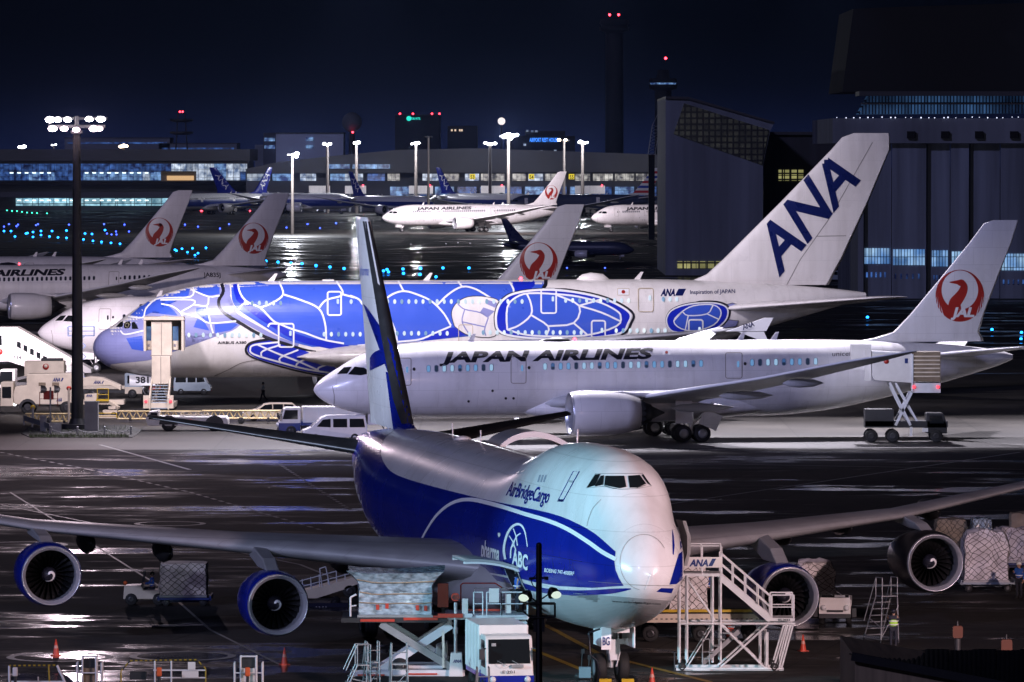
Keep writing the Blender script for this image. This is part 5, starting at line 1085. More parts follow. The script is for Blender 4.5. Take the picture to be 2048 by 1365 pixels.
def truck(label, loc, rz, L, W, cabL, cabH, boxH, box0, body, cabm, low, group='box trucks', name='box_truck', boxlogo=None, flat=False):
    t = thing(name, label, 'truck', loc, rz, group); hw = W/2
    m = MB(); m.box((L*.5+.1, 0, .62), (L-.4, W*.8, .28)); obj('chassis', m, steel_d, t)
    prof = [(0.0, .42), (-.02, 1.05), (.10, 1.35), (.36, cabH-.12), (.55, cabH), (cabL, cabH), (cabL, .42)]
    m = MB(); m.prism(prof, -hw*.95, hw*.95); c = obj('cab', m, cabm, t, bevel=.06)
    m = MB(); m.prism([(-.035, .40), (-.045, 1.02), (cabL*.98, 1.02), (cabL*.98, .40)], -hw*.962, hw*.962); obj('cab_skirt', m, low, c)
    m = MB(); a, b = prof[2], prof[3]; m.add([(a[0]-.0, -hw*.84, a[1]+.15), (b[0]-.03, -hw*.82, b[1]-.02), (b[0]-.03, hw*.82, b[1]-.02), (a[0]-.0, hw*.84, a[1]+.15)], [(0, 1, 2, 3)]); obj('windscreen', m, glass, c)
    for s in (-1, 1):
        m = MB(); y = s*hw*.965; m.add([(.26, y, 1.33), (.46, y, cabH-.2), (cabL-.25, y, cabH-.2), (cabL-.25, y, 1.33)], [(0, 1, 2, 3)]); obj('side_window', m, glass, c)
        m = MB(); m.box((-.02, s*(hw+.14), cabH-.72), (.12, .2, .42)); m.tube((.2, s*hw*.95, cabH-.5), (0, s*(hw+.12), cabH-.55), .03, n=6); obj('wing_mirror', m, steel_d, c)
        lamp_part(c, (-.05, s*hw*.70, .86), .14, lens_off)
    m = MB(); m.box((-.06, 0, .70), (.05, W*.5, .10)); m.box((-.05, 0, .47), (.12, W*.96, .2)); obj('grille_bumper', m, steel_d, c)
    m = MB(); m.bar((.0, -hw*.5, 1.42), (.10, -hw*.1, 1.62), .02); m.bar((.0, hw*.1, 1.42), (.10, hw*.5, 1.62), .02); obj('windscreen_wiper', m, steel_g, c)
    m = MB(); m.box((.12, -hw*.3, 1.40), (.3, .5, .12)); m.lathe([(-.015, .17), (.015, .17)], (.05, hw*.35, 1.5), 'X', 14); m.box((.22, hw*.62, cabH-.35), (.03, .18, .12)); obj('dashboard', m, steel_g, c)
    if not flat:
        m = MB(); m.box(((cabL+.15+L)/2, 0, (box0+boxH)/2), (L-cabL-.15, W, boxH-box0)); b = obj('cargo_box', m, body, t, bevel=.04)
        m = MB()
        for s in (-1, 1):
            for k in range(5): m.box((cabL+.3+(L-cabL-.45)*k/4, s*(hw+.012), (box0+boxH)/2), (.06, .025, boxH-box0-.1))
        m.box(((cabL+.15+L)/2, -hw-.015, box0+.06), (L-cabL-.2, .03, .1)); obj('box_ribs', m, steelw, b)
    m = MB(); m.box(((cabL+L)/2, 0, .98), (L-cabL, W*.98, .3)); obj('side_skirt', m, low, t)
    wheels_at(t, [(a, s*(hw-.14)) for a in (cabL*.55, L*.80) for s in (-1, 1)], .42, .26)
    return t
def rail(m, pts, h, r=.03, mid=True, posts=True):
    P = [Vector(p) for p in pts]; up = Vector((0, 0, h))
    for a, b in zip(P, P[1:]):
        m.tube(a+up, b+up, r, n=6)
        if mid: m.tube(a+up*.5, b+up*.5, r*.8, n=6)
        k = max(1, round((b-a).length/1.1))
        if posts:
            for i in range(k+1): q = a+(b-a)*i/k; m.tube(q, q+up, r, n=6)
# ---- people
def person(label, loc, rz, pose, top, legs, hat=None, vest=None, h=1.72, cat='person', group=None):
    """one skinned body; clothing as its children. pose: joint positions (metres for a 1.72 m figure)"""
    t = thing('person', label, cat, loc, rz, group); k = h/1.72
    J = {'pel': (0, 0, .93), 'belly': (0, 0, 1.10), 'chest': (0, 0, 1.32), 'neck': (0, 0, 1.47), 'chin': (-.02, 0, 1.55), 'head': (-.015, 0, 1.63), 'crown': (0, 0, 1.70),
         'shL': (0, .19, 1.40), 'elL': (.03, .25, 1.13), 'wrL': (-.08, .25, .90), 'haL': (-.10, .25, .82), 'shR': (0, -.19, 1.40), 'elR': (.03, -.25, 1.13), 'wrR': (-.08, -.25, .90), 'haR': (-.10, -.25, .82),
         'hiL': (0, .10, .88), 'knL': (-.02, .11, .49), 'anL': (.02, .11, .10), 'toL': (-.14, .12, .04), 'hiR': (0, -.10, .88), 'knR': (-.02, -.11, .49), 'anR': (.02, -.11, .10), 'toR': (-.14, -.12, .04)}
    J.update(pose)
    rad = {'pel': .13, 'belly': .13, 'chest': .155, 'neck': .06, 'chin': .075, 'head': .105, 'crown': .07, 'shL': .075, 'elL': .048, 'wrL': .034, 'haL': .045, 'hiL': .095, 'knL': .062, 'anL': .045, 'toL': .04}
    E = [('pel', 'belly'), ('belly', 'chest'), ('chest', 'neck'), ('neck', 'chin'), ('chin', 'head'), ('head', 'crown')]+[(a+s, b+s) for s in 'LR' for a, b in (('sh', 'el'), ('el', 'wr'), ('wr', 'ha'), ('hi', 'kn'), ('kn', 'an'), ('an', 'to'))]+[('chest', 'shL'), ('chest', 'shR'), ('pel', 'hiL'), ('pel', 'hiR')]
    def skin(name, keys, grow, mat, root, parent):
        bm = bmesh.new(); ly = bm.verts.layers.skin.verify(); V = {}
        for q in keys:
            v = bm.verts.new(Vector(J[q])*k); r = (rad.get(q) or rad[q[:-1]+'L'])*k*grow; v[ly].radius = (r*(1.0 if q not in ('chest', 'belly', 'pel') else .85), r*(1.15 if q in ('chest', 'belly', 'pel') else 1)); v[ly].use_root = q == root; V[q] = v
        for a, b in E:
            if a in V and b in V: bm.edges.new((V[a], V[b]))
        me = bpy.data.meshes.new(name); bm.to_mesh(me); bm.free(); me.materials.append(mat)
        o = bpy.data.objects.new(name, me); C.objects.link(o); o.parent = parent
        o.modifiers.new('skin', 'SKIN').use_smooth_shade = True; s = o.modifiers.new('sub', 'SUBSURF'); s.levels = 1; s.render_levels = 2; return o
    body = skin('body', list(J), 1.0, MAT.get('skin_tone') or pmat('skin_tone', (.45, .27, .19), .55, var=.05), 'pel', t)
    skin('jacket', ['pel', 'belly', 'chest', 'neck', 'shL', 'elL', 'wrL', 'shR', 'elR', 'wrR'], 1.18, top, 'pel', t)
    skin('trousers', ['pel', 'hiL', 'knL', 'anL', 'hiR', 'knR', 'anR'], 1.2, legs, 'pel', t)
    skin('shoes_left', [], 1, legs, 'pel', t) if 0 else None
    for s in 'LR':   # boots and fingered hands
        m = MB(); a = Vector(J['an'+s])*k; b = Vector(J['to'+s])*k; m.tube(a+Vector((.03, 0, 0)), b, .065*k, .05*k, 10); m.sphere(b, .052*k, 10, 6, .8); obj('boot', m, rubber, t)
        m = MB(); w = Vector(J['wr'+s])*k; hnd = Vector(J['ha'+s])*k; d = (hnd-w).normalized(); sd = d.cross(Vector((1, 0, .3))).normalized()
        for i in range(4): f0 = hnd+sd*(i-1.5)*.02*k; f1 = f0+d*(.05, .058, .055, .043)[i]*k; m.tube(f0, f1, .0095*k, .0085*k, 6); m.tube(f1, f1+(d*.6-Vector((.5, 0, 0))).normalized()*.03*k, .0085*k, .007*k, 6)
        th = w+d*.03*k+sd*.035*k; m.tube(th, th+(d+sd*.6).normalized()*.055*k, .011*k, .009*k, 6); obj('fingers', m, MAT['skin_tone'], body)
    hd = Vector(J['head'])*k
    if hat:
        m = MB(); m.sphere(hd+Vector((.0, 0, .03*k)), .125*k, 16, 6, 1.0, True); m.lathe([(0, .125*k), (-.012*k, .15*k), (.012*k, .12*k)], hd+Vector((-.015*k, 0, .03*k)), 'Z', 16); obj('helmet', m, hat, t)
    else: m = MB(); m.sphere(hd+Vector((.02*k, 0, .02*k)), .118*k, 14, 10); obj('hair', m, black_p, t)
    m = MB()
    for s in (-1, 1): m.sphere(hd+Vector((-.098*k, s*.036*k, .0)), .013*k, 6, 4); m.sphere(hd+Vector((.0, s*.104*k, -.01)), .026*k, 6, 4)
    m.box(hd+Vector((-.112*k, 0, -.025*k)), (.03*k, .022*k, .04*k)); m.box(hd+Vector((-.10*k, 0, -.06*k)), (.012*k, .045*k, .01*k)); obj('face', m, MAT['skin_tone'], body)
    if vest:
        skin('safety_vest', ['pel', 'belly', 'chest'], 1.36, vest, 'pel', t)
        m = MB()
        for z in (1.06, 1.22): m.lathe([(-.022*k, .205*k), (.022*k, .205*k)], (J['belly'][0]*k, J['belly'][1]*k, z*k), 'Z', 18, sy=1.1)
        obj('reflective_band', m, mark_w, t)
    else:
        m = MB(); m.lathe([(-.02*k, .175*k), (.02*k, .175*k)], (J['belly'][0]*k, J['belly'][1]*k, 1.12*k), 'Z', 18, sy=1.15); obj('reflective_band', m, mark_w, t)
    return t
jkt = pmat('jacket_blue', (.02, .10, .42), .7, var=.2, scale=6); trs = pmat('trousers_dark', (.015, .017, .03), .8, var=.2, scale=5); vestm = pmat('vest_lime', (.42, .75, .08), .6, var=.1, scale=5); khaki = pmat('uniform_pale_blue', (.30, .38, .5), .7, var=.1, scale=4)
# ---- wrapped freight
wrap = pmat('wrap_film', (.33, .42, .48), .2, var=.65, scale=3.4, bump=1.0, stretch=(1, 1, 1.9), coat=.7)
sack = pmat('freight_white_sheet', (.74, .69, .69), .45, var=.3, scale=1.6, bump=.9)
carton = pmat('freight_brown_board', (.34, .26, .18), .7, var=.35, scale=1.4, bump=.4)
netm = pmat('cargo_net', (.06, .05, .04), .8, var=0)
def lump(m, c, d, seed, amp=.12, top=.25, n=9):
    """sheeted freight: a box swollen and dented by noise, rounded towards its top"""
    from mathutils import noise
    def P(u, v, w):
        x, y, z = (u-.5), (v-.5), w
        k = 1-top*max(0, z-.55)**2*2.2; p = Vector((x*d[0]*k, y*d[1]*k, z*d[2]*(1-.10*top*4*(x*x+y*y))))
        nz = noise.noise_vector(Vector((x*3+seed, y*3, z*3)))*amp*min(1, z*4)+noise.noise_vector(Vector((x*9+seed, y*9, z*9)))*amp*.35*min(1, z*4)
        return Vector(c)+p+nz
    for fx in ((lambda a, b: (0, a, b)), (lambda a, b: (1, a, b)), (lambda a, b: (a, 0, b)), (lambda a, b: (a, 1, b)), (lambda a, b: (a, b, 1))):
        vs = [P(*fx(i/n, j/n)) for j in range(n+1) for i in range(n+1)]
        m.add(vs, [(j*(n+1)+i, j*(n+1)+i+1, (j+1)*(n+1)+i+1, (j+1)*(n+1)+i) for j in range(n) for i in range(n)], True)
    return P
def pallet(label, loc, rz, d, mat, seed, net=True, group='pallets of freight', amp=.12, top=.25, strap=None, name='freight_pallet'):
    t = thing(name, label, 'pallet', loc, rz, group); m = MB(); P = lump(m, (0, 0, .12), d, seed, amp, top); obj('freight', m, mat, t)
    m = MB(); m.box((0, 0, .06), (d[0]*1.04, d[1]*1.04, .1)); obj('base_sheet', m, steel_g, t)
    if net:
        m = MB(); n = max(5, int(d[0]/.36)); q = max(4, int(d[2]/.3))
        def ln(f, k=10):
            pts = [f(i/k) for i in range(k+1)]; c = Vector((0, 0, d[2]/2)); pts = [p+(p-c).normalized()*.025 for p in pts]; m.path([p+Vector((random.uniform(-.03, .03), 0, random.uniform(-.04, .04))) for p in pts], .012, 4)
        for i in range(-q, n+1):
            for dirn in (1, -1):
                a, b = (i/n, (i+q)/n) if dirn > 0 else ((i+q)/n, i/n)
                lo = max(0, min(1, a)); hi = max(0, min(1, b)); wl = 0 if a == b else (lo-a)/(b-a); wh = 1 if a == b else (hi-a)/(b-a)
                if abs(wh-wl) < .05: continue
                ln(lambda s: P(lo+(hi-lo)*s, 0, wl+(wh-wl)*s))
                ln(lambda s: P(0 if dirn > 0 else 1, lo+(hi-lo)*s, wl+(wh-wl)*s), 6)
        obj('cargo_net', m, netm, t)
    if strap:
        m = MB()
        for w in strap:
            pts = [P(i/10, 0, w) for i in range(11)]; m.path([p+Vector((0, -.02, 0)) for p in pts], .03, 4)
        obj('strap', m, carton, t)
    return t
def dolly(label, loc, rz, L=3.4, W=2.5, mat=navyv, h=.5, group='freight dollies'):
    t = thing('freight_dolly', label, 'dolly', loc, rz, group); m = MB(); m.box((0, 0, h-.06), (L, W, .1)); m.box((0, 0, h-.2), (L*.9, W*.4, .16)); m.box((-L/2-.0, 0, h-.02), (.08, W, .22)); m.box((L/2, 0, h-.02), (.08, W, .22)); obj('deck', m, mat, t)
    wheels_at(t, [(sx*L*.36, s*W*.4) for sx in (-1, 1) for s in (-1, 1)], .2, .14); m = MB(); m.tube((-L/2, 0, h-.2), (-L/2-1.1, 0, .3), .04, n=6); obj('draw_bar', m, steel_d, t); return t
# ---------------------------------------------------------------- around the blue-patterned nose
D = 503; t = thing('boarding_stairs', 'tall covered boarding stairs climbing to the nose door of the double-decker', 'stairs', (PX(322, D), D, 0)); lx = lambda px: LX(t, px, D); lz = lambda py: PZ(py, D)
m = MB()
for a, b, c, d in ((288, 640, 292.5, 702), (363.5, 640, 368, 702), (288, 634, 368, 640.5)): m.box(((lx(a)+lx(c))/2, .4, (lz(b)+lz(d))/2), (lx(c)-lx(a), 2.4, lz(b)-lz(d)))
m.prism([(lx(286), lz(640)), (lx(328), lz(632)), (lx(370), lz(640))], -.85, 1.65); obj('canopy', m, cpaint, t)
m = MB(); m.box((lx(328), 1.2, lz(671)), (lx(364)-lx(292), .1, lz(640.5)-lz(702))); obj('canopy_lining', m, brownm, t)
for a, b in ((292.6, 303), (345, 356)):
    m = MB(); m.box(((lx(a)+lx(b))/2, .2, lz(669)), (lx(b)-lx(a), .1, lz(653)-lz(684))); p = obj('platform_window', m, g_mid, t)
    m = MB(); m.box(((lx(a)+lx(b))/2, .18, lz(691)), (lx(b)-lx(a), .14, lz(684)-lz(702))); q = obj('platform_panel', m, cpaint, t)
    sign('panel_mark', 'III/', frame((lx(a)+.08, .1, lz(694)), (1, 0, 0), (0, 0, 1)), 0, 0, .22, .26, navyv, q, .01)
m = MB(); m.prism([(lx(303), lz(644)), (lx(344), lz(644)), (lx(344), lz(711)), (lx(303), lz(711))], -.6, .1); m.prism([(lx(305), lz(711.6)), (lx(342), lz(711.6)), (lx(342), lz(767)), (lx(305), lz(767))], -1.6, -.2); obj('stair_enclosure', m, cpaint, t, bevel=.04)
m = MB(); m.box((lx(323.5), -.63, lz(678)), (.03, .05, lz(645)-lz(711))); m.box((lx(323.5), -1.63, lz(739)), (.03, .05, lz(712)-lz(767))); m.box((lx(323.5), -1.0, lz(711.3)), (lx(345)-lx(302), .9, .07)); obj('enclosure_seam', m, line_g, t)
m = MB()
for k in range(9): z = lz(815)+(lz(767)-lz(815))*k/9; m.box((lx(324), -4.0+2.6*k/9, z+.1), (lx(341)-lx(307), .34, .06))
obj('steps', m, MAT['vehicle_blue_grey'], t)
m = MB()
for a in (305, 342): m.prism([(-4.4, .3), (-1.2, lz(767)), (-1.2, lz(752)), (-4.4, 1.3)], lx(a)-.06, lx(a)+.06, 'YZ')
obj('side_panel', m, cpaint, t)
m = MB(); m.box((lx(322), -1.3, .62), (2.6, 5.6, .45)); m.box((lx(298), -4.0, .95), (.5, .5, 1.1)); m.box((lx(346), -4.0, .95), (.5, .5, 1.1)); m.bar((lx(306), -1, .7), (lx(340), .6, lz(711)), .16); m.bar((lx(340), -1, .7), (lx(306), .6, lz(711)), .16); m.box((lx(312), .3, 2.6), (.2, .2, 4.4)); m.box((lx(335), .3, 2.6), (.2, .2, 4.4)); obj('chassis', m, cpaint, t)
for a in (297.5, 346.5): lamp_part(t, (lx(a), -4.3, lz(799)), .13, tail_red, 'tail_lamp')
wheels_at(t, [(lx(300), -2.5), (lx(344), -2.5), (lx(300), .8), (lx(344), .8)], .4, .3)
van_p = [(0, .35), (-.01, .85), (.06, 1.02), (.17, 1.75), (.26, 1.9), (.97, 1.9), (1, 1.1), (1, .35)]
van_w = [[(.15, 1.2), (.20, 1.68), (.37, 1.7), (.37, 1.15)], [(.40, 1.15), (.40, 1.7), (.62, 1.7), (.62, 1.15)], [(.66, 1.15), (.66, 1.7), (.93, 1.7), (.95, 1.15)]]
car('van', 'small grey-blue van parked right of the covered boarding stairs', 'van', (PX(421, 537), 537, 0), PI, 3.4, 1.5, van_p, van_w, gpaint, .3, group='parked vans')
ec = car('estate_car', 'low cream estate car parked left of the navy and white box truck', 'car', (PX(486, 484), 484, 0), R(4), 4.75, 1.75, [(0, .3), (-.005, .62), (.05, .78), (.20, .98), (.36, 1.42), (.48, 1.52), (.86, 1.5), (.965, 1.05), (1, .92), (1, .3)], [[(.27, 1.0), (.375, 1.36), (.50, 1.42), (.50, 1.0)], [(.52, 1.0), (.52, 1.42), (.69, 1.42), (.69, 1.0)], [(.71, 1.0), (.71, 1.42), (.86, 1.4), (.92, 1.05)]], cpaint, .31)
sign('side_lettering', 'BTC', frame((3.35, -.90, .72), (1, 0, 0), (0, 0, 1)), 0, 0, .75, .17, steel_d, ec, .02)
car('minibus', 'white minibus with tinted windows and red emblem beside the freighter tail', 'minibus', (PX(606, 449), 449, 0), R(6), 4.9, 1.8, [(0, .35), (-.01, .9), (.10, 1.12), (.27, 1.85), (.36, 2.05), (.97, 2.08), (1, 1.2), (1, .35)], [[(.20, 1.2), (.30, 1.75), (.42, 1.8), (.42, 1.15)], [(.46, 1.15), (.46, 1.8), (.68, 1.8), (.68, 1.15)], [(.72, 1.15), (.72, 1.8), (.94, 1.8), (.96, 1.15)]], wpaint, .34, group=None)
truck('white box truck with navy lower cab in front of the nearest white airliner nose', (PX(557, 459), 459, 0), R(5), 6.6, 2.0, 1.7, 2.25, 2.3, 1.05, wpaint, wpaint, navyv)
person('worker in pale uniform striding across the apron behind the estate car', (PX(526, 522), 522, 0), R(10), {'knL': (-.14, .1, .52), 'anL': (-.22, .1, .10), 'toL': (-.38, .1, .06), 'knR': (.08, -.1, .50), 'anR': (.34, -.1, .20), 'toR': (.24, -.1, .10), 'elL': (.14, .24, 1.15), 'wrL': (.02, .22, .98), 'haL': (-.03, .22, .92), 'elR': (-.10, -.24, 1.14), 'wrR': (-.27, -.2, 1.05), 'haR': (-.34, -.2, 1.04)}, khaki, trs)
# white towing tractor
D = 467; t = thing('towing_tractor', 'long low white aircraft towing tractor with red emblem on its flank', 'tractor', (PX(292, D), D, 0)); lx = lambda px: LX(t, px, D); lz = lambda py: PZ(py, D)
m = MB(); m.prism([(lx(312), .45), (lx(312), lz(843)), (lx(318), lz(832)), (lx(452), lz(833)), (lx(457), lz(838)), (lx(457), .45)], -1.3, 1.3); obj('body', m, wpaint, t, bevel=.06)
m = MB(); m.prism([(lx(297), .45), (lx(292), 1.0), (lx(300), lz(822)), (lx(318), lz(821)), (lx(318), .45)], -1.25, 1.25); c = obj('cab', m, wpaint, t, bevel=.05)
for q in ([(298, 838), (303, 825), (316, 825), (316, 838)],): m = MB(); m.add([(lx(a), -1.27, lz(b)) for a, b in q], [(0, 1, 2, 3)]); obj('side_window', m, glass, c)
m = MB(); m.box((lx(385), -1.32, lz(845)), (lx(413)-lx(358), .04, .5)); p = obj('flank_panel', m, wpaint, t, bevel=.01); m = MB(); m.lathe([(-.03, .01), (-.03, .22), (0, .22)], (lx(383), -1.34, lz(843)), 'Y', 16); obj('emblem', m, red_c, p)
for a in (338, 430): m = MB(); m.prism([(lx(a)+.75*math.cos(R(q)), .55+.75*math.sin(R(q))) for q in range(0, 181, 20)], -1.33, -1.29); obj('wheel_arch', m, steel_d, t)
wheels_at(t, [(lx(a), s*1.1) for a in (338, 430) for s in (-1, 1)], .58, .42)
m = MB(); rail(m, [(lx(318), -1.1, lz(832)), (lx(420), -1.1, lz(832))], .35, .03, False); m.box((lx(390), -.3, lz(830)), (2.4, .5, .12)); obj('handrail', m, cpaint, t)
def tow_bar(label, x0, x1, py, D, n, rz=0):
    t = thing('tow_bar', label, 'tow bar', (PX(x0, D), D, 0), 0, 'yellow lattice tow bars'); L = PX(x1, D)-PX(x0, D); z = PZ(py, D); m = MB()
    for s in (-1, 1):
        m.tube((0, s*.3, z), (L, s*.3, z), .06, n=6); m.tube((0, s*.3, z-.62), (L, s*.3, z-.62), .06, n=6)
        for k in range(n): a = L*k/n; b = L*(k+.5)/n; c = L*(k+1)/n; m.tube((a, s*.3, z-.62), (b, s*.3, z), .04, n=5); m.tube((b, s*.3, z), (c, s*.3, z-.62), .04, n=5)
    obj('lattice', m, MAT.get('tow_bar_cream') or pmat('tow_bar_cream', (.55, .42, .20), .5, var=.2), t); m = MB()
    for k in (.15, .85): m.box((L*k, 0, (z-.62)/2+.1), (.2, .9, max(.2, z-.7)))
    obj('stand', m, steel_d, t); wheels_at(t, [(L*.5, s*.45) for s in (-1, 1)], .28, .2)
tow_bar('yellow lattice tow bar lying behind the towing tractor', 235, 402, 823, 481, 11)
tow_bar('yellow lattice tow bar right of the towing tractor, in front of the estate car', 404, 560, 822, 479, 10)
tow_bar('yellow lattice tow bar lying behind the guard rail left of the mast', 50, 142, 828, 478, 8)
# ---------------------------------------------------------------- vehicles at the left edge
D = 540; t = thing('passenger_stairs', 'white covered stair truck numbered 734 sloping down at the left edge', 'stairs', (PX(60, D), D, 0)); lx = lambda px: LX(t, px, D); lz = lambda py: PZ(py, D)
m = MB(); m.prism([(lx(a), lz(b)) for a, b in ((-60, 660), (33, 660), (142, 727), (156, 742), (170, 745), (170, 752), (148, 758), (60, 735), (20, 722), (-60, 722))], -1.5, 1.5); obj('stair_body', m, wpaint, t)
m = MB(); m.prism([(lx(a), lz(b)) for a, b in ((-60, 654), (36, 654), (184, 738), (184, 745), (172, 745), (33, 662), (-60, 662))], -1.62, 1.62)
for k in range(10): a = 36+k*13.5; b = 655+k*7.6; m.bar((lx(a), -1.66, lz(b-1)), (lx(a-3), -1.66, lz(b+14)), .09)
obj('canopy', m, MAT['pearl_white'], t)
for a, b in ((36, 681), (49, 688), (62, 695), (75, 702), (88, 710), (127, 726)): m = MB(); m.prism([(lx(a), lz(b+.5)), (lx(a+8), lz(b+3.5)), (lx(a+8), lz(b+16)), (lx(a), lz(b+12))], -1.53, -1.5); obj('window', m, glass, t)
m = MB(); m.box((lx(-2), -1.53, lz(680)), (lx(6)-lx(-10), .05, .9)); obj('window', m, glass, t)
sign('fleet_number', '734', frame((lx(28), -1.52, lz(718)), (1, 0, 0), (0, 0, 1)), 0, 0, .78, .34, black_p, t, .03)
m = MB(); m.lathe([(-.03, .01), (-.03, .28), (0, .28)], (lx(2), -1.52, lz(703)), 'Y', 16); obj('emblem', m, red_c, t)
m = MB(); m.box((lx(40), 0, .8), (9, 2.3, .5)); m.bar((lx(5), 0, 1), (lx(110), 0, lz(740)), .25); obj('chassis', m, steel_d, t); wheels_at(t, [(lx(a), s*1.05) for a in (0, 75) for s in (-1, 1)], .5, .3)
truck('white crew-cab truck at the far left edge under the covered stairs', (PX(-8, 528), 528, 0), 0, 6, 2.3, 1.8, 2.7, 2.3, 1.0, wpaint, wpaint, steel_d, flat=True)
D = 512; t = thing('catering_truck', 'cream service truck with red emblem on its raised box, behind the big lettered tug', 'truck', (PX(88, D), D, 0)); lx = lambda px: LX(t, px, D); lz = lambda py: PZ(py, D)
m = MB(); m.box(((lx(50)+lx(129))/2, 0, (lz(722)+lz(752))/2), (lx(129)-lx(50), 2.2, lz(722)-lz(752))); b = obj('raised_box', m, cpaint, t, bevel=.03); m = MB(); m.lathe([(-.03, .01), (-.03, .27), (0, .27)], (lx(93), -1.12, lz(733)), 'Y', 18); obj('emblem', m, red_c, b); m = MB(); m.lathe([(-.05, .01), (-.05, .16), (0, .16)], (lx(93), -1.13, lz(731.5)), 'Y', 14); obj('emblem_centre', m, cpaint, b)
m = MB(); m.box(((lx(46)+lx(140))/2, 0, .95), (lx(140)-lx(46), 2.1, .5)); m.box((lx(60), 0, 1.9), (.2, 1.6, 1.6)); m.box((lx(120), 0, 1.9), (.2, 1.6, 1.6)); obj('chassis', m, cpaint, t)
m = MB(); m.box((lx(104), 0, lz(719)), (1.9, 1.2, .18)); obj('roof_beacon_bar', m, steel_d, t); wheels_at(t, [(lx(a), s*.95) for a in (62, 125) for s in (-1, 1)], .45, .28)
D = 497; t = thing('service_tug', 'big cream tug with lettered side, open cab and huge wheel at the left', 'tug', (PX(80, D), D, 0)); lx = lambda px: LX(t, px, D); lz = lambda py: PZ(py, D)
m = MB(); m.prism([(lx(a), lz(b)) for a, b in ((55, 748), (146, 746), (150, 752), (150, 808), (30, 808), (28, 790), (32, 773), (55, 770))], -1.3, 1.3); obj('body', m, cpaint, t, bevel=.05)
m = MB(); m.prism([(lx(a), lz(b)) for a, b in ((2, 812), (3, 764), (28, 763), (28, 812))], -1.15, 1.15); c = obj('cab', m, cpaint, t, bevel=.05); m = MB(); m.box((lx(15), -1.17, lz(784)), (lx(24)-lx(6), .06, .95)); obj('cab_window', m, glass, c)
for a, b, w, h in ((107, 762, .95, .32), (114, 802, .7, .3)): p = sign('side_lettering', 'ANA', frame((lx(a), -1.32, lz(b)), (1, 0, 0), (0, 0, 1)), 0, 0, w*.68, h, navyv, t, .04, .25)
m = MB(); m.add([(lx(123), -1.33, lz(762)), (lx(126), -1.33, lz(762)), (lx(129), -1.33, lz(755)), (lx(126), -1.33, lz(755))], [(0, 1, 2, 3)]); obj('side_mark', m, navyv, t)
for a in (86, 113): m = MB(); m.box((lx(a), -1.315, lz(767.5)), (.6, .04, .28)); obj('access_panel', m, brownm, t)
m = MB(); m.prism([(lx(57)+.75*math.cos(R(q)), .6+.75*math.sin(R(q))) for q in range(0, 181, 20)], -1.33, -1.28); obj('wheel_arch', m, steel_d, t)
wheels_at(t, [(lx(a), s*1.12) for a in (57, 135) for s in (-1, 1)], .6, .42); lamp_part(t, (lx(31), -1.1, lz(808)), .14, hl_on)
D = 505; t = thing('belt_loader', 'cream belt loader with slanted lettered boom and yellow platform right of the mast', 'belt loader', (PX(205, D), D, 0)); lx = lambda px: LX(t, px, D); lz = lambda py: PZ(py, D)
m = MB(); m.prism([(lx(a), lz(b)) for a, b in ((166, 756), (180, 753), (205, 755), (242, 771), (242, 780), (222, 770), (166, 772))], -1, 1); b = obj('boom', m, cpaint, t, bevel=.03); sign('side_lettering', 'ANA', frame((lx(188), -1.02, lz(767)), (1, 0, 0), (0, 0, 1)), 0, 0, .62, .28, navyv, b, .04, .25)
m = MB(); m.add([(lx(204), -1.03, lz(767)), (lx(206), -1.03, lz(767)), (lx(209), -1.03, lz(761)), (lx(207), -1.03, lz(761))], [(0, 1, 2, 3)]); obj('side_mark', m, navyv, b)
m = MB(); m.prism([(lx(a), lz(b)) for a, b in ((170, 788), (198, 786), (193, 802), (170, 802))], -1.1, 1.1); p = obj('counter_box', m, cpaint, t, bevel=.03); sign('side_lettering', 'ANA', frame((lx(173), -1.12, lz(793)), (1, 0, 0), (0, 0, 1)), 0, 0, .55, .22, navyv, p, .04, .25)
m = MB(); m.box((lx(206), -.6, lz(800)), (1.1, 1.2, .14)); rail(m, [(lx(196), -1.2, lz(800)), (lx(218), -1.2, lz(800))], 1.0, .035); obj('platform', m, yellow, t); m = MB(); m.bar((lx(218), -.8, lz(803)), (lx(239), -1.4, lz(815)), .26); m.box((lx(200), 0, .7), (4.2, 1.9, .4)); obj('chassis', m, cpaint, t); wheels_at(t, [(lx(a), s*.8) for a in (182, 222) for s in (-1, 1)], .36, .24)
truck('cab-over truck with grey-blue upper cab facing right beside the nose stairs', (PX(284, 530), 530, 0), PI, 5.6, 2.0, 1.55, 2.25, 2.0, 1.05, gpaint, gpaint, cpaint, flat=True)
D = 490; t = thing('equipment_cart', 'cream and yellow equipment cart stacked behind the grey cabinet by the mast', 'cart', (PX(215, D), D, 0)); lx = lambda px: LX(t, px, D); lz = lambda py: PZ(py, D)
m = MB(); m.box((lx(215), 0, lz(834)), (lx(234)-lx(196), 1.4, .35)); m.box((lx(220), 0, lz(824)), (1.2, 1.2, .3)); m.box((lx(224), 0, lz(816)), (.6, .9, .2)); obj('deck', m, cpaint, t); m = MB(); rail(m, [(lx(197), -.7, lz(838)), (lx(234), -.7, lz(838))], .5, .035); obj('rails', m, yellow, t); wheels_at(t, [(lx(a), s*.6) for a in (203, 228) for s in (-1, 1)], .26, .16)
D = 560; t = thing('work_lift', 'blue scaffold lift with railed basket in front of the half-hidden airliner nose', 'lift', (PX(166, D), D, 0)); lx = lambda px: LX(t, px, D); lz = lambda py: PZ(py, D); liftm = pmat('lift_blue', (.16, .22, .40), .5, var=.1)
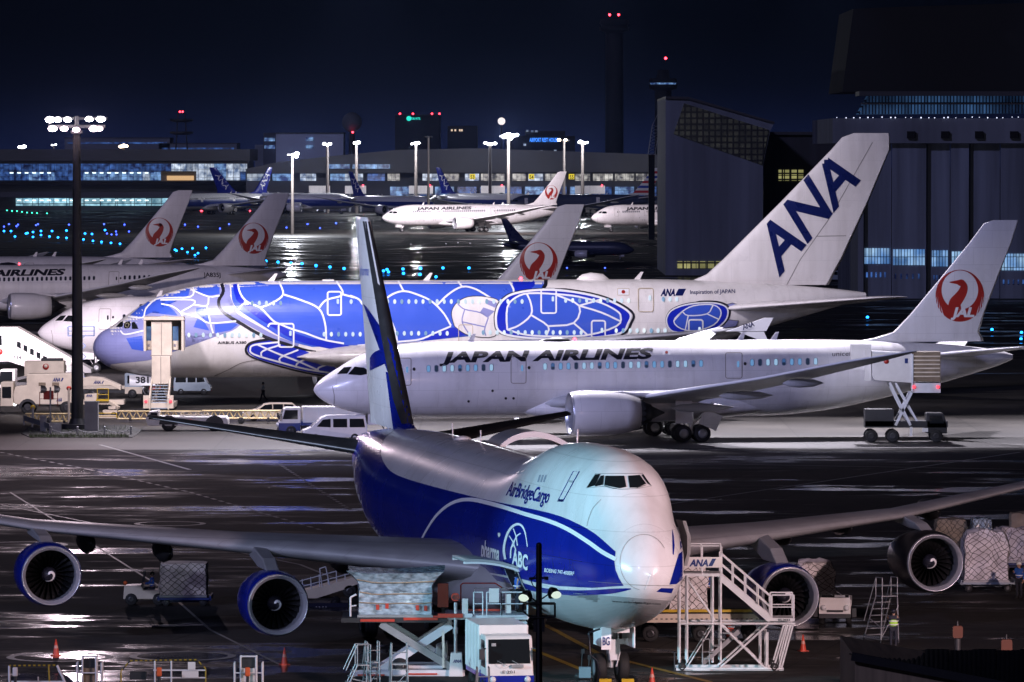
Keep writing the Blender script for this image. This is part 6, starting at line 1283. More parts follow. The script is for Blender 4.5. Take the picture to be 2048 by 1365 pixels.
m = MB(); rail(m, [(lx(136), -.6, lz(672)), (lx(188), -.6, lz(672))], .9, .035); rail(m, [(lx(136), .6, lz(672)), (lx(188), .6, lz(672))], .9, .035); m.box((lx(162), 0, lz(672)), (lx(188)-lx(136), 1.2, .08)); obj('basket', m, liftm, t)
m = MB()
for k in range(4): z0 = .6+k*1.05; z1 = z0+1.05; m.bar((lx(146), -.4, z0), (lx(172), -.4, z1), .09); m.bar((lx(172), -.4, z0), (lx(146), -.4, z1), .09)
obj('scissor_arms', m, liftm, t); m = MB(); m.box((lx(162), 0, .5), (3, 1.6, .4)); obj('base', m, cpaint, t); wheels_at(t, [(lx(a), s*.7) for a in (145, 178) for s in (-1, 1)], .3, .2)
# ---- the island at the foot of the mast
p0 = G(80, 872); m = MB(); pts = [G(42, 868), G(60, 876), G(265, 876), G(285, 862), G(255, 851), G(60, 852)]; m.prism([(p.x, p.y) for p in pts], 0, .06, 'XY'); tag(obj('kerb_island', m, pmat('island_soil', (.05, .05, .048), .9, var=.3)), None, None, None, 'structure')
m = MB(); rg = random.Random(2)
for i in range(1500):
    f = rg.random(); x = 58+f*200; y = 871.5+rg.random()*4 if rg.random() < .8 else 853+rg.random()*20; p = G(x, y, .06); h = .10+.22*rg.random(); a = rg.random()*6.28; w = .02
    m.add([p+Vector((math.cos(a)*w, math.sin(a)*w, 0)), p-Vector((math.cos(a)*w, math.sin(a)*w, 0)), p+Vector((rg.uniform(-.12, .12), rg.uniform(-.12, .12), h))], [(0, 1, 2)])
tag(obj('grass', m, pmat('weed_grass', (.06, .09, .025), .8, var=.4, scale=1)), 'dark weeds growing along the edge of the mast island', 'grass', None, 'stuff')
D = 463; t = thing('guard_rail', 'white steel guard rail slanting across the left end of the mast island', 'barrier', G(75, 862)); a = G(48, 851)-t.location; b = G(100, 868)-t.location; m = MB(); up = Vector((0, 0, .6)); m.bar(a+up, b+up, .12, .42); obj('beam', m, steel_g, t); m = MB()
for k in (0, .33, .66, 1): q = a+(b-a)*k; m.tube(q, q+up, .07, n=8)
obj('post', m, steel_g, t); m = MB(); m.box(b+Vector((.45, 0, .5)), (.9, .12, .7)); obj('end_plate', m, steel_g, t)
for i, (x, lab) in enumerate(((102, 'short pale chain post nearest the guard rail'), (155, 'short pale chain post below the tall mast'), (209, 'short pale chain post right of the mast foot'), (262, 'short pale chain post at the right end of the island'))):
    p = G(x, 872); t = thing('chain_post', lab, 'post', p, 0, 'chain posts round the mast island'); m = MB(); m.tube((0, 0, 0), (0, 0, .62), .07, n=10); m.sphere((0, 0, .66), .1, 10, 6); obj('post', m, steel_g, t)
    if i < 3: q = G((155, 209, 262)[i], 872)-p; m = MB(); m.path([q*k/8+Vector((0, 0, .52-.28*math.sin(PI*k/8))) for k in range(9)], .03, 5); obj('chain', m, steel_g, t)
def cabinet(label, x0, y0, x1, y1, D, mat): t = thing('control_cabinet', label, 'cabinet', (PX((x0+x1)/2, D), D, 0)); w = PX(x1, D)-PX(x0, D); h = PZ(y0, D); m = MB(); m.box((0, 0, h/2), (w, .8, h)); obj('case', m, mat, t, bevel=.03); m = MB(); m.box((0, 0, h+.04), (w*1.08, .9, .08)); obj('lid', m, steel_g, t); m = MB(); m.box((w*.02, -.41, h*.5), (w*.84, .03, h*.86)); m.box((w*.32, -.44, h*.55), (.05, .05, .2)); obj('door', m, mat, t)
cabinet('tall plain grey cabinet standing right of the mast foot', 169, 805, 196, 856, 466, concrete)
cabinet('low grey cabinet on the island left of the mast', 80, 833, 92, 856, 465, concrete)
t = thing('signal_post', 'post with two silver floodlights and a red box left of the mast', 'post', G(101, 856)); D = t.location.y; lx = lambda px: LX(t, px, D); lz = lambda py: PZ(py, D); m = MB(); m.tube((0, 0, 0), (0, 0, lz(775)), .07, n=8); obj('pole', m, steel_g, t)
for a in (88, 115): m = MB(); m.lathe([(-.28, .34), (.1, .24), (.2, .05)], (lx(a), 0, lz(779)), 'X' if a < 100 else 'X', 14); obj('lamp_hood', m, metal, t)
m = MB(); m.box((lx(96), .2, lz(791)), (.8, .3, .7)); rail(m, [(lx(78), .3, lz(812)), (lx(114), .3, lz(812))], 1.1, .03); obj('control_box', m, redp, t)
for x, yt, lab in ((138, 777, 'cream post with a round red disc left of the mast'), (66, 815, 'short yellow-topped post behind the guard rail')):
    t = thing('marker_post', lab, 'post', G(x, 850)); D = t.location.y; h = PZ(yt, D); m = MB(); m.tube((0, 0, 0), (0, 0, h), .1, n=8); obj('post', m, cpaint if x > 100 else concrete, t); m = MB(); m.lathe([(-.06, .01), (-.06, .2), (.06, .2), (.06, .01)], (0, 0, h), 'Y', 16); obj('disc', m, redp if x > 100 else yellow, t)
# ---------------------------------------------------------------- lift truck at the tail of the near white airliner
D = 449; t = thing('lift_truck', 'scissor lift truck raising its white box to the rear door of the near white airliner', 'lift truck', (PX(1810, D), D, 0)); lx = lambda px: LX(t, px, D); lz = lambda py: PZ(py, D)
m = MB(); m.prism([(lx(a), lz(b)) for a, b in ((1743, 704), (1822, 708), (1822, 765), (1748, 760), (1743, 752))], -1.2, 1.2); b = obj('lifted_box', m, wpaint, t, bevel=.03)
m = MB(); m.prism([(lx(a), lz(b)) for a, b in ((1743, 702), (1782, 704), (1822, 706), (1822, 709), (1743, 706))], -1.3, 1.3); obj('roof_edge', m, steelw, b)
m = MB(); m.lathe([(-.02, .01), (-.02, .2), (0, .2)], (lx(1771), -1.22, lz(722)), 'Y', 16); obj('emblem', m, red_c, b); m = MB(); m.box((lx(1811), -1.21, lz(721)), (.24, .03, .38)); obj('blue_plate', m, navyv, b)
m = MB(); m.box((lx(1852), -.1, lz(733)), (lx(1879)-lx(1824), 2.2, lz(706)-lz(765)))
obj('rear_box', m, brownm, t)
m = MB()
for k in range(6): m.box((lx(1852), -1.24, lz(712+k*8)), (lx(1878)-lx(1825), .06, .10))
obj('box_slats', m, cpaint, t)
m = MB(); m.box((lx(1823), -1.25, lz(745)), (.14, .14, lz(708)-lz(783))); m.box((lx(1852), -.1, lz(775)), (lx(1879)-lx(1824), 2.2, .75)); obj('rear_frame', m, steelw, t)
for a in (1826, 1874): lamp_part(t, (lx(a), -1.3, lz(773)), .13, tail_red, 'tail_lamp')
m = MB()
for s in (-1.0, 1.0): m.bar((lx(1778), s, lz(765)), (lx(1820), s, lz(850)), .2); m.bar((lx(1822), s, lz(784)), (lx(1790), s, lz(850)), .2); m.bar((lx(1790), s*.8, lz(765)), (lx(1838), s*.8, lz(850)), .16)
obj('scissor_arms', m, steelw, t)
m = MB(); m.box((lx(1812), 0, lz(848)), (lx(1895)-lx(1730), 2.1, .5)); m.box((lx(1758), 0, lz(835)), (2.2, 2.1, 1.3)); obj('chassis', m, steel_d, t)
m = MB(); m.prism([(lx(a), lz(b)) for a, b in ((1852, 866), (1852, 826), (1886, 826), (1893, 848), (1893, 866))], -1.05, 1.05); c = obj('cab', m, steel_d, t, bevel=.05); m = MB(); m.add([(lx(1858), -1.06, lz(846)), (lx(1858), -1.06, lz(830)), (lx(1882), -1.06, lz(830)), (lx(1887), -1.06, lz(846))], [(0, 1, 2, 3)]); obj('side_window', m, glass, c)
wheels_at(t, [(lx(a), s*.95) for a in (1742, 1785, 1872) for s in (-1, 1)], .5, .3)
m = MB(); m.box((lx(1849), -1.15, lz(859)), (.45, .1, .3)); m.box((lx(1821), -1.15, lz(862)), (.2, .1, .7)); obj('marker_plate', m, mark_w, t)
lamp_part(t, (lx(1716), .6, lz(715)), .16, glow('red_beacon_lit', (1, .10, .10), 14), 'beacon')
m = MB(); m.box((lx(1722), .2, lz(714)), (lx(1743)-lx(1703), 1.6, lz(702)-lz(752))); m.box((lx(1735), -.6, lz(730)), (.5, .4, 2.4)); obj('bridge_canopy', m, wpaint, t)
car('van', 'white van in the dark between the hangars behind the lettered tail fin', 'van', (PX(1649, 1010), 1010, 0), 0, 3.6, 1.6, van_p, van_w, gpaint, .3, group='parked vans')
# ================================================================ AROUND THE FREIGHTER
# main cargo loader
D = 249; t = thing('cargo_loader', 'big white scissor cargo loader with red edged deck numbered 4012 at the freighter door', 'cargo loader', (PX(860, D), D, 0)); lx = lambda px: LX(t, px, D); lz = lambda py: PZ(py, D)
def bxp(m, a, b, c, d, y0, y1): m.box(((lx(a)+lx(c))/2, (y0+y1)/2, (lz(b)+lz(d))/2), (abs(lx(c)-lx(a)), abs(y1-y0), abs(lz(b)-lz(d))))
m = MB(); bxp(m, 684, 1231, 895, 1240, -1.5, 1.7); obj('rear_deck', m, steel_d, t)
m = MB(); bxp(m, 722, 1233, 790, 1238, -1.56, -1.5); bxp(m, 808, 1230, 876, 1235, -1.56, -1.5); bxp(m, 740, 1227, 888, 1230, -1.3, -1.2); bxp(m, 876, 1222, 926, 1230, -1.6, -1.45); bxp(m, 930, 1218, 1003, 1222, -.2, 0); bxp(m, 874, 1172, 896, 1220, 1.3, 1.6); obj('red_edging', m, redp, t)
m = MB(); bxp(m, 890, 1226, 1056, 1234, -1.45, 1.6); bxp(m, 975, 1227, 1050, 1229, -1.5, -1.45); bxp(m, 893, 1222, 945, 1230, -1.55, -1.46); obj('bridge_deck', m, steelw, t)
m = MB()
for a, b in ((948, 966), (974, 1003), (1003, 1055)): rail(m, [(lx(a), -1.4, lz(1226)), (lx(b), -1.4, lz(1226))], lz(1180)-lz(1226), .035)
rail(m, [(lx(948), 1.4, lz(1226)), (lx(1055), 1.4, lz(1226))], lz(1182)-lz(1226), .03); bxp(m, 944, 1230, 964, 1244, -1.6, -1.3); m.tube((lx(702), -1.45, lz(1228)), (lx(702), -1.45, lz(1190)), .045, n=6); m.tube((lx(702), -1.45, lz(1190)), (lx(714), -1.45, lz(1184)), .045, n=6); m.tube((lx(702), -1.45, lz(1208)), (lx(714), -1.45, lz(1206)), .035, n=6); obj('handrail', m, steelw, t)
m = MB(); m.path([(lx(921), 1.2, lz(1225)), (lx(921), 1.2, lz(1174)), (lx(926), 1.2, lz(1171)), (lx(990), 1.2, lz(1171)), (lx(1004), 1.2, lz(1180))], .03); obj('red_handrail', m, redp, t)
m = MB(); bxp(m, 978, 1172, 998, 1200, -1.5, -1.45); bxp(m, 1010, 1184, 1022, 1222, -1.3, -1.0); bxp(m, 924, 1196, 936, 1226, -.5, -.3); obj('control_panel', m, wpaint, t)
m = MB()
for s in (-1.25, 1.25): m.bar((lx(762), s, lz(1243)), (lx(906), s, lz(1332)), .26, .3)
obj('scissor_arm', m, steel_g, t)
m = MB()
for s in (-1.0, 1.0): m.bar((lx(902), s, lz(1246)), (lx(764), s, lz(1336)), .30, .34)
obj('scissor_arm', m, steelw, t)
m = MB()
for s in (-1.1, 1.1): m.bar((lx(975), s, lz(1240)), (lx(1010), s, lz(1262)), .2); m.bar((lx(1052), s, lz(1238)), (lx(985), s, lz(1275)), .22)
obj('bridge_arm', m, steelw, t)
m = MB(); bxp(m, 706, 1335, 930, 1347, -1.4, -.9); bxp(m, 706, 1335, 930, 1347, .9, 1.4); bxp(m, 740, 1328, 886, 1334, -.9, .9); obj('base_frame', m, steelw, t)
m = MB(); bxp(m, 815, 1341, 875, 1344, -1.46, -1.4); bxp(m, 716, 1343, 770, 1346, -1.46, -1.4); obj('base_stripe', m, redp, t)
m = MB(); m.prism([(lx(898), lz(1347)), (lx(902), lz(1300)), (lx(924), lz(1300)), (lx(927), lz(1347))], -1.6, -1.0); p = obj('control_post', m, wpaint, t, bevel=.02); sign('side_lettering', 'ANA', frame((lx(906), -1.61, lz(1319)), (1, 0, 0), (0, 0, 1)), 0, 0, .36, .13, navyv, p, .03, .25)
m = MB(); m.tube((lx(911.5), -1.5, lz(1302)), (lx(911.5), -1.5, lz(1200)), .075, n=10); m.tube((lx(911.5), -1.5, lz(1262)), (lx(911.5), -1.5, lz(1250)), .11, n=10); m.bar((lx(887), -1.4, lz(1256)), (lx(887), -1.4, lz(1330)), .1); obj('lift_ram', m, metal, t)
m = MB(); m.prism(rrect(lx(903), lz(1197), lx(919.5), lz(1181), .14), -1.6, -1.54); p = obj('number_plate', m, redp, t); sign('fleet_number', '4012', frame((lx(904.5), -1.61, lz(1194)), (1, 0, 0), (0, 0, 1)), 0, 0, .29, .20, black_p, p, .03)
m = MB(); m.prism([(lx(866), lz(1340)), (lx(872), lz(1292)), (lx(895), lz(1285)), (lx(895), lz(1340))], .2, 1.2); obj('engine_housing', m, MAT['wing_grey'], t, bevel=.05); wheels_at(t, [(lx(a), s*1.2) for a in (725, 800, 915) for s in (-1, 1)], .38, .3)
Dp = 249; t = pallet('huge film-wrapped pallet flaring outward at the top on the loader deck', (PX(791, Dp), Dp+.1, PZ(1231, Dp)+.0), 0, (3.1, 2.7, 1.65), wrap, 3.1, False, None, .07, -.75, (.28, .5, .78))
m = MB()
for a, b in ((-.75, .45), (-.35, .5), (.95, .42), (1.3, .4)): m.box((a, -1.40, b), (.14, .03, .22))
obj('paper_label', m, redp, t)
person('worker in a blue jacket and white helmet standing in the open freighter doorway', (PX(1035, 249.3), 249.3, PZ(1227, 249)+.02), R(200), {'elL': (-.16, .24, 1.18), 'wrL': (-.36, .16, 1.12), 'haL': (-.43, .15, 1.12), 'elR': (-.16, -.24, 1.18), 'wrR': (-.34, -.16, 1.02), 'haR': (-.40, -.15, 1.0)}, jkt, trs, mark_w, h=1.75)
t = truck('small white box truck with blue lower cab, facing the viewer below the freighter nose', (PX(1020, 236.5), 236.5, 0), R(90+9), 5.4, 2.05, 1.6, 2.62, 2.95, 1.0, wpaint, wpaint, blue_d)
sign('fleet_number', 'E 201', frame((-.06, .32, 1.12), (0, -1, 0), (0, 0, 1)), 0, 0, .5, .11, black_p, t, .02)
# ANA passenger steps
D = 251; t = thing('access_stairs', 'tall white tubular access stairs with lettered top panel right of the freighter nose', 'stairs', (PX(1470, D), D, 0)); lx = lambda px: LX(t, px, D); lz = lambda py: PZ(py, D)
W2 = .75
m = MB()
for y in (-W2, W2):
    for a in (1359, 1374, 1425, 1441): m.tube((lx(a), y, .35), (lx(a), y, lz(1150 if a > 1400 else 1148)), .055, n=7)
    for z in (1245, 1335): m.tube((lx(1358), y, lz(z)), (lx(1590 if z < 1300 else 1566), y, lz(z)), .055, n=7)
    m.tube((lx(1374), y, lz(1156)), (lx(1430), y, lz(1240)), .04, n=6); m.tube((lx(1440), y, lz(1246)), (lx(1532), y, lz(1336)), .05, n=7); m.tube((lx(1535), y, lz(1247)), (lx(1436), y, lz(1336)), .05, n=7); m.tube((lx(1425), y, lz(1250)), (lx(1372), y, lz(1335)), .03, n=6)
    for a, b in ((1572, 1546), (1580, 1557), (1586, 1562)): m.tube((lx(a), y, lz(1246)), (lx(b), y, lz(1336)), .045, n=6)
    for a in (1521, 1532, 1535): m.tube((lx(a), y, lz(1262)), (lx(a), y, lz(1334)), .035, n=6)
for z in (1148, 1245, 1335): m.tube((lx(1360), -W2, lz(z)), (lx(1360), W2, lz(z)), .05, n=6); m.tube((lx(1441), -W2, lz(z)), (lx(1441), W2, lz(z)), .05, n=6)
obj('frame', m, steelw, t)
m = MB(); bxp(m, 1360, 1145, 1443, 1151, -W2, W2); obj('top_platform', m, steelw, t); m = MB(); bxp(m, 1536, 1234, 1589, 1240, -W2, W2); p = obj('middle_platform', m, steelw, t); sign('fleet_number', 'BS-2033', frame((lx(1556), -W2-.01, lz(1239.5)), (1, 0, 0), (0, 0, 1)), 0, 0, .5, .09, black_p, p, .02)
m = MB()
for y in (-W2, W2): rail(m, [(lx(1365), y, lz(1148)), (lx(1443), y, lz(1148))], lz(1090)-lz(1148), .03, False); rail(m, [(lx(1543), y, lz(1236)), (lx(1587), y, lz(1236))], lz(1188)-lz(1236), .035)
for y in (-W2, W2):
    a0, b0 = Vector((lx(1441), y, lz(1150))), Vector((lx(1541), y, lz(1236)))
    for up in (.95, .5): m.tube(a0+Vector((0, 0, up)), b0+Vector((0, 0, up)), .035, n=6)
    for k in range(5): q = a0+(b0-a0)*k/4; m.tube(q, q+Vector((0, 0, .95)), .03, n=6)
obj('handrail', m, steelw, t)
m = MB()
for y in (-W2, W2): m.bar((lx(1441), y, lz(1153)), (lx(1541), y, lz(1238)), .05, .26)
obj('stringer', m, steelw, t); m = MB()
for k in range(11): m.box((lx(1445+k*9), 0, lz(1155+k*7.8)), (.24, W2*1.9, .035))
obj('treads', m, steel_g, t)
m = MB(); bxp(m, 1364, 1112, 1443, 1133, -W2-.05, -W2); p = obj('name_panel', m, wpaint, t); sign('panel_lettering', 'ANA', frame((lx(1378), -W2-.055, lz(1130)), (1, 0, 0), (0, 0, 1)), 0, 0, .82, .29, navyv, p, .045, .22)
m = MB(); m.add([(lx(1416), -W2-.07, lz(1130)), (lx(1424), -W2-.07, lz(1130)), (lx(1432), -W2-.07, lz(1115)), (lx(1424), -W2-.07, lz(1115))], [(0, 1, 2, 3)]); obj('panel_mark', m, navyv, p)
m = MB(); rail(m, [(lx(1404), -W2-.5, .3), (lx(1418), -W2-.5, .3)], 1.1, .03); m.bar((lx(1405), -W2-.4, .35), (lx(1478), -.3, lz(1262)), .06, .2)
for k in range(7): m.box((lx(1412+k*10), -W2-.2+.04*k, .55+k*.27), (.3, .6, .04))
obj('lower_steps', m, steel_g, t); m = MB(); bxp(m, 1352, 1333, 1567, 1341, -W2, -W2+.1); bxp(m, 1352, 1333, 1567, 1341, W2-.1, W2); bxp(m, 1385, 1336, 1420, 1351, -W2-.08, -W2); obj('base', m, steelw, t)
wheels_at(t, [(lx(a), s*W2) for a in (1364, 1548) for s in (-1, 1)], .17, .1)
m = MB(); m.tube((lx(1349), -W2, .0), (lx(1349), -W2, .75), .03, n=6); m.tube((lx(1556), -W2, 0), (lx(1556), -W2, .7), .03, n=6); m.box((lx(1349), -W2, .78), (.2, .05, .04)); obj('jack', m, steel_d, t)
# freight by the nose
D = 266; t = thing('conveyor_loader', 'long low cream freight loader with yellow rail behind the access stairs', 'loader', (PX(1400, D), D, 0)); lx = lambda px: LX(t, px, D); lz = lambda py: PZ(py, D)
m = MB(); bxp(m, 1275, 1224, 1516, 1241, -1.3, 1.3); obj('body', m, cpaint, t); m = MB(); bxp(m, 1315, 1215, 1516, 1220, -1.4, -1.2); obj('yellow_rail', m, yellow, t); m = MB(); bxp(m, 1290, 1220, 1516, 1224, -1.2, 1.2); obj('roller_bed', m, steel_d, t)
m = MB()
for k in range(24): x = 1280+k*10; bxp(m, x, 1233, x+4.5, 1235, -1.32, -1.3)
obj('side_slots', m, steel_d, t); wheels_at(t, [(lx(a), s*1.1) for a in (1300, 1400, 1500) for s in (-1, 1)], .38, .25)
pallet('netted cream pallet glowing beside the freighter nose, behind the access stairs', (PX(1376, 266), 266, PZ(1221, 266)), 0, (1.75, 2.2, 2.05), sack, 8.2, True)
person('worker in blue jacket and helmet standing behind the tubular stairs', (PX(1417, 268), 268, PZ(1221, 268)), R(20), {'elR': (-.18, -.22, 1.2), 'wrR': (-.36, -.14, 1.2), 'haR': (-.43, -.12, 1.2)}, jkt, trs, mark_w, h=1.78, group=None)
D = 281; dolly('blue dolly under the netted freight behind the inner right engine', (PX(1632, 283), 284, 0), R(85)); pallet('netted grey freight dome behind the inner right engine', (PX(1632, 283), 284, .5), R(0), (1.9, 2.2, 1.85), sack, 5.5, True, amp=.16, top=.5)
t = truck('white tug truck facing forward under the netted freight dome', (PX(1671, 274), 274, 0), R(86), 4.2, 1.55, 1.4, 1.35, 1.3, .9, wpaint, wpaint, wpaint, flat=True, group=None)
# freight behind the outer right engine
dolly('blue-edged dolly carrying the biggest white sheeted freight at the right', (PX(1975, 296), 296, 0), 0, 2.75, 2.4, gpaint, .52)
pallet('biggest white sheeted pallet with black net, right of the outer engine', (PX(1971, 296), 296, .5), 0, (2.25, 2.2, 2.55), sack, 1.3, True, amp=.2, top=.35)
pallet('olive wrapped pallet above the outer right engine', (PX(1902, 318), 318, .5), 0, (1.7, 2, 1.72), carton, 2.2, True, amp=.1); pallet('small silver wrapped crate stack topmost behind the big sheeted pallet', (PX(1964, 316), 316, .5), 0, (1.1, 1.6, 1.9), wrap, 2.9, True, amp=.07)
pallet('white sheeted freight mound at the right edge behind the biggest pallet', (PX(2022, 310), 310, .5), 0, (1.9, 2, 1.75), sack, 7.7, True, amp=.2, top=.4); pallet('brown wrapped pallet cut by the right picture edge', (PX(2046, 322), 322, .5), 0, (1.4, 2, 1.8), carton, 4.1, False)
for x, D, l in ((1902, 318, 'dolly under the olive wrapped pallet'), (1964, 316, 'dolly under the silver wrapped crate stack'), (2022, 310, 'dolly under the white sheeted mound at the right edge')): dolly('dark blue '+l, (PX(x, D), D, 0), 0, 1.9, 2.2)
person('worker in blue jacket and white helmet at the right picture edge', (PX(2040, 291), 291, 0), R(60), {'elL': (-.2, .2, 1.2), 'wrL': (-.36, .1, 1.28), 'haL': (-.42, .08, 1.32)}, jkt, trs, mark_w, h=1.78)
# step ladder with the man in the lime vest
def steps(label, loc, rz, h, w, n, rails=True, mat=steel_g, deck=.55):
    t = thing('step_ladder', label, 'step ladder', loc, rz, 'wheeled step ladders'); L = h*.85; m = MB()
    for s in (-1, 1):
        y = s*w/2; m.tube((-L*.55, y, 0), (0, y*.85, h), .032, n=6); m.tube((deck, y, 0), (deck, y*.85, h), .032, n=6); m.tube((-L*.55, y, .18), (deck, y, .18), .03, n=6); m.tube((-L*.2, y, h*.5), (deck, y, h*.35), .022, n=6)
        if rails: m.path([(-L*.5, y, .95), (0, y*.85, h+.85), (deck, y*.85, h+.85), (deck, y*.85, h)], .025); m.tube((0, y*.85, h), (0, y*.85, h+.85), .025, n=6)
    m.tube((deck, -w*.42, h+.5), (deck, w*.42, h+.5), .025, n=6); m.tube((deck, -w/2, .2), (deck, w/2, h*.8), .02, n=5); obj('frame', m, mat, t); m = MB()
    for k in range(n): f = (k+1)/(n+1); m.box((-L*.55*(1-f), 0, h*f), (.22, w*(1-.15*f), .035))
    m.box((deck/2, 0, h), (deck, w*.85, .05)); obj('treads', m, mat, t); wheels_at(t, [(a, s*w/2) for a in (-L*.5, deck) for s in (-1, 1)], .09, .05); return t
steps('tall aluminium step ladder the lime-vested worker leans on', (PX(1770, 264), 264.6, 0), R(-62), 2.15, .95, 6, True)
person('worker in a lime safety vest leaning on the step ladder, seen from behind', (PX(1788, 262), 261.8, 0), R(-95), {'elL': (-.17, .27, 1.18), 'wrL': (-.40, .18, 1.12), 'haL': (-.46, .16, 1.12), 'elR': (-.15, -.27, 1.2), 'wrR': (-.38, -.2, 1.22), 'haR': (-.45, -.18, 1.23)}, trs, trs, None, vestm, 1.72)
steps('small step ladder with bent rails, leftmost at the loader foot', (PX(712, 240), 240, 0), R(12), 1.15, .6, 4); steps('small step ladder in the middle of the loader foot group', (PX(742, 240.5), 240.5, 0), R(-80), 1.25, .6, 4); steps('small step ladder rightmost of three at the loader foot', (PX(797, 239), 239, 0), R(-85), 1.3, .75, 4); steps('low grey step ladder beside the small box truck front', (PX(965, 229), 228.4, 0), R(-85), 1.25, .55, 4)
t = thing('hand_truck', 'dark hand truck with a pale box left of the freighter nose wheel', 'hand truck', (PX(1170, 246), 246, 0)); m = MB(); m.tube((-.15, 0, .1), (-.1, 0, 1.25), .03, n=6); m.tube((.15, 0, .1), (.2, 0, 1.0), .03, n=6); m.box((-.08, 0, 1.2), (.14, .1, .2)); m.box((.2, 0, .95), (.16, .1, .2)); obj('frame', m, steel_d, t); m = MB(); m.box((0, -.1, .32), (.5, .4, .45)); obj('box', m, gpaint, t); wheels_at(t, [(-.3, 0), (.3, 0)], .14, .08)
for x, y, D, l in ((1233-22, 0, 244.3, 'yellow wheel chock before the left nose wheel tyre'), (1256, 0, 244.3, 'yellow wheel chock before the right nose wheel tyre')):
    t = thing('wheel_chock', l, 'chock', (PX(x, D), D-.15, 0), 0, 'yellow wheel chocks'); m = MB(); m.prism([(-.22, 0), (.22, 0), (.1, .2), (-.1, .2)], -.26, .26, 'YZ'); obj('block', m, yellow, t); m = MB(); m.path([(.25, .1, .05), (.45, .3, .03), (.6, .2, .03)], .02, 5); obj('rope', m, steel_d, t)
# cones
def cone(label, px, py, h=.75):
    t = thing('traffic_cone', label, 'cone', G(px, py), R(20), 'red traffic cones'); m = MB(); m.lathe([(.03, h*.20), (h*.55, h*.115), (h, h*.03), (h, .001)], (0, 0, 0), 'Z', 16); obj('cone', m, conem, t); m = MB(); m.box((0, 0, .02), (h*.52, h*.52, .04)); obj('base', m, conem, t); m = MB(); m.lathe([(h*.45, h*.142), (h*.62, h*.108)], (0, 0, 0), 'Z', 16); obj('reflective_band', m, pmat('faded_band', (.5, .25, .2), .4, var=.1) if 'faded_band' not in MAT else MAT['faded_band'], t)
cone('red traffic cone on the wet ground below the outer left engine', 112, 1312); cone('red traffic cone right of the inner left engine', 569, 1330); cone('red traffic cone standing alone right of the tubular stairs', 1606, 1303); cone('red traffic cone at the foot of the nose wheel, cut by the picture bottom', 1304, 1371); cone('red traffic cone behind the tubular stairs by the freight loader', 1457, 1258)
# tug with a pallet passing under the left wing
D = 287; dolly('blue dolly carrying the netted pallet under the left wing', (PX(370, D), D, 0), 0, 2.55, 2.3, navyv, .42); pallet('square netted brown pallet riding under the left wing', (PX(367, D), D, .42), 0, (2.25, 2.1, 1.55), MAT['freight_tan_sheet'] if 'freight_tan_sheet' in MAT else pmat('freight_tan_sheet', (.60, .52, .46), .5, var=.3, scale=1.8, bump=.7), 6.6, True, amp=.05, top=.03)
t = thing('baggage_tug', 'small dark tug with a seated driver pulling the netted pallet under the left wing', 'tug', (PX(291, D), D, 0)); m = MB(); m.prism([(-1.1, .3), (-1.05, .95), (-.2, 1.0), (-.1, .75), (.6, .75), (.7, 1.3), (1.0, 1.3), (1.0, .3)], -.65, .65); obj('body', m, cpaint, t, bevel=.05); m = MB(); m.tube((-.2, -.6, .9), (-.05, -.6, 1.7), .03, n=6); m.tube((-.2, .6, .9), (-.05, .6, 1.7), .03, n=6); m.box((.35, 0, 1.75), (1.0, 1.3, .06)); m.tube((.85, -.6, .9), (.8, -.6, 1.75), .03, n=6); m.tube((.85, .6, .9), (.8, .6, 1.75), .03, n=6); obj('roof_frame', m, steel_d, t); wheels_at(t, [(a, s*.6) for a in (-.7, .65) for s in (-1, 1)], .3, .2); lamp_part(t, (-1.0, -.4, 1.1), .1, orange, 'warning_lamp')
person('driver in blue jacket sitting on the small dark tug', (PX(291, D)+.30, D, -.12), 0, {'knL': (-.40, .14, .90), 'anL': (-.46, .14, .52), 'toL': (-.60, .14, .46), 'knR': (-.40, -.14, .90), 'anR': (-.46, -.14, .52), 'toR': (-.60, -.14, .46), 'elL': (-.14, .22, 1.18), 'wrL': (-.36, .14, 1.16), 'haL': (-.42, .12, 1.18), 'elR': (-.14, -.22, 1.18), 'wrR': (-.36, -.14, 1.16), 'haR': (-.42, -.12, 1.18)}, jkt, trs)
D = 292; t = thing('ramp_stairs', 'pale ramp with tubular handrails rising behind the inner left engine', 'ramp', (PX(650, D), D, 0)); lx = lambda px: LX(t, px, D); lz = lambda py: PZ(py, D)
m = MB(); m.prism([(lx(a), lz(b)) for a, b in ((570, 1195), (600, 1182), (712, 1152), (724, 1162), (690, 1176), (600, 1205), (570, 1212))], -1, 1); obj('ramp', m, cpaint, t)
m = MB()
for k in range(7): x = 606+k*17; zz = 1180-k*4.6; m.tube((lx(x), -.95, lz(zz)), (lx(x-1), -.95, lz(zz-24)), .03, n=6)
m.tube((lx(600), -.95, lz(1160)), (lx(710), -.95, lz(1130)), .03, n=6); m.tube((lx(600), -.95, lz(1172)), (lx(710), -.95, lz(1142)), .025, n=6); m.path([(lx(645), -1.0, lz(1172)), (lx(640), -1.0, lz(1135)), (lx(652), -1.0, lz(1131)), (lx(660), -1.0, lz(1168))], .03); obj('handrail', m, steelw, t); m = MB(); bxp(m, 560, 1200, 724, 1225, -.9, .9); obj('base', m, steel_d, t); wheels_at(t, [(lx(a), s*.9) for a in (590, 700) for s in (-1, 1)], .35, .2)
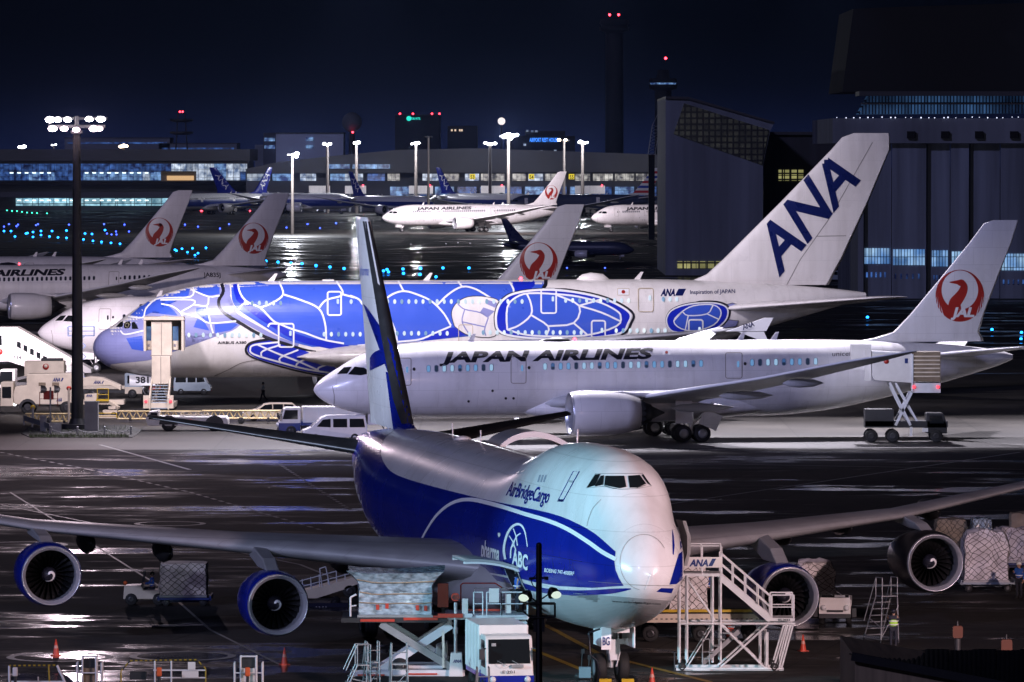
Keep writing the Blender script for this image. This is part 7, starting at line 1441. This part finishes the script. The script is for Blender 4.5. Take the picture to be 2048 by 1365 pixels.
D = 286; t = thing('freight_container', 'low navy freight container with pale lettering behind the inner left engine', 'container', (PX(655, D), D, 0)); lx = lambda px: LX(t, px, D); lz = lambda py: PZ(py, D); m = MB(); bxp(m, 560, 1204, 696, 1226, -.8, .8); b = obj('body', m, pmat('container_navy', (.012, .016, .05), .5, var=.2), t); m = MB(); bxp(m, 560, 1226, 700, 1231, -.9, .9); obj('base_rail', m, cpaint, t); sign('side_lettering', 'ANA', frame((lx(626), -.82, lz(1222)), (1, 0, 0), (0, 0, 1)), 0, 0, .72, .28, mark_w, b, .03, .2); m = MB(); bxp(m, 570, 1236, 690, 1240, -.7, .7); obj('under_frame', m, steel_d, t); wheels_at(t, [(lx(a), s*.7) for a in (590, 670) for s in (-1, 1)], .22, .15)
# black lamp post in the foreground
D = 176; t = thing('lamp_post', 'thick black post with two lit lamps standing before the freighter nose', 'lamp post', (PX(1078, D), D, 0)); lx = lambda px: LX(t, px, D); lz = lambda py: PZ(py, D)
blackm = pmat('post_black', (.006, .006, .007), .5, var=.3)
m = MB(); m.tube((0, 0, 0), (0, 0, lz(1091)), .125, .088, 16); m.sphere((0, 0, lz(1091)), .088, 14, 8); obj('pole', m, blackm, t)
m = MB(); m.path([(lx(1046), -.1, lz(1208)), (lx(1046), -.1, lz(1222)), (lx(1062), -.1, lz(1236)), (lx(1110), -.1, lz(1234)), (lx(1110), -.1, lz(1208)), (lx(1046), -.1, lz(1208))], .03); m.path([(lx(1046), .3, lz(1208)), (lx(1110), .3, lz(1208)), (lx(1110), .3, lz(1234)), (lx(1058), .3, lz(1234))], .03); m.tube((lx(1058), 0, lz(1158)), (lx(1094), 0, lz(1156)), .035, n=6); m.box((lx(1066), 0, lz(1157)), (.2, .12, .06)); m.box((lx(1093), 0, lz(1157)), (.12, .14, .1)); m.path([(lx(1072), .1, lz(1150)), (lx(1062), .1, lz(1162)), (lx(1066), .1, lz(1172)), (lx(1075), .1, lz(1180))], .018); m.box((lx(1078), .1, lz(1250)), (.34, .3, .42)); m.path([(lx(1058), 0, lz(1236)), (lx(1072), 0, lz(1258)), (lx(1080), 0, lz(1300))], .025); obj('bracket', m, blackm, t)
bulb = glow('lamp_face_lit', (.72, .85, .74), 1.0)
for a, b, dx in ((1048, 1196, -1), (1112, 1190, 1)):
    m = MB(); m.lathe([(-.10, .06), (.02, .17), (.16, .20)], (0, 0, 0), 'X', 16); h_ = obj('lamp_hood', m, blackm, t); h_.location = (lx(a)-dx*.12, .05, lz(b)+.12); h_.rotation_euler = (R(70*0), R(55 if dx > 0 else 125), R(40*dx))
    m = MB(); m.sphere((0, 0, 0), .165, 14, 8, .72); o = obj('lamp_face', m, bulb, t); o.location = (lx(a), 0, lz(b)); m = MB(); m.tube((lx(a)-dx*.1, 0, lz(b)+.1), (lx(1078), 0, lz(b+12)), .025, n=6); obj('lamp_arm', m, blackm, t)
# equipment along the bottom edge
D = 232
def edge(label, x0, x1, kind):
    t = thing({'frame': 'barrier_frame', 'cab': 'control_stand', 'post': 'bollard_lamp'}[kind], label, {'frame': 'barrier', 'cab': 'control stand', 'post': 'warning lamp'}[kind], (PX((x0+x1)/2, D), D, 0), 0, {'frame': 'barrier frames along the picture bottom', 'cab': 'white control stands', 'post': 'orange topped posts'}[kind]); return t, (lambda px: LX(t, px, D)), (lambda py: PZ(py, D))
t, lx, lz = edge('yellow and black hazard striped barrier frame at the lower left corner', 15, 128, 'frame')
haz = bpy.data.materials.new('hazard_stripe'); haz.use_nodes = True; n_ = haz.node_tree; w_ = n_.nodes.new('ShaderNodeTexWave'); tcc = n_.nodes.new('ShaderNodeTexCoord'); w_.inputs['Scale'].default_value = 1.6; n_.links.new(tcc.outputs['Object'], w_.inputs[0]); rr_ = n_.nodes.new('ShaderNodeValToRGB'); rr_.color_ramp.interpolation = 'CONSTANT'; rr_.color_ramp.elements[0].color = (.02, .02, .02, 1); rr_.color_ramp.elements[1].position = .5; rr_.color_ramp.elements[1].color = (.30, .21, .012, 1); n_.links.new(w_.outputs[0], rr_.inputs[0]); n_.links.new(rr_.outputs[0], n_.nodes['Principled BSDF'].inputs['Base Color'])
m = MB(); m.tube((lx(16), 0, lz(1332)), (lx(112), 0, lz(1331)), .04, n=8); m.tube((lx(95), 0, lz(1331)), (lx(97), 0, lz(1372)), .035, n=8); obj('striped_bar', m, haz, t); m = MB(); m.tube((lx(16), 0, 0), (lx(16), 0, lz(1332)), .045, n=8); m.tube((lx(112), 0, lz(1331)), (lx(128), 0, lz(1366)), .05, n=8); m.tube((lx(128), 0, lz(1366)), (lx(128), 0, 0), .05, n=8); m.tube((lx(20), 0, lz(1364)), (lx(128), 0, lz(1364)), .04, n=8); m.tube((lx(74), 0, lz(1364)), (lx(74), 0, lz(1354)), .03, n=6); obj('frame', m, steelw, t)
t, lx, lz = edge('barrier frame with white boards and green-yellow tape, bottom centre left', 240, 410, 'frame')
m = MB(); m.path([(lx(240), 0, lz(1343)), (lx(258), 0, lz(1322)), (lx(392), 0, lz(1320)), (lx(410), 0, lz(1338)), (lx(410), 0, lz(1356))], .035); m.tube((lx(240), 0, lz(1343)), (lx(240), 0, 0), .035, n=6); m.tube((lx(410), 0, lz(1356)), (lx(410), 0, 0), .035, n=6); obj('striped_bar', m, haz, t); m = MB(); m.tube((lx(305), 0, lz(1341)), (lx(410), 0, lz(1341)), .035, n=6); m.tube((lx(320), 0, lz(1356)), (lx(410), 0, lz(1356)), .035, n=6)
for a in (308, 341): m.tube((lx(a), 0, lz(1322)), (lx(a), 0, 0), .035, n=6)
obj('frame', m, steelw, t); m = MB(); m.box((lx(382), -.05, lz(1332)), (.30, .03, .31)); m.box((lx(379), -.05, lz(1349)), (.66, .03, .26)); obj('notice_board', m, wpaint, t); m = MB(); m.box((lx(274), .1, lz(1352)), (.65, .3, .3)); obj('dark_box', m, steel_d, t)
for x0, x1, lab in ((153, 202, 'white control stand with dark hood second from the lower left corner'), (468, 524, 'white tubular control stand right of the taped barrier')):
    t, lx, lz = edge(lab, x0, x1, 'cab'); xa, xb = lx(x0), lx(x1); zt = lz(1312); m = MB()
    for a in (xa, xa*.55, xb*.55, xb):
        for y in (-.3, .3): m.tube((a, y, 0), (a, y, zt-(.25 if abs(a) > abs(xb)*.8 else 0)), .035, n=6)
    m.tube((xa*.6, -.3, zt), (xb*.6, -.3, zt), .04, n=6); m.tube((xa, -.3, lz(1345)), (xb, -.3, lz(1345)), .03, n=6); obj('frame', m, steelw, t); m = MB(); m.box((0, 0, lz(1326)), ((xb-xa)*.5, .4, .35)); obj('hood', m, steel_d, t); m = MB(); m.box((0, .05, lz(1350)), ((xb-xa)*.55, .4, .55)); obj('console', m, brownm if x0 < 300 else wpaint, t)
for x, lab, mt_ in ((30, 'pale pink topped post at the lower left corner', wpaint), (318, 'orange topped post in front of the taped barrier', orange), (495, 'orange topped post on the tubular control stand', orange)):
    t, lx, lz = edge(lab, x-5, x+5, 'post'); m = MB(); m.tube((0, -.45, 0), (0, -.45, lz(1350)), .06, n=8); obj('post', m, steel_d, t); m = MB(); m.box((0, -.45, lz(1342)), (.2, .2, .36)); obj('cap', m, mt_, t, bevel=.04)
D = 238
for x, yt, yb, lab, w in ((1917, 1252, 1300, 'orange lamp box on a black stub behind the dark roof', 20), (2015, 1279, 1300, 'low orange drum behind the dark roof at the right', 22)):
    t = thing('orange_beacon', lab, 'warning lamp', (PX(x, D), D, 0), 0, 'orange boxes behind the roof'); lx = lambda px: LX(t, px, D); lz = lambda py: PZ(py, D); m = MB(); m.prism(rrect(-w*.5/F*D, lz(yt+24), w*.5/F*D, lz(yt), .08), -.2, .2); obj('box', m, pmat('dim_orange', (.09, .018, .004), .6, var=.2) if 'dim_orange' not in MAT else MAT['dim_orange'], t); m = MB(); m.tube((0, 0, 0), (0, 0, lz(yt+22)), .13, n=10); m.tube((0, 0, lz(yt)), (0, 0, lz(yt-10)), .05, .02, 8); obj('stub', m, steel_d, t)
# near roof at the lower right
D = 140; t = thing('shed', 'dark corrugated roof and brown wall of a near shed at the lower right corner', 'shed', (PX(1880, D), D, 0)); lx = lambda px: LX(t, px, D); lz = lambda py: PZ(py, D)
m = MB(); zt = lz(1316); m.prism([(lx(1712), 0), (lx(1712), zt), (lx(2140), lz(1396)), (lx(2140), 0)], .1, 6.5); obj('wall', m, pmat('corrugated_brown', (.40, .30, .19), .6, var=.3, scale=6, stretch=(1, .05, .05)), t)
m = MB()
for i in range(46):
    x0 = 1700+i*9.5; q = []
    for dx, up in ((0, 0), (4.75, 4.5), (9.5, 0)): q.append((lx(x0+dx), 0, lz(1310+(x0+dx-1700)*.19-up*.3)))
    for dx, up in ((0, 0), (4.75, 4.5), (9.5, 0)): q.append(((x0+dx-1024)/F*147-t.location.x, 7, PZ(1301-5*((x0-1700)//48%2)*.5-up*.15, 147)))
    m.add(q, [(0, 1, 4, 3), (1, 2, 5, 4)], False)
rf = pmat('roof_sheet_black', (.012, .012, .014), .6, var=.4, scale=2); rfo = obj('roof', m, rf, t)
m = MB(); m.bar((lx(1704), -.15, lz(1312)), (lx(2150), -.15, lz(1397)), .12, .2); obj('gutter', m, rf, t)
# ---------------------------------------------------------------- painted lines
def L2(*px): return [G(a, b) for a, b in px]
marking('taxi_line', L2((0, 905), (180, 940), (380, 985), (640, 1060)), .25, paint_w, .008, 1.2); marking('stand_line', L2((20, 985), (330, 1180), (420, 1260), (560, 1330)), .14, paint_w)
marking('stand_line', L2((0, 1010), (600, 1130), (1000, 1290)), .2, paint_w, .016); marking('stand_line', L2((200, 890), (380, 940)), .3, paint_w); marking('taxi_line', L2((560, 930), (700, 1020)), .25, paint_w, .012, 1.0)
marking('lead_in_line', [(5.0, 241), (-4, 285)], .3, paint_y); marking('lead_in_line', L2((1070, 1240), (1200, 1310), (1420, 1365)), .3, paint_y, .020); marking('stand_line', L2((1330, 1010), (2040, 905)), .25, paint_w)
marking('service_road_line', L2((560, 795), (900, 770)), .3, paint_w); marking('service_road_line', L2((860, 905), (1500, 930), (2048, 940)), .25, paint_w, .024)
for x, y, r in ((340, 1048, 2.0), (365, 1313, 2.2), (120, 1315, 2.2), (45, 1090, 2.4)):
    c = G(x, y); marking('stand_ring', [(c.x+r*math.cos(R(a)), c.y+r*math.sin(R(a))) for a in range(0, 361, 12)], .35, paint_w, .010)
# ---------------------------------------------------------------- night air
hz = bpy.data.materials.new('haze_air'); hz.use_nodes = True; n_ = hz.node_tree
for q in list(n_.nodes):
    if q.type != 'OUTPUT_MATERIAL': n_.nodes.remove(q)
pv = n_.nodes.new('ShaderNodeVolumePrincipled'); pv.inputs['Color'].default_value = (.35, .48, 1, 1); pv.inputs['Density'].default_value = .000022; pv.inputs['Anisotropy'].default_value = .7
n_.links.new(pv.outputs[0], n_.nodes['Material Output'].inputs['Volume'])
m = MB(); m.box((0, 1550, 54), (2400, 3300, 110)); tag(obj('haze', m, hz), 'thin bluish night haze over the whole airfield', 'haze', None, 'stuff')
S.cycles.volume_bounces = 0; S.cycles.volume_step_rate = 4
